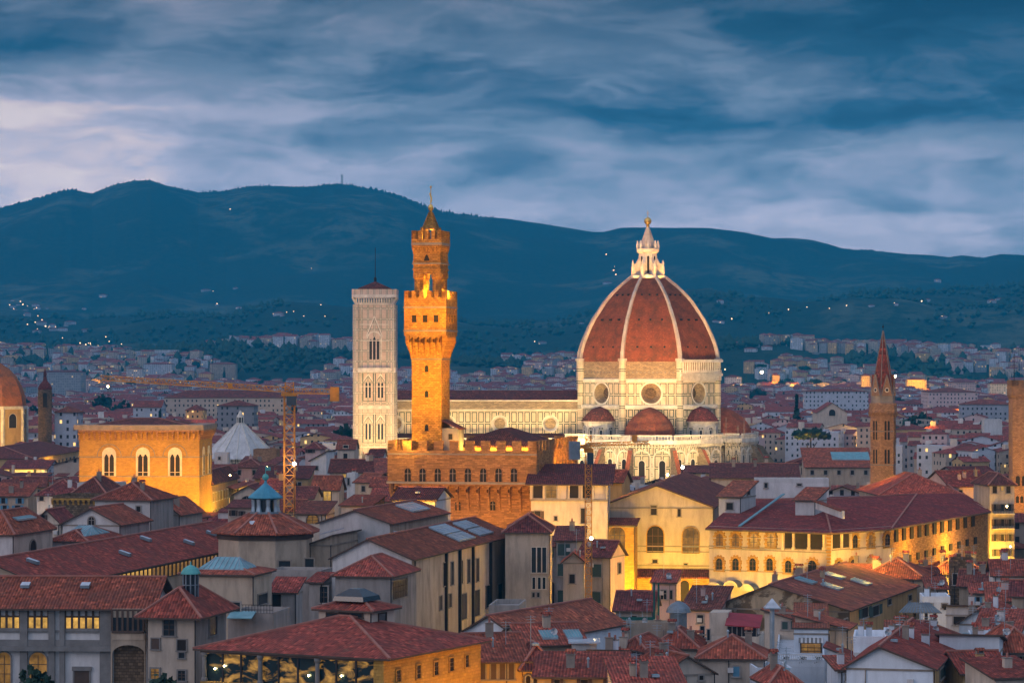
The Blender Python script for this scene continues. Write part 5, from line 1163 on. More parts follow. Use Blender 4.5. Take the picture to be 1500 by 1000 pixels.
m = MB(); m.rings([(3.2,cb_.z+.9),(3.0,cb_.z+1.5),(1.0,cb_.z+2.4)], 4, 'glass', 45, cb_.w*.5, cb_.d*.5); m.build('lantern', cb_.root)
b = B('yellow house with four tall dark-shuttered windows and a small flag, right of the loggia building', 700, 768, 966, 372, 10, 16, 'gx', 2.6, 'ochre', 'roof', [('F',x-4,968,x+3.5,994,'shwclosed','ledge') for x in (707,723,736,749)], over=1.0, chim=1, name='house')
for k, mt in enumerate(('copper','white','roof')):
    m = MB(); m.prism([(3.6+.22*k,-.9,b.z-3.6-.1*k),(3.82+.22*k,-.9,b.z-3.6-.1*k),(3.82+.22*k,-.85,b.z-3.6-.1*k),(3.6+.22*k,-.85,b.z-3.6-.1*k)], 1.3, mt)
    if k == 0: m.beam((3.4,0,b.z-3.9),(3.7,-1.3,b.z-3.4), .06, 'iron')
    m.build('flag', b.root)
b = B('broad low hall with a plain bright red roof and a curved white end wall', 768, 914, 938, 395, 62, 0, 'gx', 3.2, 'bwhite', 'roof', [], side=664, name='hall', cat='building', eaves=False)
# ================================================================ right half: loggia, gabled hall, floodlit palace
b = B('peach attic storey with dark square openings, right of the fortress palace', 778, 890, 708, 590, -4, 15, 'sf', 3.2, 'cream', 'roofd', [('F',781,711,796,729,'void'),('F',800,711,815,729,'litdimgrid'),('F',831,711,847,729,'dark'),('F',851,711,866,729,'dark'),('F',783,748,792,762,'shw'),('F',812,756,816,762,'dark'),('F',851,744,858,766,'dark')], over=1.2, name='loggia_house', cat='house')
m = MB(); z = zat(731, 590); m.box((-.1,-.4,z-.4),(b.w+.1,-.02,z), 'ledge')
for u in (0,.165,.36,.49,.66,.81,.985): m.box((b.w*u-.2,-.35,z),(b.w*u+.25,-.02,b.z-.1), 'cream')
m.build('loggia_pillars', b.root)
B('bright yellow lit gable end with a red roof in front of the cathedral', 868, 911, 704, 655, -22, 0, 'gx', 2.3, 'ochre', 'roof', [], side=923, name='house')
b = B('tall gabled hall with two huge arched windows, its honey plaster floodlit from the street', 880, 1044, 742, 600, -8, 78, 'gy', 4.4, 'cream', 'roofd', [('F',948,770,972,809,'archgrid','hall'),('F',999.5,771,1024,810,'archlitdimgrid','hall'),('F',953.6,740.5,962,753.6,'dark','ledge'),('F',993,745,997,756,'dark','ledge'),('F',956,819,963,824,'dark','ledge'),('F',1002,825,1007,829,'dark','ledge')], name='gabled_hall', cat='building', ridge=False)
gh = b
for py, pr, hh in ((798,.15,.25),(806,.12,.2),(826,.2,.35),(830,.12,.25)):
    m = MB(); z = zat(py, 603); m.box((b.w*.3,-pr,z-hh),(b.w+.05,-.02,z), 'ledge'); m.build('string_course', b.root)
m = MB(); z = zat(842, 603); m.prism([(b.w*.28,-3.2,z),(b.w+.3,-3.2,z),(b.w+.3,-.02,z+1.5),(b.w*.28,-.02,z+1.5)], .3, 'roofd'); m.build('pent_roof', b.root)
m = MB(); m.box((b.w*.285,-2.8,0),(b.w+.1,-.02,z-.3), 'hall'); m.build('arcade_wall', b.root)
o = pwin(b, 'F', 998, 848, 1011, 881, 'archdark', 'hall'); o.location.y = -2.8
b = B('rough stone wing with a glowing arched window left of the gabled hall', 803, 929, 769, 593, -8, 7, 'sf', 1.0, 'hall', 'roofd', [('F',892,770,916,806,'archlitdimgrid','hall')], name='stone_wing', cat='building', ridge=False)
# dark-shuttered old houses below the loggia
B('tall grey-blue shuttered house under the peach loggia', 815, 854, 791, 562, -3, 12, 'sf', 2.0, 'grey', 'roofd', [('F',817,796,835,813,'shgclosed'),('F',817,825,825,843,'shgclosed'),('F',817,864,826,884,'shgclosed')], chim=1)
B('recessed narrow house front with an arched door beside the grey-blue shuttered house', 800, 815, 800, 572, 0, 10, 'sf', 1.4, 'grey', 'roofd', [('F',803,801,811,816,'shgclosed'),('F',804,852,812,888,'archdark')])
B('beige house with a gable side and green shuttered windows right of the yellow crane', 848, 893, 814, 545, -22, 0, 'gx', 2.6, 'beige', 'roofd', [('F',867,826,881,844,'shgclosed'),('F',867,866,880,882,'shgclosed'),('R',905,824,909,839,'dark')], side=915, mR='pink')
B('low pale house with one small window in front of the beige gabled house', 825, 856, 822, 535, -3, 8, 'gy', 1.6, 'cream', 'roof', [('F',834,841,842,854,'dark')])
# floodlit palace with rusticated arches
def shell(name, label, cat, pts, z, wm, walls=None):
    O = V(((pts[0][0]-750)*pts[0][1]/F, pts[0][1], 0)); root = thing(name, label, cat, O)
    lp = [V(((a-750)*Y/F, Y, 0))-O for a, Y in pts]; edges = []
    for i in range(len(lp)):
        a, b_ = lp[i], lp[(i+1) % len(lp)]; m = MB(); m.poly([a, b_, b_+V((0,0,z)), a+V((0,0,z))], (walls or {}).get(i, wm)); m.build('wall', root)
        e = Bd(); d = b_-a; e.w = d.length; e.c, e.s = d.x/e.w, d.y/e.w; e.O = O+a; e.root = root; e.z = z; e.a = a; e.rot = math.atan2(d.y, d.x); edges.append(e)
    return root, O, edges
def ewin(e, x0, y0, x1, y1, style='dark', frame='sash', nm='window', pr=0.):
    t0, t1 = (x0-750)/F, (x1-750)/F; f = lambda t: (t*e.O.y-e.O.x)/(e.c-t*e.s)
    u0, u1 = f(t0), f(t1); Y = e.O.y+e.s*(u0+u1)/2; z0, z1 = zat(y1, Y), zat(y0, Y)
    p = e.a+V((e.c*(u0+u1)/2+e.s*pr, e.s*(u0+u1)/2-e.c*pr, z0)); return link(nm, window(u1-u0, z1-z0, style, frame), e.root, p, e.rot)
def quoin(w, h_, lit):
    key = ('q', round(w,1), round(h_,1), lit)
    if key in WC: return WC[key]
    w, h_ = round(w,1), round(h_,1); m = MB(); A_ = arch_pts(w, h_, 12); m.poly([(x, -.05, z) for x, z in A_], lit)
    hs = h_-w/2
    for k in range(int(hs/.42)):
        for sg in (-1, 1): e = .62 if k % 2 else .42; x0, x1 = sg*w/2, sg*(w/2+e); m.box((min(x0,x1),-.22,k*.42+.02),(max(x0,x1),0,k*.42+.40), 'hall')
    n = 11
    for i in range(n):
        a0, a1 = math.pi*i/n+.02, math.pi*(i+1)/n-.02; e = .68 if i % 2 == 0 else .45; r0, r1 = w/2, w/2+e
        q4 = [(r0*math.cos(a0),hs+r0*math.sin(a0)),(r1*math.cos(a0),hs+r1*math.sin(a0)),(r1*math.cos(a1),hs+r1*math.sin(a1)),(r0*math.cos(a1),hs+r0*math.sin(a1))]
        m.poly([(x,-.24,z) for x, z in q4], 'hall')
        for j in range(4): p, r_ = q4[j], q4[(j+1) % 4]; m.poly([(p[0],-.24,p[1]),(r_[0],-.24,r_[1]),(r_[0],0,r_[1]),(p[0],0,p[1])], 'hall')
    m.box((-.05,-.12,0),(.05,-.05,h_-.1), 'wood'); m.box((-w/2,-.12,hs),(w/2,-.05,hs+.1), 'wood'); m.box((-w/2,-.12,hs*.5),(w/2,-.05,hs*.5+.08), 'wood'); m.box((-w/2-.5,-.35,-.22),(w/2+.5,0,0), 'hall')
    WC[key] = m.mesh('arched_window'); return WC[key]
ze = 25.3
cpts = [(1039,560),(1217.5,546),(1305,560),(1447,629),(1400,700),(1100,640)]
ca, CO, ce = shell('arcaded_palace', 'cream floodlit palace with stone-edged arched windows and a long rough brown wing', 'palace', cpts, ze, 'cream', {2: 'pv'})
def cwin(e, x, y0, y1, wpx, lit='glass'):
    o = ewin(e, x-wpx/2, y0, x+wpx/2, y1, 'dark', nm='arched_window'); t = 1 if True else 0
    f = lambda t_: (t_*e.O.y-e.O.x)/(e.c-t_*e.s); w = f((x+wpx/2-750)/F)-f((x-wpx/2-750)/F); Y = e.O.y+e.s*f((x-750)/F)
    o.data = quoin(w, (y1-y0)*Y/F, lit); return o
for x, lt in ((1054.5,'litd'),(1078,'litd'),(1104.5,'lit'),(1129.5,'lit')): cwin(ce[0], x, 781, 801, 10.5, lt)
for x in (1054,1078,1103,1128,1155,1190): cwin(ce[0], x, 817 if x < 1150 else 820, 835 if x < 1150 else 839, 9.5 if x < 1180 else 12)
for x, lt in ((1252,'glass'),(1275,'litd'),(1299,'glass')): cwin(ce[1], x, 783-(x-1252)*.04, 803-(x-1252)*.05, 7.5, lt)
for x in (1228,1248.5,1275.5): cwin(ce[1], x, 821-(x-1228)*.1, 838-(x-1228)*.1, 7.5)
def lbox(e, x0, x1, y0, y1, d0, d1, mat, nm, Yr=None, parent=None):
    f = lambda t: (t*e.O.y-e.O.x)/(e.c-t*e.s); u0, u1 = f((x0-750)/F), f((x1-750)/F); Y = e.O.y+e.s*(u0+u1)/2
    z0, z1 = zat(y1, Y), zat(y0, Y); m = MB(); m.box((u0,-d1,z0),(u1,-d0,z1), mat); return m.build(nm, parent or e.root, loc=e.a, rot=e.rot)
for e, x0, x1, y in ((ce[0],1039,1217,801.5),(ce[0],1039,1217,805),(ce[0],1039,1217,836.5),(ce[1],1218,1305,801)): lbox(e, x0, x1, y, y+1.6, .02, .22, 'ledge', 'string_course')
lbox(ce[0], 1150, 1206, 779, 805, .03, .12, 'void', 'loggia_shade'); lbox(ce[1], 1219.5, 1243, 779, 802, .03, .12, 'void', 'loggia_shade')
for x in (1148,1163.5,1186,1208): lbox(ce[0], x-1.4, x+1.4, 777, 804, .12, .5, 'paled', 'column'); lbox(ce[0], x-2, x+2, 801, 805, .1, .6, 'paled', 'column_base')
for x in (1231,1244): lbox(ce[1], x-1, x+1, 777, 803, .12, .5, 'paled', 'column')
for k in range(13): lbox(ce[0], 1212-(k % 2)*1.0, 1217.6, 781+k*5.0, 784.4+k*5.0, .02, .25, 'hall', 'quoin')
for k in range(11): x = 1310+k*11.2; lbox(ce[2], x, x+4.2, 774-(x-1305)*.17, 794-(x-1305)*.20, .02, .3, 'void', 'window'); lbox(ce[2], x-1, x+5.2, 772-(x-1305)*.17, 774.5-(x-1305)*.17, .02, .6, 'pv', 'window_hood')
for k in range(9): x = 1330+k*12; lbox(ce[2], x, x+3.4, 812-(x-1330)*.27, 822-(x-1330)*.27, .02, .3, 'void', 'window')
lbox(ce[2], 1306, 1440, 0, 0, .02, .3, 'pv', 'x') if False else None
f = lambda p: V(((p[0]-750)*p[1]/F, p[1], p[2]))-CO
A_, B_, C_, D_, G_, H_, K_, E_, Q_ = map(f, ((1033,557,ze-.3),(1217.5,541.5,ze-.3),(1306,556,ze-.3),(1452,624,ze-.4),(1082,604,28.5),(1205,600,28.6),(1343,628,28.5),(1412,705,ze),(1095,645,ze)))
cp = [[A_,B_,H_],[A_,H_,G_],[B_,C_,K_],[B_,K_,H_],[C_,D_,K_],[D_,E_,K_],[Q_,A_,G_]]
m = MB()
for p in cp: m.prism(p, .35, 'roof2', 'wood')
for p in ([G_,H_,K_],[G_,K_,E_],[G_,E_,Q_]): m.poly([v-V((0,0,.02)) for v in p], 'roof2'); ro = m.build('roof', ca); m = MB()
for p, q_ in ((B_,H_),(C_,K_),(G_,H_),(H_,K_)): m.beam(p+V((0,0,.1)), q_+V((0,0,.1)), .34, 'cap', .22)
m.build('ridge_cap', ro)
m = MB(); p, q_ = f((1196,568,zat(739.5,568))), f((1236,556,zat(754,556))); m.beam(p, q_, .4, 'white', 1.5); m.beam(p+V((0,.6,.8)), q_+V((0,.6,.8)), 1.5, 'roof', .2); m.build('parapet', ca)
m = MB(); p, q_ = f((1083,557.5,ze+.1)), f((1148,598,29.9)); m.beam(p, q_, .55, 'skyl', .2); m.build('gutter', ro)
b = B('white plaster block with a red lean-to roof standing on the floodlit palace roof', 1053, 1084, 727, 580, -20, 0, 'sf', 2.6, 'white', 'roof', [('F',1064,736,1074,746,'dark'),('R',1094,717,1098,724,'dark')], side=1107, name='roof_house', z0=24)
B('long blank white parapet block along the top of the floodlit palace', 1106, 1214, 706, 612, -3, 6, 'flat', 0, 'white', 'roof', [('F',1120,707,1124,714,'dark'),('F',1168,708,1174,711,'dark')], name='roof_house', z0=24)
B('little white dormer house with a red roof before the blank white block', 1165, 1193, 732, 572, -22, 0, 'sf', 2.0, 'white', 'roof', [], side=1211, name='roof_house', z0=24)
B('wide hipped roof with a pale ridge just under the abbey tower', 1290, 1410, 724, 690, 3, 30, 'hip', 4.6, 'beige', 'roof', [], name='house', chim=1)
B('plain plum roof between the cathedral buttresses and the blank white block', 1042, 1170, 700, 770, -4, 40, 'gx', 3.2, 'beige', 'roofd', [], name='house', chim=3)
B('low flat-roofed beige schoolhouse under a red roof at the cathedral right', 1158, 1220, 679, 905, -2, 14, 'hip', 2.4, 'cream', 'roofd', [('F',1174,685,1180,694,'dark'),('F',1210,683,1214,686,'dark')])
b = B('red roof with a long blue glass skylight left of the abbey tower', 1180, 1278, 684, 880, -3, 22, 'sf', 5.2, 'beige', 'roof', auto=[('F',1,4,1,1.3,'dark',1)])
skylight(b, b.w*.42, b.d*.35, b.w*.99, b.d*.75, .2)
# street canyon at the right edge
b = B('yellow floodlit side street front with rows of windows behind the rough brown wing', 1380, 1424, 737, 690, -6, 0, 'hip', 2.6, 'ochre', 'roof', [], side=1444, name='house')
for k in range(7):
    for z in (2.2, 6.4, 10.6, 15): wput(b, 'R', 2+k*4.8, b.z-z-2, 1.2, 2, 'dark', 'ledge')
b = B('tall corner house with balconies and one orange lit loggia beside the lamp-lit alley', 1450, 1486, 708, 652, 6, 14, 'hip', 2.2, 'beige', 'roofd', [('F',1466,710,1470,718,'litthin'),('F',1454,712,1460,722,'dark'),('F',1474,712,1480,722,'dark')]+[('F',x,y,x+5,y+10,'shw') for y in (738,760,782,804) for x in (1455,1466,1477)])
for py in (752, 774):
    m = MB(); z = zat(py, 650); m.box((.5,-1.4,z-.2),(b.w-.3,-.02,z), 'paled')
    for i in range(14): m.box((.55+i*(b.w-1)/13,-1.4,z),(.62+i*(b.w-1)/13,-1.33,z+1), 'iron')
    m.box((.5,-1.42,z+1),(b.w-.3,-1.32,z+1.08), 'iron'); m.build('balcony', b.root)
B('roof-heavy house with two glass skylights behind the tall corner house', 1392, 1452, 712, 735, 14, 18, 'gx', 3.6, 'pink', 'roof', auto=[('F',2,4,1,1.4,'dark',1)], chim=3)
B('red gabled house at the mouth of the lamp-lit alley', 1455, 1500, 842, 500, -6, 12, 'gx', 2.2, 'white', 'roof', auto=[('F',2,3.4,.9,1.4,'shw',1)], chim=2, ant=1)
# ---- lower centre
b = B('hall annex with two tilted glass skylights below the broad red hall roof', 768, 858, 944, 386, 14, 13, 'gx', 2.2, 'beige', 'roof', [], name='house', chim=1)
for u in (.45, .85): skylight(b, b.w*u-1.0, 1.2, b.w*u+1.2, 3.6, .25)
B('ochre house with two brown arched windows at the bottom edge', 766, 812, 974, 372, 8, 9, 'hip', 2.4, 'ochre', 'roofd', [('F',770,988,777,1003,'archshw'),('F',781,988,788,1003,'archshw')], ant=1)
b = B('yellow house with brown shutters and a ribbed red roof at the bottom centre', 787, 914, 990, 357, -4, 8, 'sf', 2.0, 'ochre', 'roof', [('F',812,994,820,1012,'shw'),('F',851,993,861,1012,'shw'),('F',889,992,898,1012,'shw')], over=.7, chim=1)
b = B('white rooftop sunroom with glowing windows and a flat zinc roof', 838, 874, 950, 385, 0, 5, 'flat', 0, 'white', 'roof', [('F',843,953,871,966,'litgrid')], name='sunroom', cat='rooftop room')
m = MB(); m.box((-.5,-.7,b.z+.8),(b.w+.5,5.2,b.z+1.0), 'solar'); m.build('roof', b.root)
B('blue-white patched wall house beside the glowing sunroom', 866, 924, 966, 378, -10, 9, 'sb', 1.2, 'bwhite', 'roof', [('F',905,975,915,990,'dark')], chim=2)
B('mottled red hipped roof in the middle of the crowded lower rooftops', 884, 958, 968, 392, -18, 14, 'hip', 2.8, 'cream', 'roof', [('F',917,972,925,980,'shb')], chim=2, ant=2)
B('slim white tower house with three dark windows and a ribbed red cap', 955, 989, 853, 505, -8, 0, 'sf', 1.3, 'pink', 'roof', [('F',960,864,964,877,'glassthin'),('F',968,864,976,877,'glassmull'),('F',981,864,985,877,'glassthin')], side=997, over=.4)
B('long low cream house with a red satellite dish behind the crowded rooftops', 958, 1034, 926, 442, -12, 12, 'sl', -2.6, 'cream', 'roof', [('F',1026,917,1032,941,'glassthin')])
b = B('beige retaining wall house with one small barred window below the green scaffold', 905, 992, 920, 425, 10, 4, 'flat', 0, 'beige', 'roof', [('F',940,937,948,944,'dark')], chim=1)
B('dim plum roof beneath the green netting scaffold', 902, 955, 893, 480, -8, 12, 'gx', 2.6, 'grey', 'roofd', auto=[('F',2,3.4,1,1.4,'dark',1)])
B('red rooftop right of the slim white tower house', 1000, 1052, 892, 478, -14, 12, 'sf', 2.8, 'pink', 'roofd', auto=[('F',1,3.4,1,1.4,'dark',1)], chim=1)
b = B('white terrace house with a crimson sheet roof over a glass veranda', 1036, 1112, 940, 420, -10, 9, 'flat', 0, 'cream', 'roof', [('F',1036,921,1040,937,'glassthin')], name='terrace_house', z0=0)
m = MB(); m.box((b.w*.38,.6,b.z),(b.w-.3,5,b.z+2.2), 'glass'); m.prism([(b.w*.34,.1,b.z+2.5),(b.w+.1,.1,b.z+2.2),(b.w+.1,5.4,b.z+3.4),(b.w*.34,5.4,b.z+3.8)], .15, M['roof'].copy()) if False else m.prism([(b.w*.34,.1,b.z+2.5),(b.w+.1,.1,b.z+2.2),(b.w+.1,5.4,b.z+3.6),(b.w*.34,5.4,b.z+3.9)], .15, 'crim'); m.box((0,3,b.z),(b.w*.36,8.8,b.z+4.0), 'cream')
for i in range(7): m.box((b.w*.38+i*(b.w*.6-.3)/6-.05,.52,b.z),(b.w*.38+i*(b.w*.6-.3)/6+.05,.6,b.z+2.3), 'sash')
m.build('veranda', b.root)
B('red hipped roof over a cream house with one blue shutter', 1024, 1118, 962, 398, -6, 11, 'hip', 2.4, 'cream', 'roof', [('F',1074,975,1083,990,'shbclosed')], chim=1)
B('cream gabled house with a white dish beneath the slim antennas', 968, 1044, 986, 378, 20, 12, 'gy', 2.2, 'cream', 'roof', [('F',1024,988,1030,995,'dark')], chim=1, ant=1)
B('low red roof right of the mottled hipped roof', 958, 1020, 946, 420, -10, 10, 'hip', 2.2, 'cream', 'roof', auto=[('F',1,3.4,.9,1.3,'dark',1)], chim=2, ant=1)
B('red roof at the bottom edge below the cream gabled house', 905, 1000, 1002, 345, 6, 9, 'sf', 2.2, 'beige', 'roof', [], chim=2)
# ---- lower right
M['stain2'] = M['stained']
b = B('long house with a broad brown-stained gable wall and solar panels on its roof', 1046, 1243, 893, 478, -19.6, 0, 'gy', 3.9, 'stained', 'rooff', [('R',1236,905,1241,915,'dark')]+[('R',x,y,x+9,y+14,'shg') for x, y in ((1262,888),(1278,885))]+[('R',x,y,x+5,y+8,'dark') for x, y in ((1300,876),(1330,870),(1256,930),(1284,922))], side=1343, rp=.42, mR='ochre', chim=4, ant=2)
for u, v in ((.45,.25),(.62,.3),(.5,.55),(.68,.6)): skylight(b, b.w*u, b.d*v, b.w*u+3.2, b.d*v+4, .3)
B('taller red roof rising behind the stained gable house', 1165, 1262, 866, 520, -19, 0, 'gx', 3.0, 'ochre', 'roof', [], side=1345, mR='ochre', chim=3)
B('cream house with two green shuttered windows against the stained gable', 1120, 1196, 895, 452, -14, 9, 'sl', -2.4, 'cream', 'roof', [('F',1146,910,1154,921,'shgclosed'),('F',1159,909,1167,921,'shgclosed'),('F',1105,905,1111,911,'dark')], chim=1)
B('lower cream house with a stepped red roof below the stained gable', 1165, 1240, 920, 440, -14, 9, 'sr', 1.8, 'cream', 'roof', [], chim=1)
b = B('white penthouse with a striped awning over brown glass doors', 1163, 1213, 925, 432, -6, 0, 'sb', .5, 'bwhite', 'roof', [('F',1174,942,1202,959,'litdimgrid','wood')], side=1226, name='penthouse', over=.3)
m = MB()
for i in range(12): x = b.w*(.14+.72*i/12); m.prism([(x,-1.3,b.z-1.5),(x+b.w*.06,-1.3,b.z-1.5),(x+b.w*.06,-.02,b.z-.9),(x,-.02,b.z-.9)], .08, 'white' if i % 2 else 'pietra')
m.build('awning', b.root)
b = B('white lower house whose tiled terrace has a pale balustrade, chairs and potted plants', 1136, 1208, 974, 414, -6, 0, 'flat', 0, 'bwhite', 'roof', [], side=1226, name='terrace_house')
m = MB()
for i in range(26): m.box((i*b.w/25-.04,-.25,b.z+.8),(i*b.w/25+.04,-.17,b.z+1.5), 'white')
m.box((-.05,-.3,b.z+1.5),(b.w+.05,-.12,b.z+1.6), 'white'); m.build('balustrade', b.root)
B('blue-white low wall house at the bottom edge under the white terrace', 1108, 1160, 986, 392, 4, 8, 'flat', 0, 'bwhite', 'roof', [], chim=1)
B('small red roof with a white edge at the bottom, right of the blue-white low wall', 1130, 1170, 998, 372, 10, 8, 'hip', 1.6, 'white', 'roof', [], chim=1)
B('big blank blue-white gable wall house at the bottom right with a stepped red roof', 1240, 1367, 978, 368, -14, 0, 'gy', 2.6, 'bwhite', 'roof', [('R',x,974,x+7,988,'shgclosed') for x in (1376,1390)], side=1408, mR='ochre', rp=.38, chim=3, ant=2)
B('white stepped-parapet house left of the big blank gable wall', 1250, 1298, 940, 398, -8, 10, 'flat', 0, 'bwhite', 'roof', [], chim=2, ant=1)
B('red roof ridge climbing behind the big blank gable wall', 1290, 1388, 946, 402, -16, 16, 'hip', 2.4, 'bwhite', 'roof', [('R',1395,940,1400,950,'dark')], chim=2, ant=1)
B('white wall house with a curved top and red roof right of the climbing ridge', 1376, 1464, 952, 392, -14, 12, 'sb', 2.0, 'bwhite', 'roof', [], chim=2)
B('pink house with small dark windows at the right edge', 1464, 1520, 950, 398, 4, 12, 'hip', 2.6, 'pink', 'roof', [('F',x-2,960,x+2.5,973,'shw') for x in (1469,1476,1483,1495)], chim=1)
B('ochre and green-shuttered lower front at the bottom right corner', 1410, 1475, 984, 378, 10, 10, 'gx', 2.2, 'ochre', 'roof', auto=[('F',2,3,1.1,1.7,'shgclosed',.8)], chim=1)
B('white house with a red roof at the very corner', 1458, 1530, 992, 362, 16, 9, 'sf', 1.5, 'cream', 'roof', [], chim=1)
b = B('rooftop pergola house with a striped grey roof over dark brick posts', 1322, 1374, 921, 440, -6, 8, 'flat', 0, 'beige', 'roof', [('F',1328,926,1334,938,'dark'),('F',1350,926,1358,938,'dark')], name='terrace_house')
m = MB()
for x in (.3, b.w*.33, b.w*.66, b.w-.5):
    for y in (.3, 5): m.box((x,y,b.z),(x+.3,y+.3,b.z+2.6), 'brown')
for i in range(13): m.prism([(-.6+i*(b.w+1.2)/13,-.8,b.z+2.7),(-.6+(i+.55)*(b.w+1.2)/13,-.8,b.z+2.7),(b.w*.2+(i+.55)*b.w*.6/13,3.5,b.z+3.9),(b.w*.2+i*b.w*.6/13,3.5,b.z+3.9)], .1, 'lead')
m.prism([(-.6,-.78,b.z+2.62),(b.w+.6,-.78,b.z+2.62),(b.w*.8,3.5,b.z+3.8),(b.w*.2,3.5,b.z+3.8)], .1, 'ledge'); m.build('pergola', b.root)
B('white cube attic beside the dark ruined wall, above the pergola', 1360, 1386, 862, 505, -3, 8, 'sf', 1.4, 'white', 'roof', [('F',1364,868,1370,874,'dark')])
B('grey terrace block between the ochre side wall and the white cube attic', 1352, 1392, 880, 480, -4, 8, 'flat', 0, 'bwhite', 'roof', [('F',1358,884,1366,890,'glass'),('F',1380,884,1387,890,'dark')], chim=2, ant=1)
B('tall dark weathered wall house behind the terraces', 1390, 1425, 826, 540, -10, 9, 'flat', 0, 'brown', 'roofd', [('F',1396,840,1402,856,'dark'),('F',1412,838,1418,858,'dark')], chim=2)
B('small white house with a curved wall and black windows right of the pergola', 1386, 1430, 898, 458, -10, 8, 'sb', 1.2, 'white', 'roof', [('F',1397,902,1414,914,'dark')], chim=1)
B('blue-grey gable house with a short red roof right of the pergola', 1405, 1452, 912, 442, -18, 12, 'gy', 2.0, 'bwhite', 'roof', [], rp=.6, chim=2)
B('pinkish narrow house with a round dish at the right', 1448, 1484, 880, 470, -8, 10, 'sf', 2.2, 'pink', 'roof', auto=[('F',2,3,.9,1.4,'shg',1)], chim=1, ant=1)
B('tall beige house end at the right edge above the red roofs', 1482, 1530, 872, 460, -12, 10, 'gx', 2.0, 'beige', 'roofd', [('F',1490,905,1494,916,'archdark')])
B('red roof with a small red dish near the right edge', 1430, 1492, 924, 428, -16, 11, 'sf', 2.2, 'white', 'roof', [], chim=2)
B('plum hipped roof behind the dark weathered wall', 1362, 1445, 838, 568, -6, 14, 'hip', 3.0, 'beige', 'roofd', auto=[('F',1,4,1,1.4,'dark',1)], chim=3, ant=1)
B('red roof with a tiny dormer before the brown stone wing', 1264, 1352, 846, 535, -16, 13, 'hip', 3.2, 'beige', 'roof', [('F',1238,849,1243,859,'dark')], chim=4, ant=1)
B('plum roof with chimneys between the cathedral palace corner and the dark weathered wall', 1300, 1385, 858, 548, 10, 13, 'gx', 3.0, 'beige', 'roofd', [], chim=3, ant=1)
B('blue-white wall house with a small red roof strip left of the big blank gable', 1228, 1262, 980, 380, 6, 7, 'sf', 1.0, 'bwhite', 'roof', [('F',1240,988,1246,996,'dark')], chim=1)
B('little red lean-to roof in the hollow between the terrace and the ochre side wall', 1212, 1246, 962, 402, -10, 7, 'sr', 1.2, 'bwhite', 'roof', [])
B('low roof patch with pale walls before the pergola', 1300, 1352, 928, 424, -8, 7, 'sf', 1.2, 'cream', 'roof', [], chim=2)
B('white roof terrace wall right of the stepped parapet house', 1296, 1336, 932, 412, -6, 6, 'flat', 0, 'bwhite', 'roof', [], chim=2)
B('red roof wedge right of the blue-grey gable house', 1444, 1492, 906, 448, -20, 10, 'sr', 2.0, 'bwhite', 'roof', [], chim=1)
B('pale house with a curved parapet above the right pink house', 1420, 1470, 938, 412, -8, 8, 'flat', 0, 'bwhite', 'roof', [('F',1430,944,1436,952,'dark')], chim=1)
B('white small-windowed house behind the pinkish narrow house', 1468, 1515, 850, 520, -6, 10, 'sf', 2, 'bwhite', 'roof', auto=[('F',2,3,.9,1.3,'dark',1)], chim=2, ant=1)
B('tiny cream attic with an open shutter right of the weathered wall', 1424, 1446, 868, 498, -6, 6, 'sf', 1, 'cream', 'roof', [('F',1430,874,1435,882,'shb')])
B('brown-red roof field behind the glowing alley mouth houses', 1405, 1462, 858, 515, -14, 12, 'gx', 2.4, 'beige', 'roofd', [], chim=3, ant=1)
B('low red ribbed roof over a pale blue wall at the lower centre', 925, 968, 990, 366, -8, 7, 'sf', 1.4, 'bwhite', 'roof', [('F',934,996,940,1004,'shb')], chim=1)
B('small house with a round red dish beside the glass veranda', 985, 1026, 934, 434, -14, 8, 'sl', -1.6, 'cream', 'roof', [], chim=1)
B('low cream wall house with chimneys between the hipped roofs', 940, 985, 962, 402, -6, 6, 'flat', 0, 'cream', 'roof', [('F',950,968,955,975,'dark')], chim=2)
def pot(b, u, v, z, lb):
    t = thing('potted_plant', lb, 'plant', b.O+V((b.c*u-b.s*v, b.s*u+b.c*v, z))); m = MB(); m.rings([(.16,0),(.24,.4)], 8, 'cap'); m.build('pot', t); o = link('foliage', CMp, t, (0, 0, .2)); o.scale = (.2, .2, .17)
_r = random.Random(2); _m = MB()
for i in range(160):
    v = V((_r.gauss(0,1.3), _r.gauss(0,1.3), _r.uniform(.6,5.5))); a = V((_r.gauss(0,1), _r.gauss(0,1), _r.gauss(0,1))).normalized()*.55; b2 = a.cross(V((0,0,1))).normalized()*.4; _m.poly([v+a, v+b2, v-a, v-b2], 'leaf')
CMp = _m.mesh('foliage')
tb = [b for b in BL if b.root['label'].startswith('white lower house whose')][0]
for u, lb in ((.2,'potted plant left of the terrace table'),(.55,'potted plant before the brown glass doors'),(.86,'tall potted plant at the right end of the white terrace')): pot(tb, tb.w*u, .5, tb.z+.05, lb)
pb = [b for b in BL if b.root['label'].startswith('rooftop pergola')][0]
for u, lb in ((.1,'potted shrub at the left edge of the pergola terrace'),(.9,'potted shrub at the right edge of the pergola terrace')): pot(pb, pb.w*u, .6, pb.z+.05, lb)
tt = thing('terrace_table', 'white round table with chairs drawn up on the white terrace', 'table', tb.O+V((tb.c*tb.w*.38-tb.s*1.6, tb.s*tb.w*.38+tb.c*1.6, tb.z))); m = MB(); m.rings([(.08,0),(.08,.7)], 8, 'white'); m.build('leg', tt); m = MB(); m.rings([(.6,.7),(.6,.76)], 14, 'white'); m.build('table_top', tt)
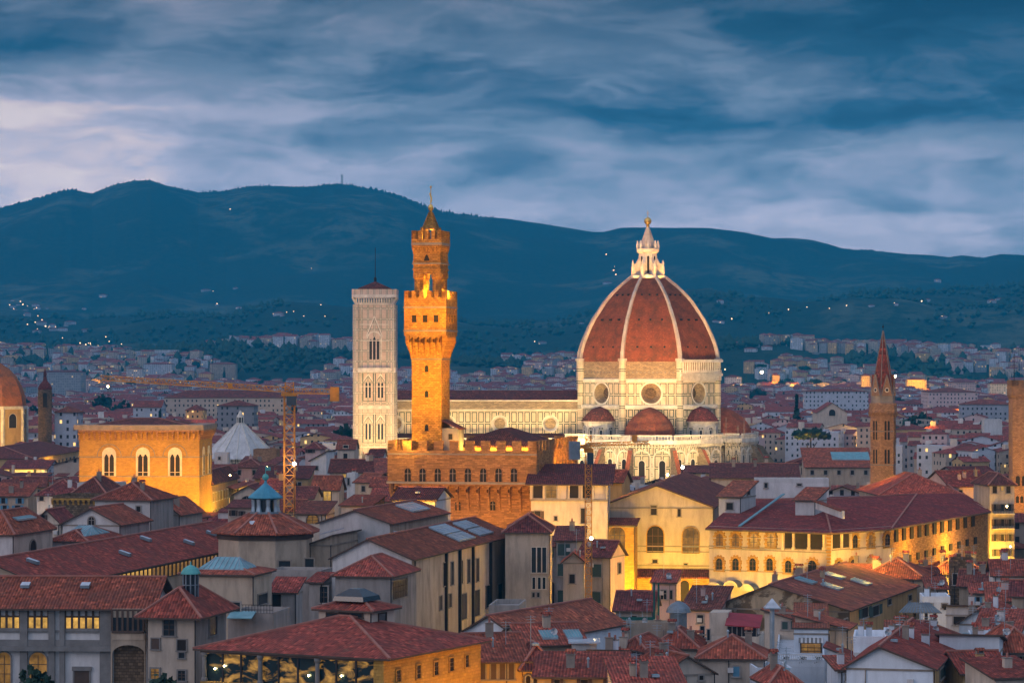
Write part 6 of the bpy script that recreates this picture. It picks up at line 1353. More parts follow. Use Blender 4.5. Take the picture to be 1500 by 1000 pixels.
for k, dx_ in enumerate((-1.1, 1.1)):
    t_ = thing('terrace_chair', ('left' if k == 0 else 'right')+' white chair beside the terrace table', 'chair', tt.location+V((dx_, 0, 0))); m = MB(); m.box((-.22,-.22,.42),(.22,.22,.48), 'white'); m.build('seat', t_); m = MB(); m.box((-.22,.18,.48),(.22,.22,.95), 'white'); m.build('backrest', t_)
    for a_, b_ in ((-.2,-.2),(.2,-.2),(.2,.2),(-.2,.2)): m = MB(); m.box((a_-.02,b_-.02,0),(a_+.02,b_+.02,.42), 'white'); m.build('leg', t_)
# scalloped porch canopies at the palace foot
for x, y in ((1054,856),(1078,853),(1102,857)):
    e = ce[0]; f_ = lambda t: (t*e.O.y-e.O.x)/(e.c-t*e.s); u = f_((x-750)/F); w_ = 1.55; zc = zat(y, 552); m = MB()
    for i in range(10):
        a0, a1 = math.pi*i/10, math.pi*(i+1)/10; p = lambda a, y_, k=0: (u-w_*math.cos(a), y_, zc-1.1+1.3*math.sin(a)+k)
        m.poly([p(a0,-2.4), p(a1,-2.4), p(a1,0), p(a0,0)], 'lead'); m.poly([p(a0,-2.4), p(a1,-2.4), p(a1,-2.4,-.35), p(a0,-2.4,-.35)], 'paled')
    m.poly([p(math.pi*i/10,-2.2) for i in range(11)], 'cream'); m.build('canopy', ca, loc=e.a, rot=e.rot)
# scaffold with green netting, small dome, steel mast with glass cap
sc = thing('netted_scaffold', 'scaffold tower wrapped in dark green netting beside the slim white tower house', 'scaffolding', ((925-750)*450/F, 450, 0))
m = MB()
for i in range(5):
    for y in (0, 2): m.beam((-3.6+i*1.8,y,0),(-3.6+i*1.8,y,zat(897,450)), .1, 'zinc')
for z in range(4, 18, 2): m.beam((-3.6,0,z),(3.6,0,z), .1, 'zinc')
m.beam((3.6,0,0),(3.6,0,zat(853,450)), .3, 'net'); m.beam((4.3,0,0),(4.3,0,zat(853,450)), .3, 'net')
m.build('frame', sc); m = MB(); m.box((-3.5,-.12,0),(3.5,-.05,zat(903,450)), 'net'); m.build('netting', sc)
t = thing('metal_roof_dome', 'small ribbed metal dome beside the slim white tower house', 'roof turret', ((994-750)*470/F, 470, 0)); m = MB(); z = zat(896,470); m.rings([(1.4,0),(1.4,z)], 12, 'lead'); m.build('drum', t); m = MB(); m.rings([(2.1,z),(1.9,z+.7),(1.2,z+1.4),(.2,z+1.9)], 12, 'lead'); m.build('cap', t)
t = thing('glass_capped_flue', 'steel flue with a four-sided glass cap rising in front of the stained gable', 'chimney', ((1131-750)*415/F, 415, 0)); m = MB(); z = zat(889,415); m.rings([(.35,0),(.35,z)], 8, 'zinc'); m.build('pipe', t); m = MB(); m.rings([(1.6,z),(.1,z+1.3)], 4, 'solar', 45); m.rings([(1.7,z-.15),(1.7,z)], 4, 'zinc', 45); m.build('cap', t)
# ================================================================ larger houses of the middle distance, one by one
def FB(label, x0, x1, py, Y, wm, roof='hip', rise=3., rm='rooff', rot=-2, dep=14, cat='building', **kw): return B(label, x0, x1, py, Y, rot, dep, roof, rise, wm, rm, name=kw.pop('name', 'town_building'), cat=cat, ridge=False, **kw)
FB('long white school block with rows of windows, far right of the dome', 1180, 1272, 573, 2300, 'wwhite', dep=30, rise=2)
b = FB('ornate cream church front with a rounded gable far behind the blue skylight roof', 1197, 1241, 604, 1750, 'cream', 'gy', 6, dep=40, name='church', cat='church'); wput(b, 'F', b.w/2, b.z-2, 4, 4, 'arch', 'paled')
m = MB(); m.box((-1.5,-1,0),(b.w+1.5,-.1,b.z-8), 'paled'); m.build('lower_front', b.root)
FB('long pink-red barracks block on the far right plain', 1360, 1432, 574, 2500, 'wpink', dep=60, rise=4)
FB('white apartment house with green windows near the far right', 1408, 1484, 592, 1900, 'wwhite', dep=24, rot=-5)
FB('brown villa with a dark hip roof on the far right rise', 1388, 1430, 560, 3900, 'wpink', dep=30)
FB('pale stacked villa at the foot of the right hill', 1450, 1486, 562, 3700, 'wwhite', dep=24)
FB('white villa with a flat front at the left foot of the mountain', 210, 252, 533, 4700, 'wwhite', dep=30)
FB('smaller white villa beside the flat-fronted one', 185, 209, 540, 4600, 'wwhite', dep=24)
FB('cream villa with six windows left of the marble tower foot hills', 307, 345, 533, 4700, 'wcream', dep=24)
FB('long pink-roofed hospital block on the left hillside', 382, 452, 516, 5100, 'wpink', dep=30, rise=5, rm='rooff')
FB('short pink-roofed block beside the long hillside hospital', 480, 516, 514, 5150, 'wpink', dep=30, rise=5)
FB('grey railway shed with a long dark roof on the far left plain', 55, 118, 545, 3900, 'wgrey', dep=40)
FB('arcaded market hall with a very long roof, beyond the orange crane', 240, 420, 582, 2050, 'wcream', dep=30, rise=5)
FB('white gabled church side beyond the church hall roof', 195, 236, 596, 1850, 'wwhite', 'gx', 4, dep=20)
FB('yellow lit block with a row of roof lamps beyond the church hall', 272, 297, 600, 1800, 'wochre', dep=18)
FB('green-roofed synagogue-like block left of the baptistery roof', 318, 372, 594, 1700, 'wgrey', dep=20)
FB('low loggia block with white columns beside the dark belfry', 80, 112, 603, 1290, 'wwhite', dep=16, rise=2.4)
FB('white block at the far right of the dome on the rising ground', 1062, 1086, 552, 4300, 'wwhite', dep=20)
FB('orange lit house on the rising ground far right of the dome', 1131, 1142, 549, 4300, 'wochre', dep=16)
FB('low orange lit villa behind the abbey spire', 1328, 1357, 556, 4000, 'wochre', dep=18)
FB('tower villa among trees on the right rise', 1262, 1275, 550, 4200, 'wochre', dep=12)
FB('big pale villa among pines right of the dome', 1218, 1246, 535, 4700, 'wpink', dep=26)
FB('grey castle-like villa on the wooded rise right of the dome', 1146, 1168, 514, 5150, 'wwhite', dep=20)
FB('square old gate tower on the wooded rise right of the dome', 1190, 1200, 516, 5000, 'wgrey', 'flat', 0, dep=12)
FB('pair of cream houses on the wooded rise right of the dome', 1172, 1187, 516, 5100, 'wcream', dep=20)
FB('white cube on the plain left of the battlemented tower', 1442, 1468, 616, 1500, 'white', 'flat', 0, dep=12)
FB('small white tower villa on the slope between bell towers and dome', 793, 808, 526, 4900, 'wwhite', dep=14)
# ================================================================ the town, house by house
KEEP = []
for b in BL:
    cx = b.O.x+b.c*b.w/2-b.s*b.d/2; cy = b.O.y+b.s*b.w/2+b.c*b.d/2; KEEP.append((b.O.x, b.O.y, b.c, b.s, b.w, b.d))
KEEP += [(TO.x, TO.y, c12, s12, TW, TD), (-56, 1040, 1, 0, 80, 60), (24, 1030, 1, 0, 75, 90), (14, 968, 1, 0, 92, 62), (bx-10, 1045, 1, 0, 20, 26), (-120, 1040, 1, 0, 40, 40), ((-60-750)*1300/F, 1280, 1, 0, 30, 40), ((1285-750)*725/F, 718, 1, 0, 16, 16), ((1480-750)*730/F, 726, 1, 0, 14, 14), (CO.x, 546, 1, 0, 70, 110), (-75, 475, 1, 0, 26, 24), ((415-750)*640/F, 632, 1, 0, 12, 12)]
def blocked(x, y, r):
    for ox, oy, c, s, w, d in KEEP:
        u, v = (x-ox)*c+(y-oy)*s, -(x-ox)*s+(y-oy)*c
        if -r < u < w+r and -r < v < d+r: return True
    return False
LM = [(45,'the red brick dome'),(200,'the church hall'),(352,'the baptistery roof'),(424,'the orange crane'),(548,'the marble bell tower'),(700,'the fortress palace'),(862,'the yellow crane'),(950,'the cathedral dome'),(1070,'the small east dome'),(1296,'the abbey tower'),(1490,'the battlemented tower')]
def zone(px, py):
    d, nm = min((abs(px-a), n) for a, n in LM); a = [a for a, n in LM if n == nm][0]
    side = 'below' if abs(px-a) < 14 else ('left of' if px < a else 'right of')
    return side+' '+nm
rg = random.Random(11); cand = []
Y = 350.
while Y < 5350:
    step = 15.5 if Y < 1500 else (19 if Y < 2600 else 26); xm = (.34 if Y < 640 else .235)*Y
    x = -xm+rg.uniform(0, 10)
    blk = int(Y/step) % 4 == 0
    while x < xm:
        wv = noise.noise(V((x/140, Y/180, 0))); ang = (-12 if wv > -.1 else 18)+rg.uniform(-5, 5)+(90 if rg.random() < .3 else 0)
        w = rg.uniform(9, 19)*(1 if Y < 1500 else 1.25); d = rg.uniform(10, 16)*(1 if Y < 1500 else 1.3); yy = Y+rg.uniform(-3, 3)
        if rg.random() < .035 and Y > 900: w *= 2.2
        if not (blk and rg.random() < .55) and rg.random() < (.97 if Y < 2600 else .85 if Y < 4300 else .62) and noise.noise(V((x/260, Y/400, 5))) < (.42 if Y < 4300 else .10):
            if (Y >= 640 or abs(x) > .2*Y+22) and not blocked(x, yy, 7.5 if Y < 1500 else 12): cand.append((x, yy, w, d, ang))
        x += w+rg.uniform(.5, 5)
    Y += step
WM_ = ['wwhite']*7+['wcream']*6+['wochre']*2+['wpink']*3+['wgrey']*2
RN = {'rooff': 'red', 'roofd': 'dark plum', 'roof': 'bright red'}
CN = {'wwhite': 'white', 'wcream': 'cream', 'wochre': 'ochre', 'wpink': 'pinkish', 'wgrey': 'grey'}
cand.sort(key=lambda c: c[1]); stuff = MB(); made = []; T4 = {'hip': 'hipped', 'gx': 'ridged', 'gy': 'gabled', 'sf': 'sloping', 'flat': 'flat'}
def visible_spot(x, y):
    px = 750+x*F/y
    if not -15 < px < 1515: return False
    if 575 < px < 835 and 600 < y < 1030: return False
    if 118 < px < 290 and 780 < y < 1000: return False
    if 880 < px < 1048 and 600 < y < 690: return False
    if 1050 < px < 1440 and 545 < y < 690: return False
    return True
for (x, y, w, d, ang) in cand:
    r = random.Random(int(x*31+y*17)); z = r.uniform(13, 20.5)+(3 if r.random() < .12 else 0)
    if y > 3900: z += ter_z(x, y)
    rf = r.choice(['hip','hip','gx','gx','gy','gy','sf','flat']) if y > 800 else r.choice(['hip','gx','gx','gy','gy','sf'])
    wm = r.choice(WM_); rm = r.choice(['rooff','rooff','rooff','roofd','roof' if y < 900 else 'rooff']); rise = min(w, d)*r.uniform(.13, .21)
    if len(made) < 185 and visible_spot(x, y):
        root = thing('town_house', '', 'house', (x, y, 0), R(ang), 'houses of the old town behind the landmarks')
        wall_mesh(rf, w, d, z, rise, wm).build('wall', root)
        if rf != 'flat':
            m = MB()
            for p in roof_polys(rf, w, d, z, rise, .6): m.prism(p, .3, rm, 'wood')
            m.build('roof', root)
        if r.random() < .75:
            m = MB(); u, v = w*r.uniform(.2,.8), d*r.uniform(.2,.8); zz = z+rise*.3; m.box((u-.5,v-.4,zz),(u+.5,v+.4,z+rise+r.uniform(.4,1.6)), r.choice(['ledge','cream','white'])); m.build('chimney', root)
        if r.random() < .3:
            m = MB(); u, v = w*r.uniform(.25,.6), d*r.uniform(.2,.5); h = r.uniform(2, 3); m.box((u,v,z-1),(u+r.uniform(2.5,4.5),v+3,z+h), r.choice(['white','cream','pink'])); m.prism([(u-.3,v-.3,z+h),(u+4,v-.3,z+h),(u+4,v+3.3,z+h+.8),(u-.3,v+3.3,z+h+.8)], .2, rm); m.build('attic_room', root)
        px, py = 750+x*F/y, 535+(57-z)*F/y
        sz = 'large' if w*d > 230 else ('small' if w*d < 150 else 'mid-sized')
        made.append((root, px, py, f"{sz} {CN[wm]} house, {RN[rm] if rf != 'flat' else 'bare'} {T4[rf]} roof, {zone(px, py)}"))
    else:
        c, s = math.cos(R(ang)), math.sin(R(ang)); n0 = len(stuff.v)
        if y > 2300 and r.random() < .3: rf = 'hip'
        zz = (z,z,z,z); m = wall_mesh(rf, w, d, z, rise, wm)
        if rf != 'flat':
            for p in roof_polys(rf, w, d, z, rise, .5): m.poly([(a, b_, q_+.1) for a, b_, q_ in p], rm)
        if r.random() < .25 and y < 2400: m.box((w*.3,d*.3,z),(w*.3+3,d*.3+3,z+rise+1.5), r.choice(['white','cream']))
        for f_, mi_ in zip(m.f, m.m): stuff.poly([(x+c*m.v[i][0]-s*m.v[i][1], y+s*m.v[i][0]+c*m.v[i][1], m.v[i][2]) for i in f_], m.ms[mi_])
o = stuff.build('distant_town'); o['kind'] = 'stuff'; o['label'] = 'dense far rooftops and pale walls of the town running out to the hills'; o['category'] = 'town'
# labels that repeat get told apart by their order from the left
ORD = ['leftmost','second from left','third from left','fourth from left','fifth from left','sixth from left','seventh from left','eighth from left','ninth from left','tenth from left','eleventh from left','twelfth from left','thirteenth from left','fourteenth from left','fifteenth from left','sixteenth from left','seventeenth from left','eighteenth from left','nineteenth from left','twentieth from left']
D = {}
for t in made: D.setdefault(t[3], []).append(t)
for lb, L_ in D.items():
    L_.sort(key=lambda t: t[1])
    for i, t in enumerate(L_): t[0]['label'] = lb if len(L_) == 1 else f"{lb}, {ORD[min(i, 19)]}"
# ================================================================ trees
LF = []
def crown_mesh(kind, seed):
    r = random.Random(seed); m = MB(); n = 420 if kind != 'cypress' else 260
    for i in range(n):
        if kind == 'cypress':
            t = r.random()**.8; rad = .62*math.sin(min(1, t*1.15+.1)*math.pi)**.7*(1-t*.45); a = r.uniform(0, 6.28); p = V((rad*math.cos(a)*r.uniform(.7,1.05), rad*math.sin(a)*r.uniform(.7,1.05), .6+t*5.4)); s = .26
        elif kind == 'pine':
            a = r.uniform(0, 6.28); q_ = math.sqrt(r.random())*2.6; p = V((q_*math.cos(a), q_*math.sin(a), 4.6+r.uniform(0,1.1)*(1-(q_/3.1)**2)+.25*math.sin(a*3))); s = .34
        else:
            k = r.randrange(9); rr = random.Random(seed*13+k); c = V((rr.uniform(-1.4,1.4), rr.uniform(-1.4,1.4), rr.uniform(2.2,4.6))); v = V((r.gauss(0,1), r.gauss(0,1), r.gauss(0,1))).normalized()*r.uniform(.7,1.25); p = c+v; s = .36
        d1 = V((r.gauss(0,1), r.gauss(0,1), r.gauss(0,1))).normalized(); d2 = d1.cross(V((r.gauss(0,1), r.gauss(0,1), r.gauss(0,1)))).normalized()
        m.poly([p+d1*s, p+d2*s, p-d1*s, p-d2*s], 'leaf')
    return m.mesh('crown')
CM = {k: [crown_mesh(k, s) for s in (1, 2, 3)] for k in ('cypress', 'pine', 'broad')}
tk = MB(); tk.rings([(.22,-1),(.16,1.5),(.10,4.6)], 7, 'trunk'); tk.beam((0,0,2.4),(1.0,.2,3.8), .1, 'trunk'); tk.beam((0,0,2.2),(-.9,-.5,3.6), .1, 'trunk'); tkm = tk.mesh('trunk')
TL = {'cypress': 'dark pointed cypress', 'pine': 'flat-topped umbrella pine', 'broad': 'rounded dark tree'}
r = random.Random(21); tr = []
def tree(kind, px, Y, sc, zb=0.):
    x = (px-750)*Y/F; t = thing(kind+'_tree' if kind != 'broad' else 'leafy_tree', '', 'tree', (x, Y, max(0, ter_z(x, Y)) if Y > 3900 else zb), r.uniform(0, 6), 'trees among the far houses'); t.scale = (sc, sc, sc*r.uniform(.9,1.15))
    link('crown', r.choice(CM[kind]), t); link('trunk', tkm, t); py = 535+(57-sc*5)*F/Y; tr.append((t, px, py, TL[kind]))
tree('broad', 47, 364, 1.25, 11.2); tree('broad', 243, 358, 1.2, 10.4); tree('broad', 268, 356, 1.0, 10.6)
tree('cypress', 1167, 1900, 5.6); tree('pine', 1305, 1700, 3.4); tree('pine', 1395, 1600, 3.2)
for px, Y, k, s in ((180,2400,'broad',5),(150,2500,'broad',5.5),(128,2350,'broad',4),(545,2300,'broad',4),(412,2150,'pine',4.5),(1335,1750,'broad',4),(1350,1800,'broad',4.4),(1365,1780,'broad',3.8),(1385,1760,'broad',3.6),(1412,1650,'broad',3.5),(1480,1600,'broad',3.4),(1290,1950,'broad',4),(1112,3300,'broad',5),(1135,3400,'cypress',4),(1148,3300,'cypress',4.4),(1420,3000,'broad',5),(1070,2600,'broad',4),(1240,2500,'broad',4.5),(1085,2100,'broad',3.6),(290,3000,'broad',5)): tree(k, px, Y, s)
for i in range(46):
    Y = r.uniform(1250, 3600); px = r.uniform(0, 1500); x = (px-750)*Y/F
    if not blocked(x, Y, 10) and visible_spot(x, Y): tree(r.choice(['broad','broad','cypress','pine']), px, Y, r.uniform(3.2, 4.8))
for i in range(70):
    Y = r.uniform(4150, 4900); px = r.choice([r.uniform(0,560), r.uniform(1040,1500)]); tree(r.choice(['cypress','broad','pine','broad']), px, Y, r.uniform(2.2, 4.2))
D = {}
for t in tr: D.setdefault(f"{t[3]} {'by the river front' if t[0].location.y < 400 else 'among far houses' if t[0].location.y < 4000 else 'at the hill foot'}, {zone(t[1], t[2])}", []).append(t)
for lb, L_ in D.items():
    L_.sort(key=lambda t: t[1])
    for i, t in enumerate(L_): t[0]['label'] = lb if len(L_) == 1 else f"{lb}, {ORD[min(i, 19)]}"
# woods on the lower slopes: one mass
m = MB(); r = random.Random(5)
for i in range(15000):
    Y = r.uniform(4300, 6100) if i % 3 else r.uniform(6100, 7900); x = r.uniform(-.2, .2)*Y
    if noise.noise(V((x/300, Y/260, 2)))+.25*noise.noise(V((x/90, Y/80, 7))) < -.02: continue
    z = ter_z(x, Y); s = r.uniform(4, 11)*(1 if r.random() < .8 else .6); h = s*r.uniform(1.2, 2.2); a = r.uniform(0, 6)
    b0 = [(x+s*math.cos(a+k*1.257)*r.uniform(.7,1.1), Y+s*math.sin(a+k*1.257), z+h*.45*r.uniform(.7,1.2)) for k in range(5)]; tp_ = (x+r.uniform(-1,1), Y, z+h); bt_ = (x, Y, z-2)
    for k in range(5): m.poly([b0[k], b0[(k+1) % 5], tp_], 'leaf'); m.poly([b0[(k+1) % 5], b0[k], bt_], 'leaf')
o = m.build('hillside_wood'); o['kind'] = 'stuff'; o['label'] = 'dark woods covering the lower hill slopes'; o['category'] = 'wood'
# villas and lamps scattered on the slopes
m0 = MB(); m0.rings([(.12,0),(.09,6)], 6, 'iron'); pole = m0.mesh('pole'); m0 = MB(); m0.rings([(.05,-1),(.8,-.55),(1,0),(.7,.7),(.05,1)], 8, 'dot'); globe = m0.mesh('globe')
r = random.Random(9)
sp_ = [(r.gauss(35,16), r.gauss(452,8)) for _ in range(8)]+[(r.gauss(72,14), r.gauss(478,5)) for _ in range(8)]+[(r.gauss(125,18), r.gauss(507,10)) for _ in range(12)]+[(155,495),(160,502),(178,506),(30,516),(337,308),(400,461),(402,463),(420,460),(430,461),(445,466),(470,450),(476,466),(312,428),(318,446),(456,395),(888,374),(900,392),(899,399),(902,403),(1035,434),(1051,447),(1126,461),(1155,455),(1182,453),(1310,445),(1365,508),(1408,506),(1380,467),(1470,442),(1464,529),(1460,525),(1325,506),(1072,469),(1055,474),(1250,503),(1260,504),(1315,540),(1062,543),(1350,443),(783,504),(790,507),(850,505),(880,508),(1215,455),(1240,452)]
for px, py in sp_:
    # walk outwards until the slope stands at this height in the view
    Y = 4200
    while Y < 11000 and 535+(57-4-ter_z((px-750)*Y/F, Y))*F/Y > py: Y += 25
    x = (px-750)*Y/F; t = thing('street_lamp', 'tiny glowing street lamp on the dark hillside', 'street lamp', (x, Y, ter_z(x, Y)), 0, 'distant street lamps on the hillside')
    link('pole', pole, t); g_ = link('globe', globe, t, (0, 0, 6.4)); s = Y/4200*r.uniform(.35, 1.0); g_.scale = (s, s, s)
vm = MB(); vm.box((0,0,-4),(16,12,7), 'wwhite')
for p in roof_polys('hip', 16, 12, 7, 2.4, .6): vm.poly(p, 'rooff')
r = random.Random(33); vl = []
wv_ = MB(); wv_.box((0,0,-4),(16,12,7), 'wwhite'); wvm = wv_.mesh('wall'); rv = MB()
for p in roof_polys('hip', 16, 12, 7, 2.4, .6): rv.prism(p, .3, 'rooff')
rvm = rv.mesh('roof')
vp = [(r.gauss(40,20), r.gauss(455,8)) for _ in range(10)]+[(r.gauss(75,16), r.gauss(480,6)) for _ in range(8)]+[(r.gauss(135,20), r.gauss(508,8)) for _ in range(10)]+[(295,428),(342,424),(400,461),(410,462),(345,452),(315,446),(120,454),(145,434),(1050,443),(1033,435),(1355,440),(1372,464),(1377,466),(1310,445),(1275,449),(1245,505),(1281,505),(1446,443),(1460,440),(1495,447),(1368,412),(790,505),(806,527),(884,416),(896,398),(1045,472),(1052,472),(835,473),(850,473),(1330,505),(1490,508),(1498,516),(1075,505),(1100,507),(1115,510),(1090,515)]
for px, py in vp:
    Y = 4250
    while Y < 10500 and 535+(57-4-ter_z((px-750)*Y/F, Y))*F/Y > py: Y += 25
    x = (px-750)*Y/F; t = thing('hillside_villa', '', 'house', (x, Y, ter_z(x, Y)), R(r.uniform(-25, 25)), 'villas scattered over the hillside'); link('wall', wvm, t); link('roof', rvm, t); s = r.uniform(.6, 1.3); t.scale = (s*r.uniform(.8,1.6), s, s); vl.append((t, px, py))
D = {}
for t in vl: D.setdefault(f"pale hillside villa, {'high up' if t[2] < 440 else 'midway up' if t[2] < 480 else 'low down'}, {zone(t[1], 0)}", []).append(t)
for lb, L_ in D.items():
    L_.sort(key=lambda t: t[1])
    for i, t in enumerate(L_): t[0]['label'] = lb if len(L_) == 1 else f"{lb}, {ORD[min(i, 19)]}"
# mountain-top masts
for px, py, h, lb in ((501,270,60,'thin lattice transmitter mast on the mountain crest above the marble tower'),):
    Y = 10900; x = (px-750)*Y/F; t = MB(); truss(t, (0,0,-20),(0,0,h*.65), 6, 8, 'iron', ch=1.2); o = t.build('transmitter_mast'); o.location = (x, Y, zat(py, Y) if px > 450 else ter_z(x, Y)); tag(o, lb, 'mast')
# ================================================================ floodlights of the landmarks (each stands on a roof or street beside its building)
SOD = (1, .43, .022); WARM = (1, .66, .27); YEL = (1, .54, .05)
def L3(px, Y, z): return ((px-750)*Y/F, Y, z)
tcx = TO.x+c12*6.5-s12*4; tcy = TO.y+s12*6.5+c12*4
for (px, Y, z, ez, tz, sz) in ((566,572,36,90,57,30),(640,560,34,56,58,32),(700,592,38,50,62,36),(598,570,36,110,79,22),(690,575,36,60,80,20)): light('SPOT', L3(px, Y, z), ez*1150, SOD if px != 566 else YEL, (tcx, tcy, tz), sz)
light('POINT', (tcx-5.2, tcy-6.5, 41.2), 2200, YEL, rad=.3); light('POINT', (tcx+5, tcy-6, 41.0), 900, SOD, rad=.3)
light('POINT', (tcx, tcy, 72.6), 4500, YEL, rad=.3); light('POINT', (tcx+4.2, tcy-3.6, 72.2), 1500, YEL, rad=.2); light('POINT', (tcx, tcy-.2, 84.9), 1600, YEL, rad=.2)
for dx_ in (-3.4, 3.4): light('POINT', (tcx+dx_, tcy-7.5, 68.5), 700, SOD, rad=.3)
for k in range(7):   # lamps behind the battlements
    u = 3+k*4.2; light('POINT', (TO.x+c12*u-s12*4, TO.y+s12*u+c12*4, 39.4), 1500, YEL, rad=.3)
for px in (600, 650, 700, 752): light('SPOT', L3(px-14, 584, 19), 6000, SOD, L3(px, 600, 33), 130)
light('SPOT', L3(745, 550, 24), 26000, SOD, L3(725, 598, 34), 70); light('SPOT', L3(610, 550, 28), 16000, SOD, L3(640, 602, 36), 60)
light('SPOT', L3(868, 612, 28), 52000, SOD, L3(808, 625, 33), 80)
# cathedral
for (px, Y, z, e, tx, tz, sz) in ((835,1000,20,190,905,48,60),(950,985,18,200,950,46,60),(1065,1000,20,190,1000,48,60),(900,1010,16,60,900,26,90),(1000,1010,16,60,1000,26,90),(1105,1020,18,70,1085,26,80)):
    light('SPOT', L3(px, Y, z), e*(740 if sz == 60 and tz > 30 else 110), WARM, L3(tx, 1062, tz), sz, rad=1.5)
for px in (880, 1020): light('SPOT', L3(px, 960, 26), 320000, (1,.44,.11), L3(950, 1070, 72), 30, rad=1.5)
for px in (610, 670, 730, 790, 840): light('SPOT', L3(px, 1046, 25), 30000, (1,.66,.26), L3(px, 1075, 36), 100, rad=1)
for a in range(8):
    c, s = math.cos(R(45*a)), math.sin(R(45*a)); 
    if s < .5: light('SPOT', (CX+9.5*c, CY+9.5*s, 89.5), 3800, (1,.48,.08), (CX, CY, 101), 80, rad=.3)
light('SPOT', (CX-12, CY-22, 90), 9000, (1,.48,.08), (CX, CY, 110), 40, rad=.3)
# marble tower
for px, Y, e, tz in ((505,1015,60,26),(560,1005,60,28),(545,1010,70,44)): light('SPOT', L3(px, Y, 16), e*1900, (1,.62,.24), L3(548, 1050, tz), 60, rad=1)
light('SPOT', L3(530, 960, 20), 130000, (1,.62,.34), L3(548, 1050, 68), 26, rad=1)
# church hall
for px in (135, 205, 275): light('SPOT', L3(px, 750, 19), 22000, SOD, L3(px, 778, 32), 120)
for px in (120, 170, 230, 285): light('POINT', L3(px, 764, 20), 5000, (1,.47,.04))
light('POINT', L3(306, 772, 14), 13000, YEL); light('POINT', L3(322, 790, 10), 16000, YEL); light('POINT', L3(345, 800, 14), 14000, YEL)
light('POINT', L3(330, 830, 10), 6000, YEL); light('POINT', L3(395, 815, 14), 3500, SOD); light('POINT', L3(392, 880, 18), 2500, SOD)
# yellow palace, chapel dome
for px in (-10, 30): light('POINT', L3(px, 1040, 12), 16000, YEL)
light('POINT', L3(85, 1100, 14), 12000, YEL); light('SPOT', L3(10, 1258, 31), 34000, YEL, L3(2, 1286, 32), 90); light('SPOT', L3(-30, 1258, 31), 24000, YEL, L3(-10, 1286, 32), 90)
# gabled hall, arcaded palace, alley
for px, e in ((900,14),(935,12),(975,13),(1020,14)): light('POINT', L3(px, 582, 6), e*1300, YEL, rad=.4)
for px, Y, e in ((1050,541,15),(1085,538,12),(1125,534,9),(1165,530,7),(1215,526,10),(1262,542,5),(1320,548,12),(1370,572,14),(1420,600,16)): light('POINT', L3(px, Y-6, 9 if px < 1200 else 18), e*(1600 if px < 1200 else 1300 if px < 1300 else 750), YEL, rad=.4)
light('POINT', L3(1456, 634, 6), 13000, YEL); light('POINT', L3(1240, 537, 23.5), 4000, YEL); light('POINT', L3(1288, 543, 23.5), 3400, YEL); light('POINT', L3(1449, 646, 12), 16000, YEL); light('POINT', L3(1437, 690, 9), 34000, YEL); light('POINT', L3(1478, 712, 10), 24000, SOD)
light('POINT', L3(916, 640, 30), 3000, YEL); light('SPOT', L3(830, 577, 25), 3800, (1,.6,.25), L3(830, 592, 31), 110)
# abbey and battlemented towers
light('SPOT', L3(1278, 700, 31), 16000, YEL, L3(1296, 725, 36), 90); light('SPOT', L3(1310, 660, 40), 10000, SOD, L3(1296, 725, 30), 80); light('SPOT', L3(1450, 705, 14), 34000, YEL, L3(1488, 730, 34), 70)
# loggia building's orange side wall
wx = V((lg.O.x+lg.c*lg.w, lg.O.y+lg.s*lg.w, 0))
for k in (.25, .6, .9): p = wx+V((-lg.s, lg.c, 0))*lg.d*k+V((lg.c, lg.s, 0))*7; light('POINT', (p.x, p.y, 8), 5200, SOD, rad=.4)
light('POINT', L3(700, 362, 9), 700, YEL); light('POINT', L3(900, 340, 8), 500, YEL); light('POINT', L3(1180, 428, 13), 60, YEL)
r = random.Random(77)                                    # street lamps' glow down in the lanes
for i in range(46):
    Y = r.uniform(640, 1500) if i < 26 else r.uniform(1500, 2600); px = r.choice([r.uniform(300, 575), r.uniform(1060, 1500), r.uniform(0, 120), r.uniform(1060, 1500)]); x = (px-750)*Y/F
    light('POINT', (x, Y, r.uniform(10, 15)), (Y/900)**2*r.uniform(1500, 6500), r.choice([YEL, SOD, (1, .6, .2)]), rad=.5)
for px, Y, z, e in ((905,500,7,2600),(1010,470,8,1500),(1290,455,9,1600),(1225,440,9,1500),(1355,470,9,1200),(1440,430,9,1200),(820,395,6,1500),(650,460,7,900),(430,470,8,900)): light('POINT', L3(px, Y, z), e, YEL, rad=.4)
# distant lit facades
for px, py, Y, e in ((1137,556,4280,90),(1342,562,3985,120),(1268,556,4185,60),(150,552,4400,120),(128,548,4400,60),(1170,556,4200,50),(1190,556,4200,50),(1240,556,4200,50),(1110,556,4200,40),(285,606,1780,8),(1465,560,3680,30),(1378,560,3800,50),(1350,618,1700,5),(1400,600,2300,14)):
    x, _, z = L3(px, Y, 0); light('POINT', (x, Y-14, max(6, zat(py, Y))), e*1000*1.2, YEL if px % 3 else SOD, rad=1)
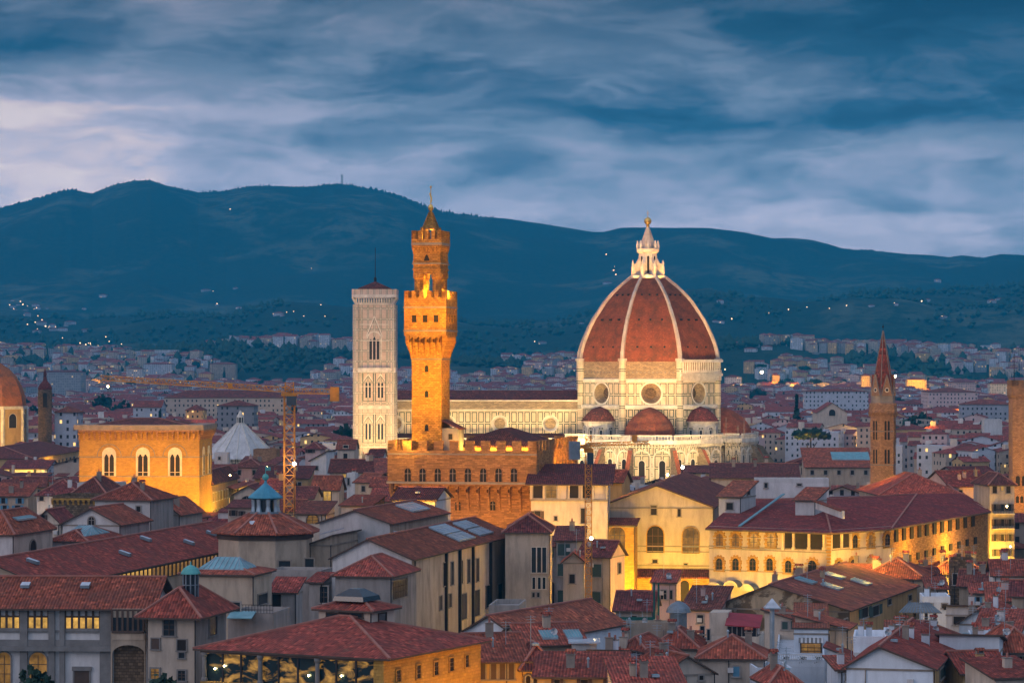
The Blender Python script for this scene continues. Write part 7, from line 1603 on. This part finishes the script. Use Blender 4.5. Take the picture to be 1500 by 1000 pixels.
# lamps one can see burning
def lamp(px, py, Y, rad, e, label, mat='lampw', base=0., nm='street_lamp', pole_=True):
    x, z = (px-750)*Y/F, zat(py, Y); t = thing(nm, label, 'lamp', (x, Y, base)); m = MB(); h = z-base
    m.rings([(.02,h-rad),(rad*.8,h-rad*.5),(rad,h),(rad*.7,h+rad*.7),(.02,h+rad)], 10, mat); m.build('globe', t, smooth=True)
    m = MB(); m.rings([(rad*.5,h+rad*.9),(rad*1.2,h+rad*1.0),(rad*.3,h+rad*1.5)], 8, 'iron'); m.build('cap', t)
    if pole_: m = MB(); m.rings([(.1,0),(.06,h-rad)], 6, 'iron'); m.build('pole', t)
    if e: light('POINT', (x, Y-rad*2.2, z), e, (1,.7,.35), rad=rad)
lamp(431, 679, 636, .38, 1500, 'dazzling white work lamp hung on the orange crane mast', base=20, nm='work_lamp')
lamp(427, 757, 634, .25, 300, 'small warm lamp low on the orange crane mast', 'lamp', base=16, nm='work_lamp')
lamp(1000, 684, 690, .36, 1200, 'dazzling lamp on the ridge of the gabled hall, before the cathedral', base=30, nm='floodlight')
lamp(978, 695, 680, .27, 900, 'smaller orange lamp left of the dazzling one on the hall ridge', 'lamp', base=29, nm='floodlight')
lamp(1137, 692, 1000, .45, 3000, 'white lamp right of the cathedral tribune', base=0)
lamp(1346, 829, 560, .6, 2500, 'bright yellow street lamp at the mouth of the alley beside the brown wing') if False else lamp(1459, 821, 600, .36, 3500, 'bright yellow street lamp at the mouth of the alley beside the brown wing')
lamp(866, 788, 500, .3, 500, 'glowing lamp on the yellow crane mast', 'lamp', base=20, nm='work_lamp')
lamp(158, 566, 2400, .9, 5000, 'glowing ball lamp on a tall thin pole beyond the belfry', 'lamp', 0)
lamp(1343, 698, 800, .3, 1500, 'orange terrace lamp right of the abbey tower', 'lamp', 10, nm='terrace_lamp')
lamp(1116, 545, 4200, 2.2, 0, 'orange glow lamp just right of the cathedral dome', 'lamp')
lamp(1311, 551, 4200, 2.0, 0, 'white lamp beside the abbey spire on the right rise', 'lamp')
for px, py, lb in ((337,696,'lamp over the alley below the baptistery, the lower one'),(391,684,'lamp under the salmon house eave'),(1475,741,'lamp on the tall corner house front, the higher one'),(1480,800,'lamp on the tall corner house front, the lower one')): lamp(px, py, 820 if px < 500 else 640, .2, 250, lb, 'lamp', nm='wall_lamp', pole_=False, base=zat(py, 820 if px < 500 else 640)-1)
# ================================================================ the evening haze
hz = MB(); hz.box((-6500, -500, -1), (6500, 12500, 840), 'asph'); ho = hz.build('haze'); ho['kind'] = 'stuff'; ho['label'] = 'thin blue evening haze lying over the town and hills'; ho['category'] = 'haze'
hm = bpy.data.materials.new('haze'); hm.use_nodes = True; hn = hm.node_tree; hn.nodes.clear(); q = N(hn)
vo = q.n('ShaderNodeVolumePrincipled'); vo.inputs['Color'].default_value = (.01, .54, .97, 1); vo.inputs['Density'].default_value = 6.8e-5; vo.inputs['Anisotropy'].default_value = 0
mo = q.n('ShaderNodeOutputMaterial'); q.L.new(vo.outputs[0], mo.inputs['Volume']); ho.data.materials.clear(); ho.data.materials.append(hm)
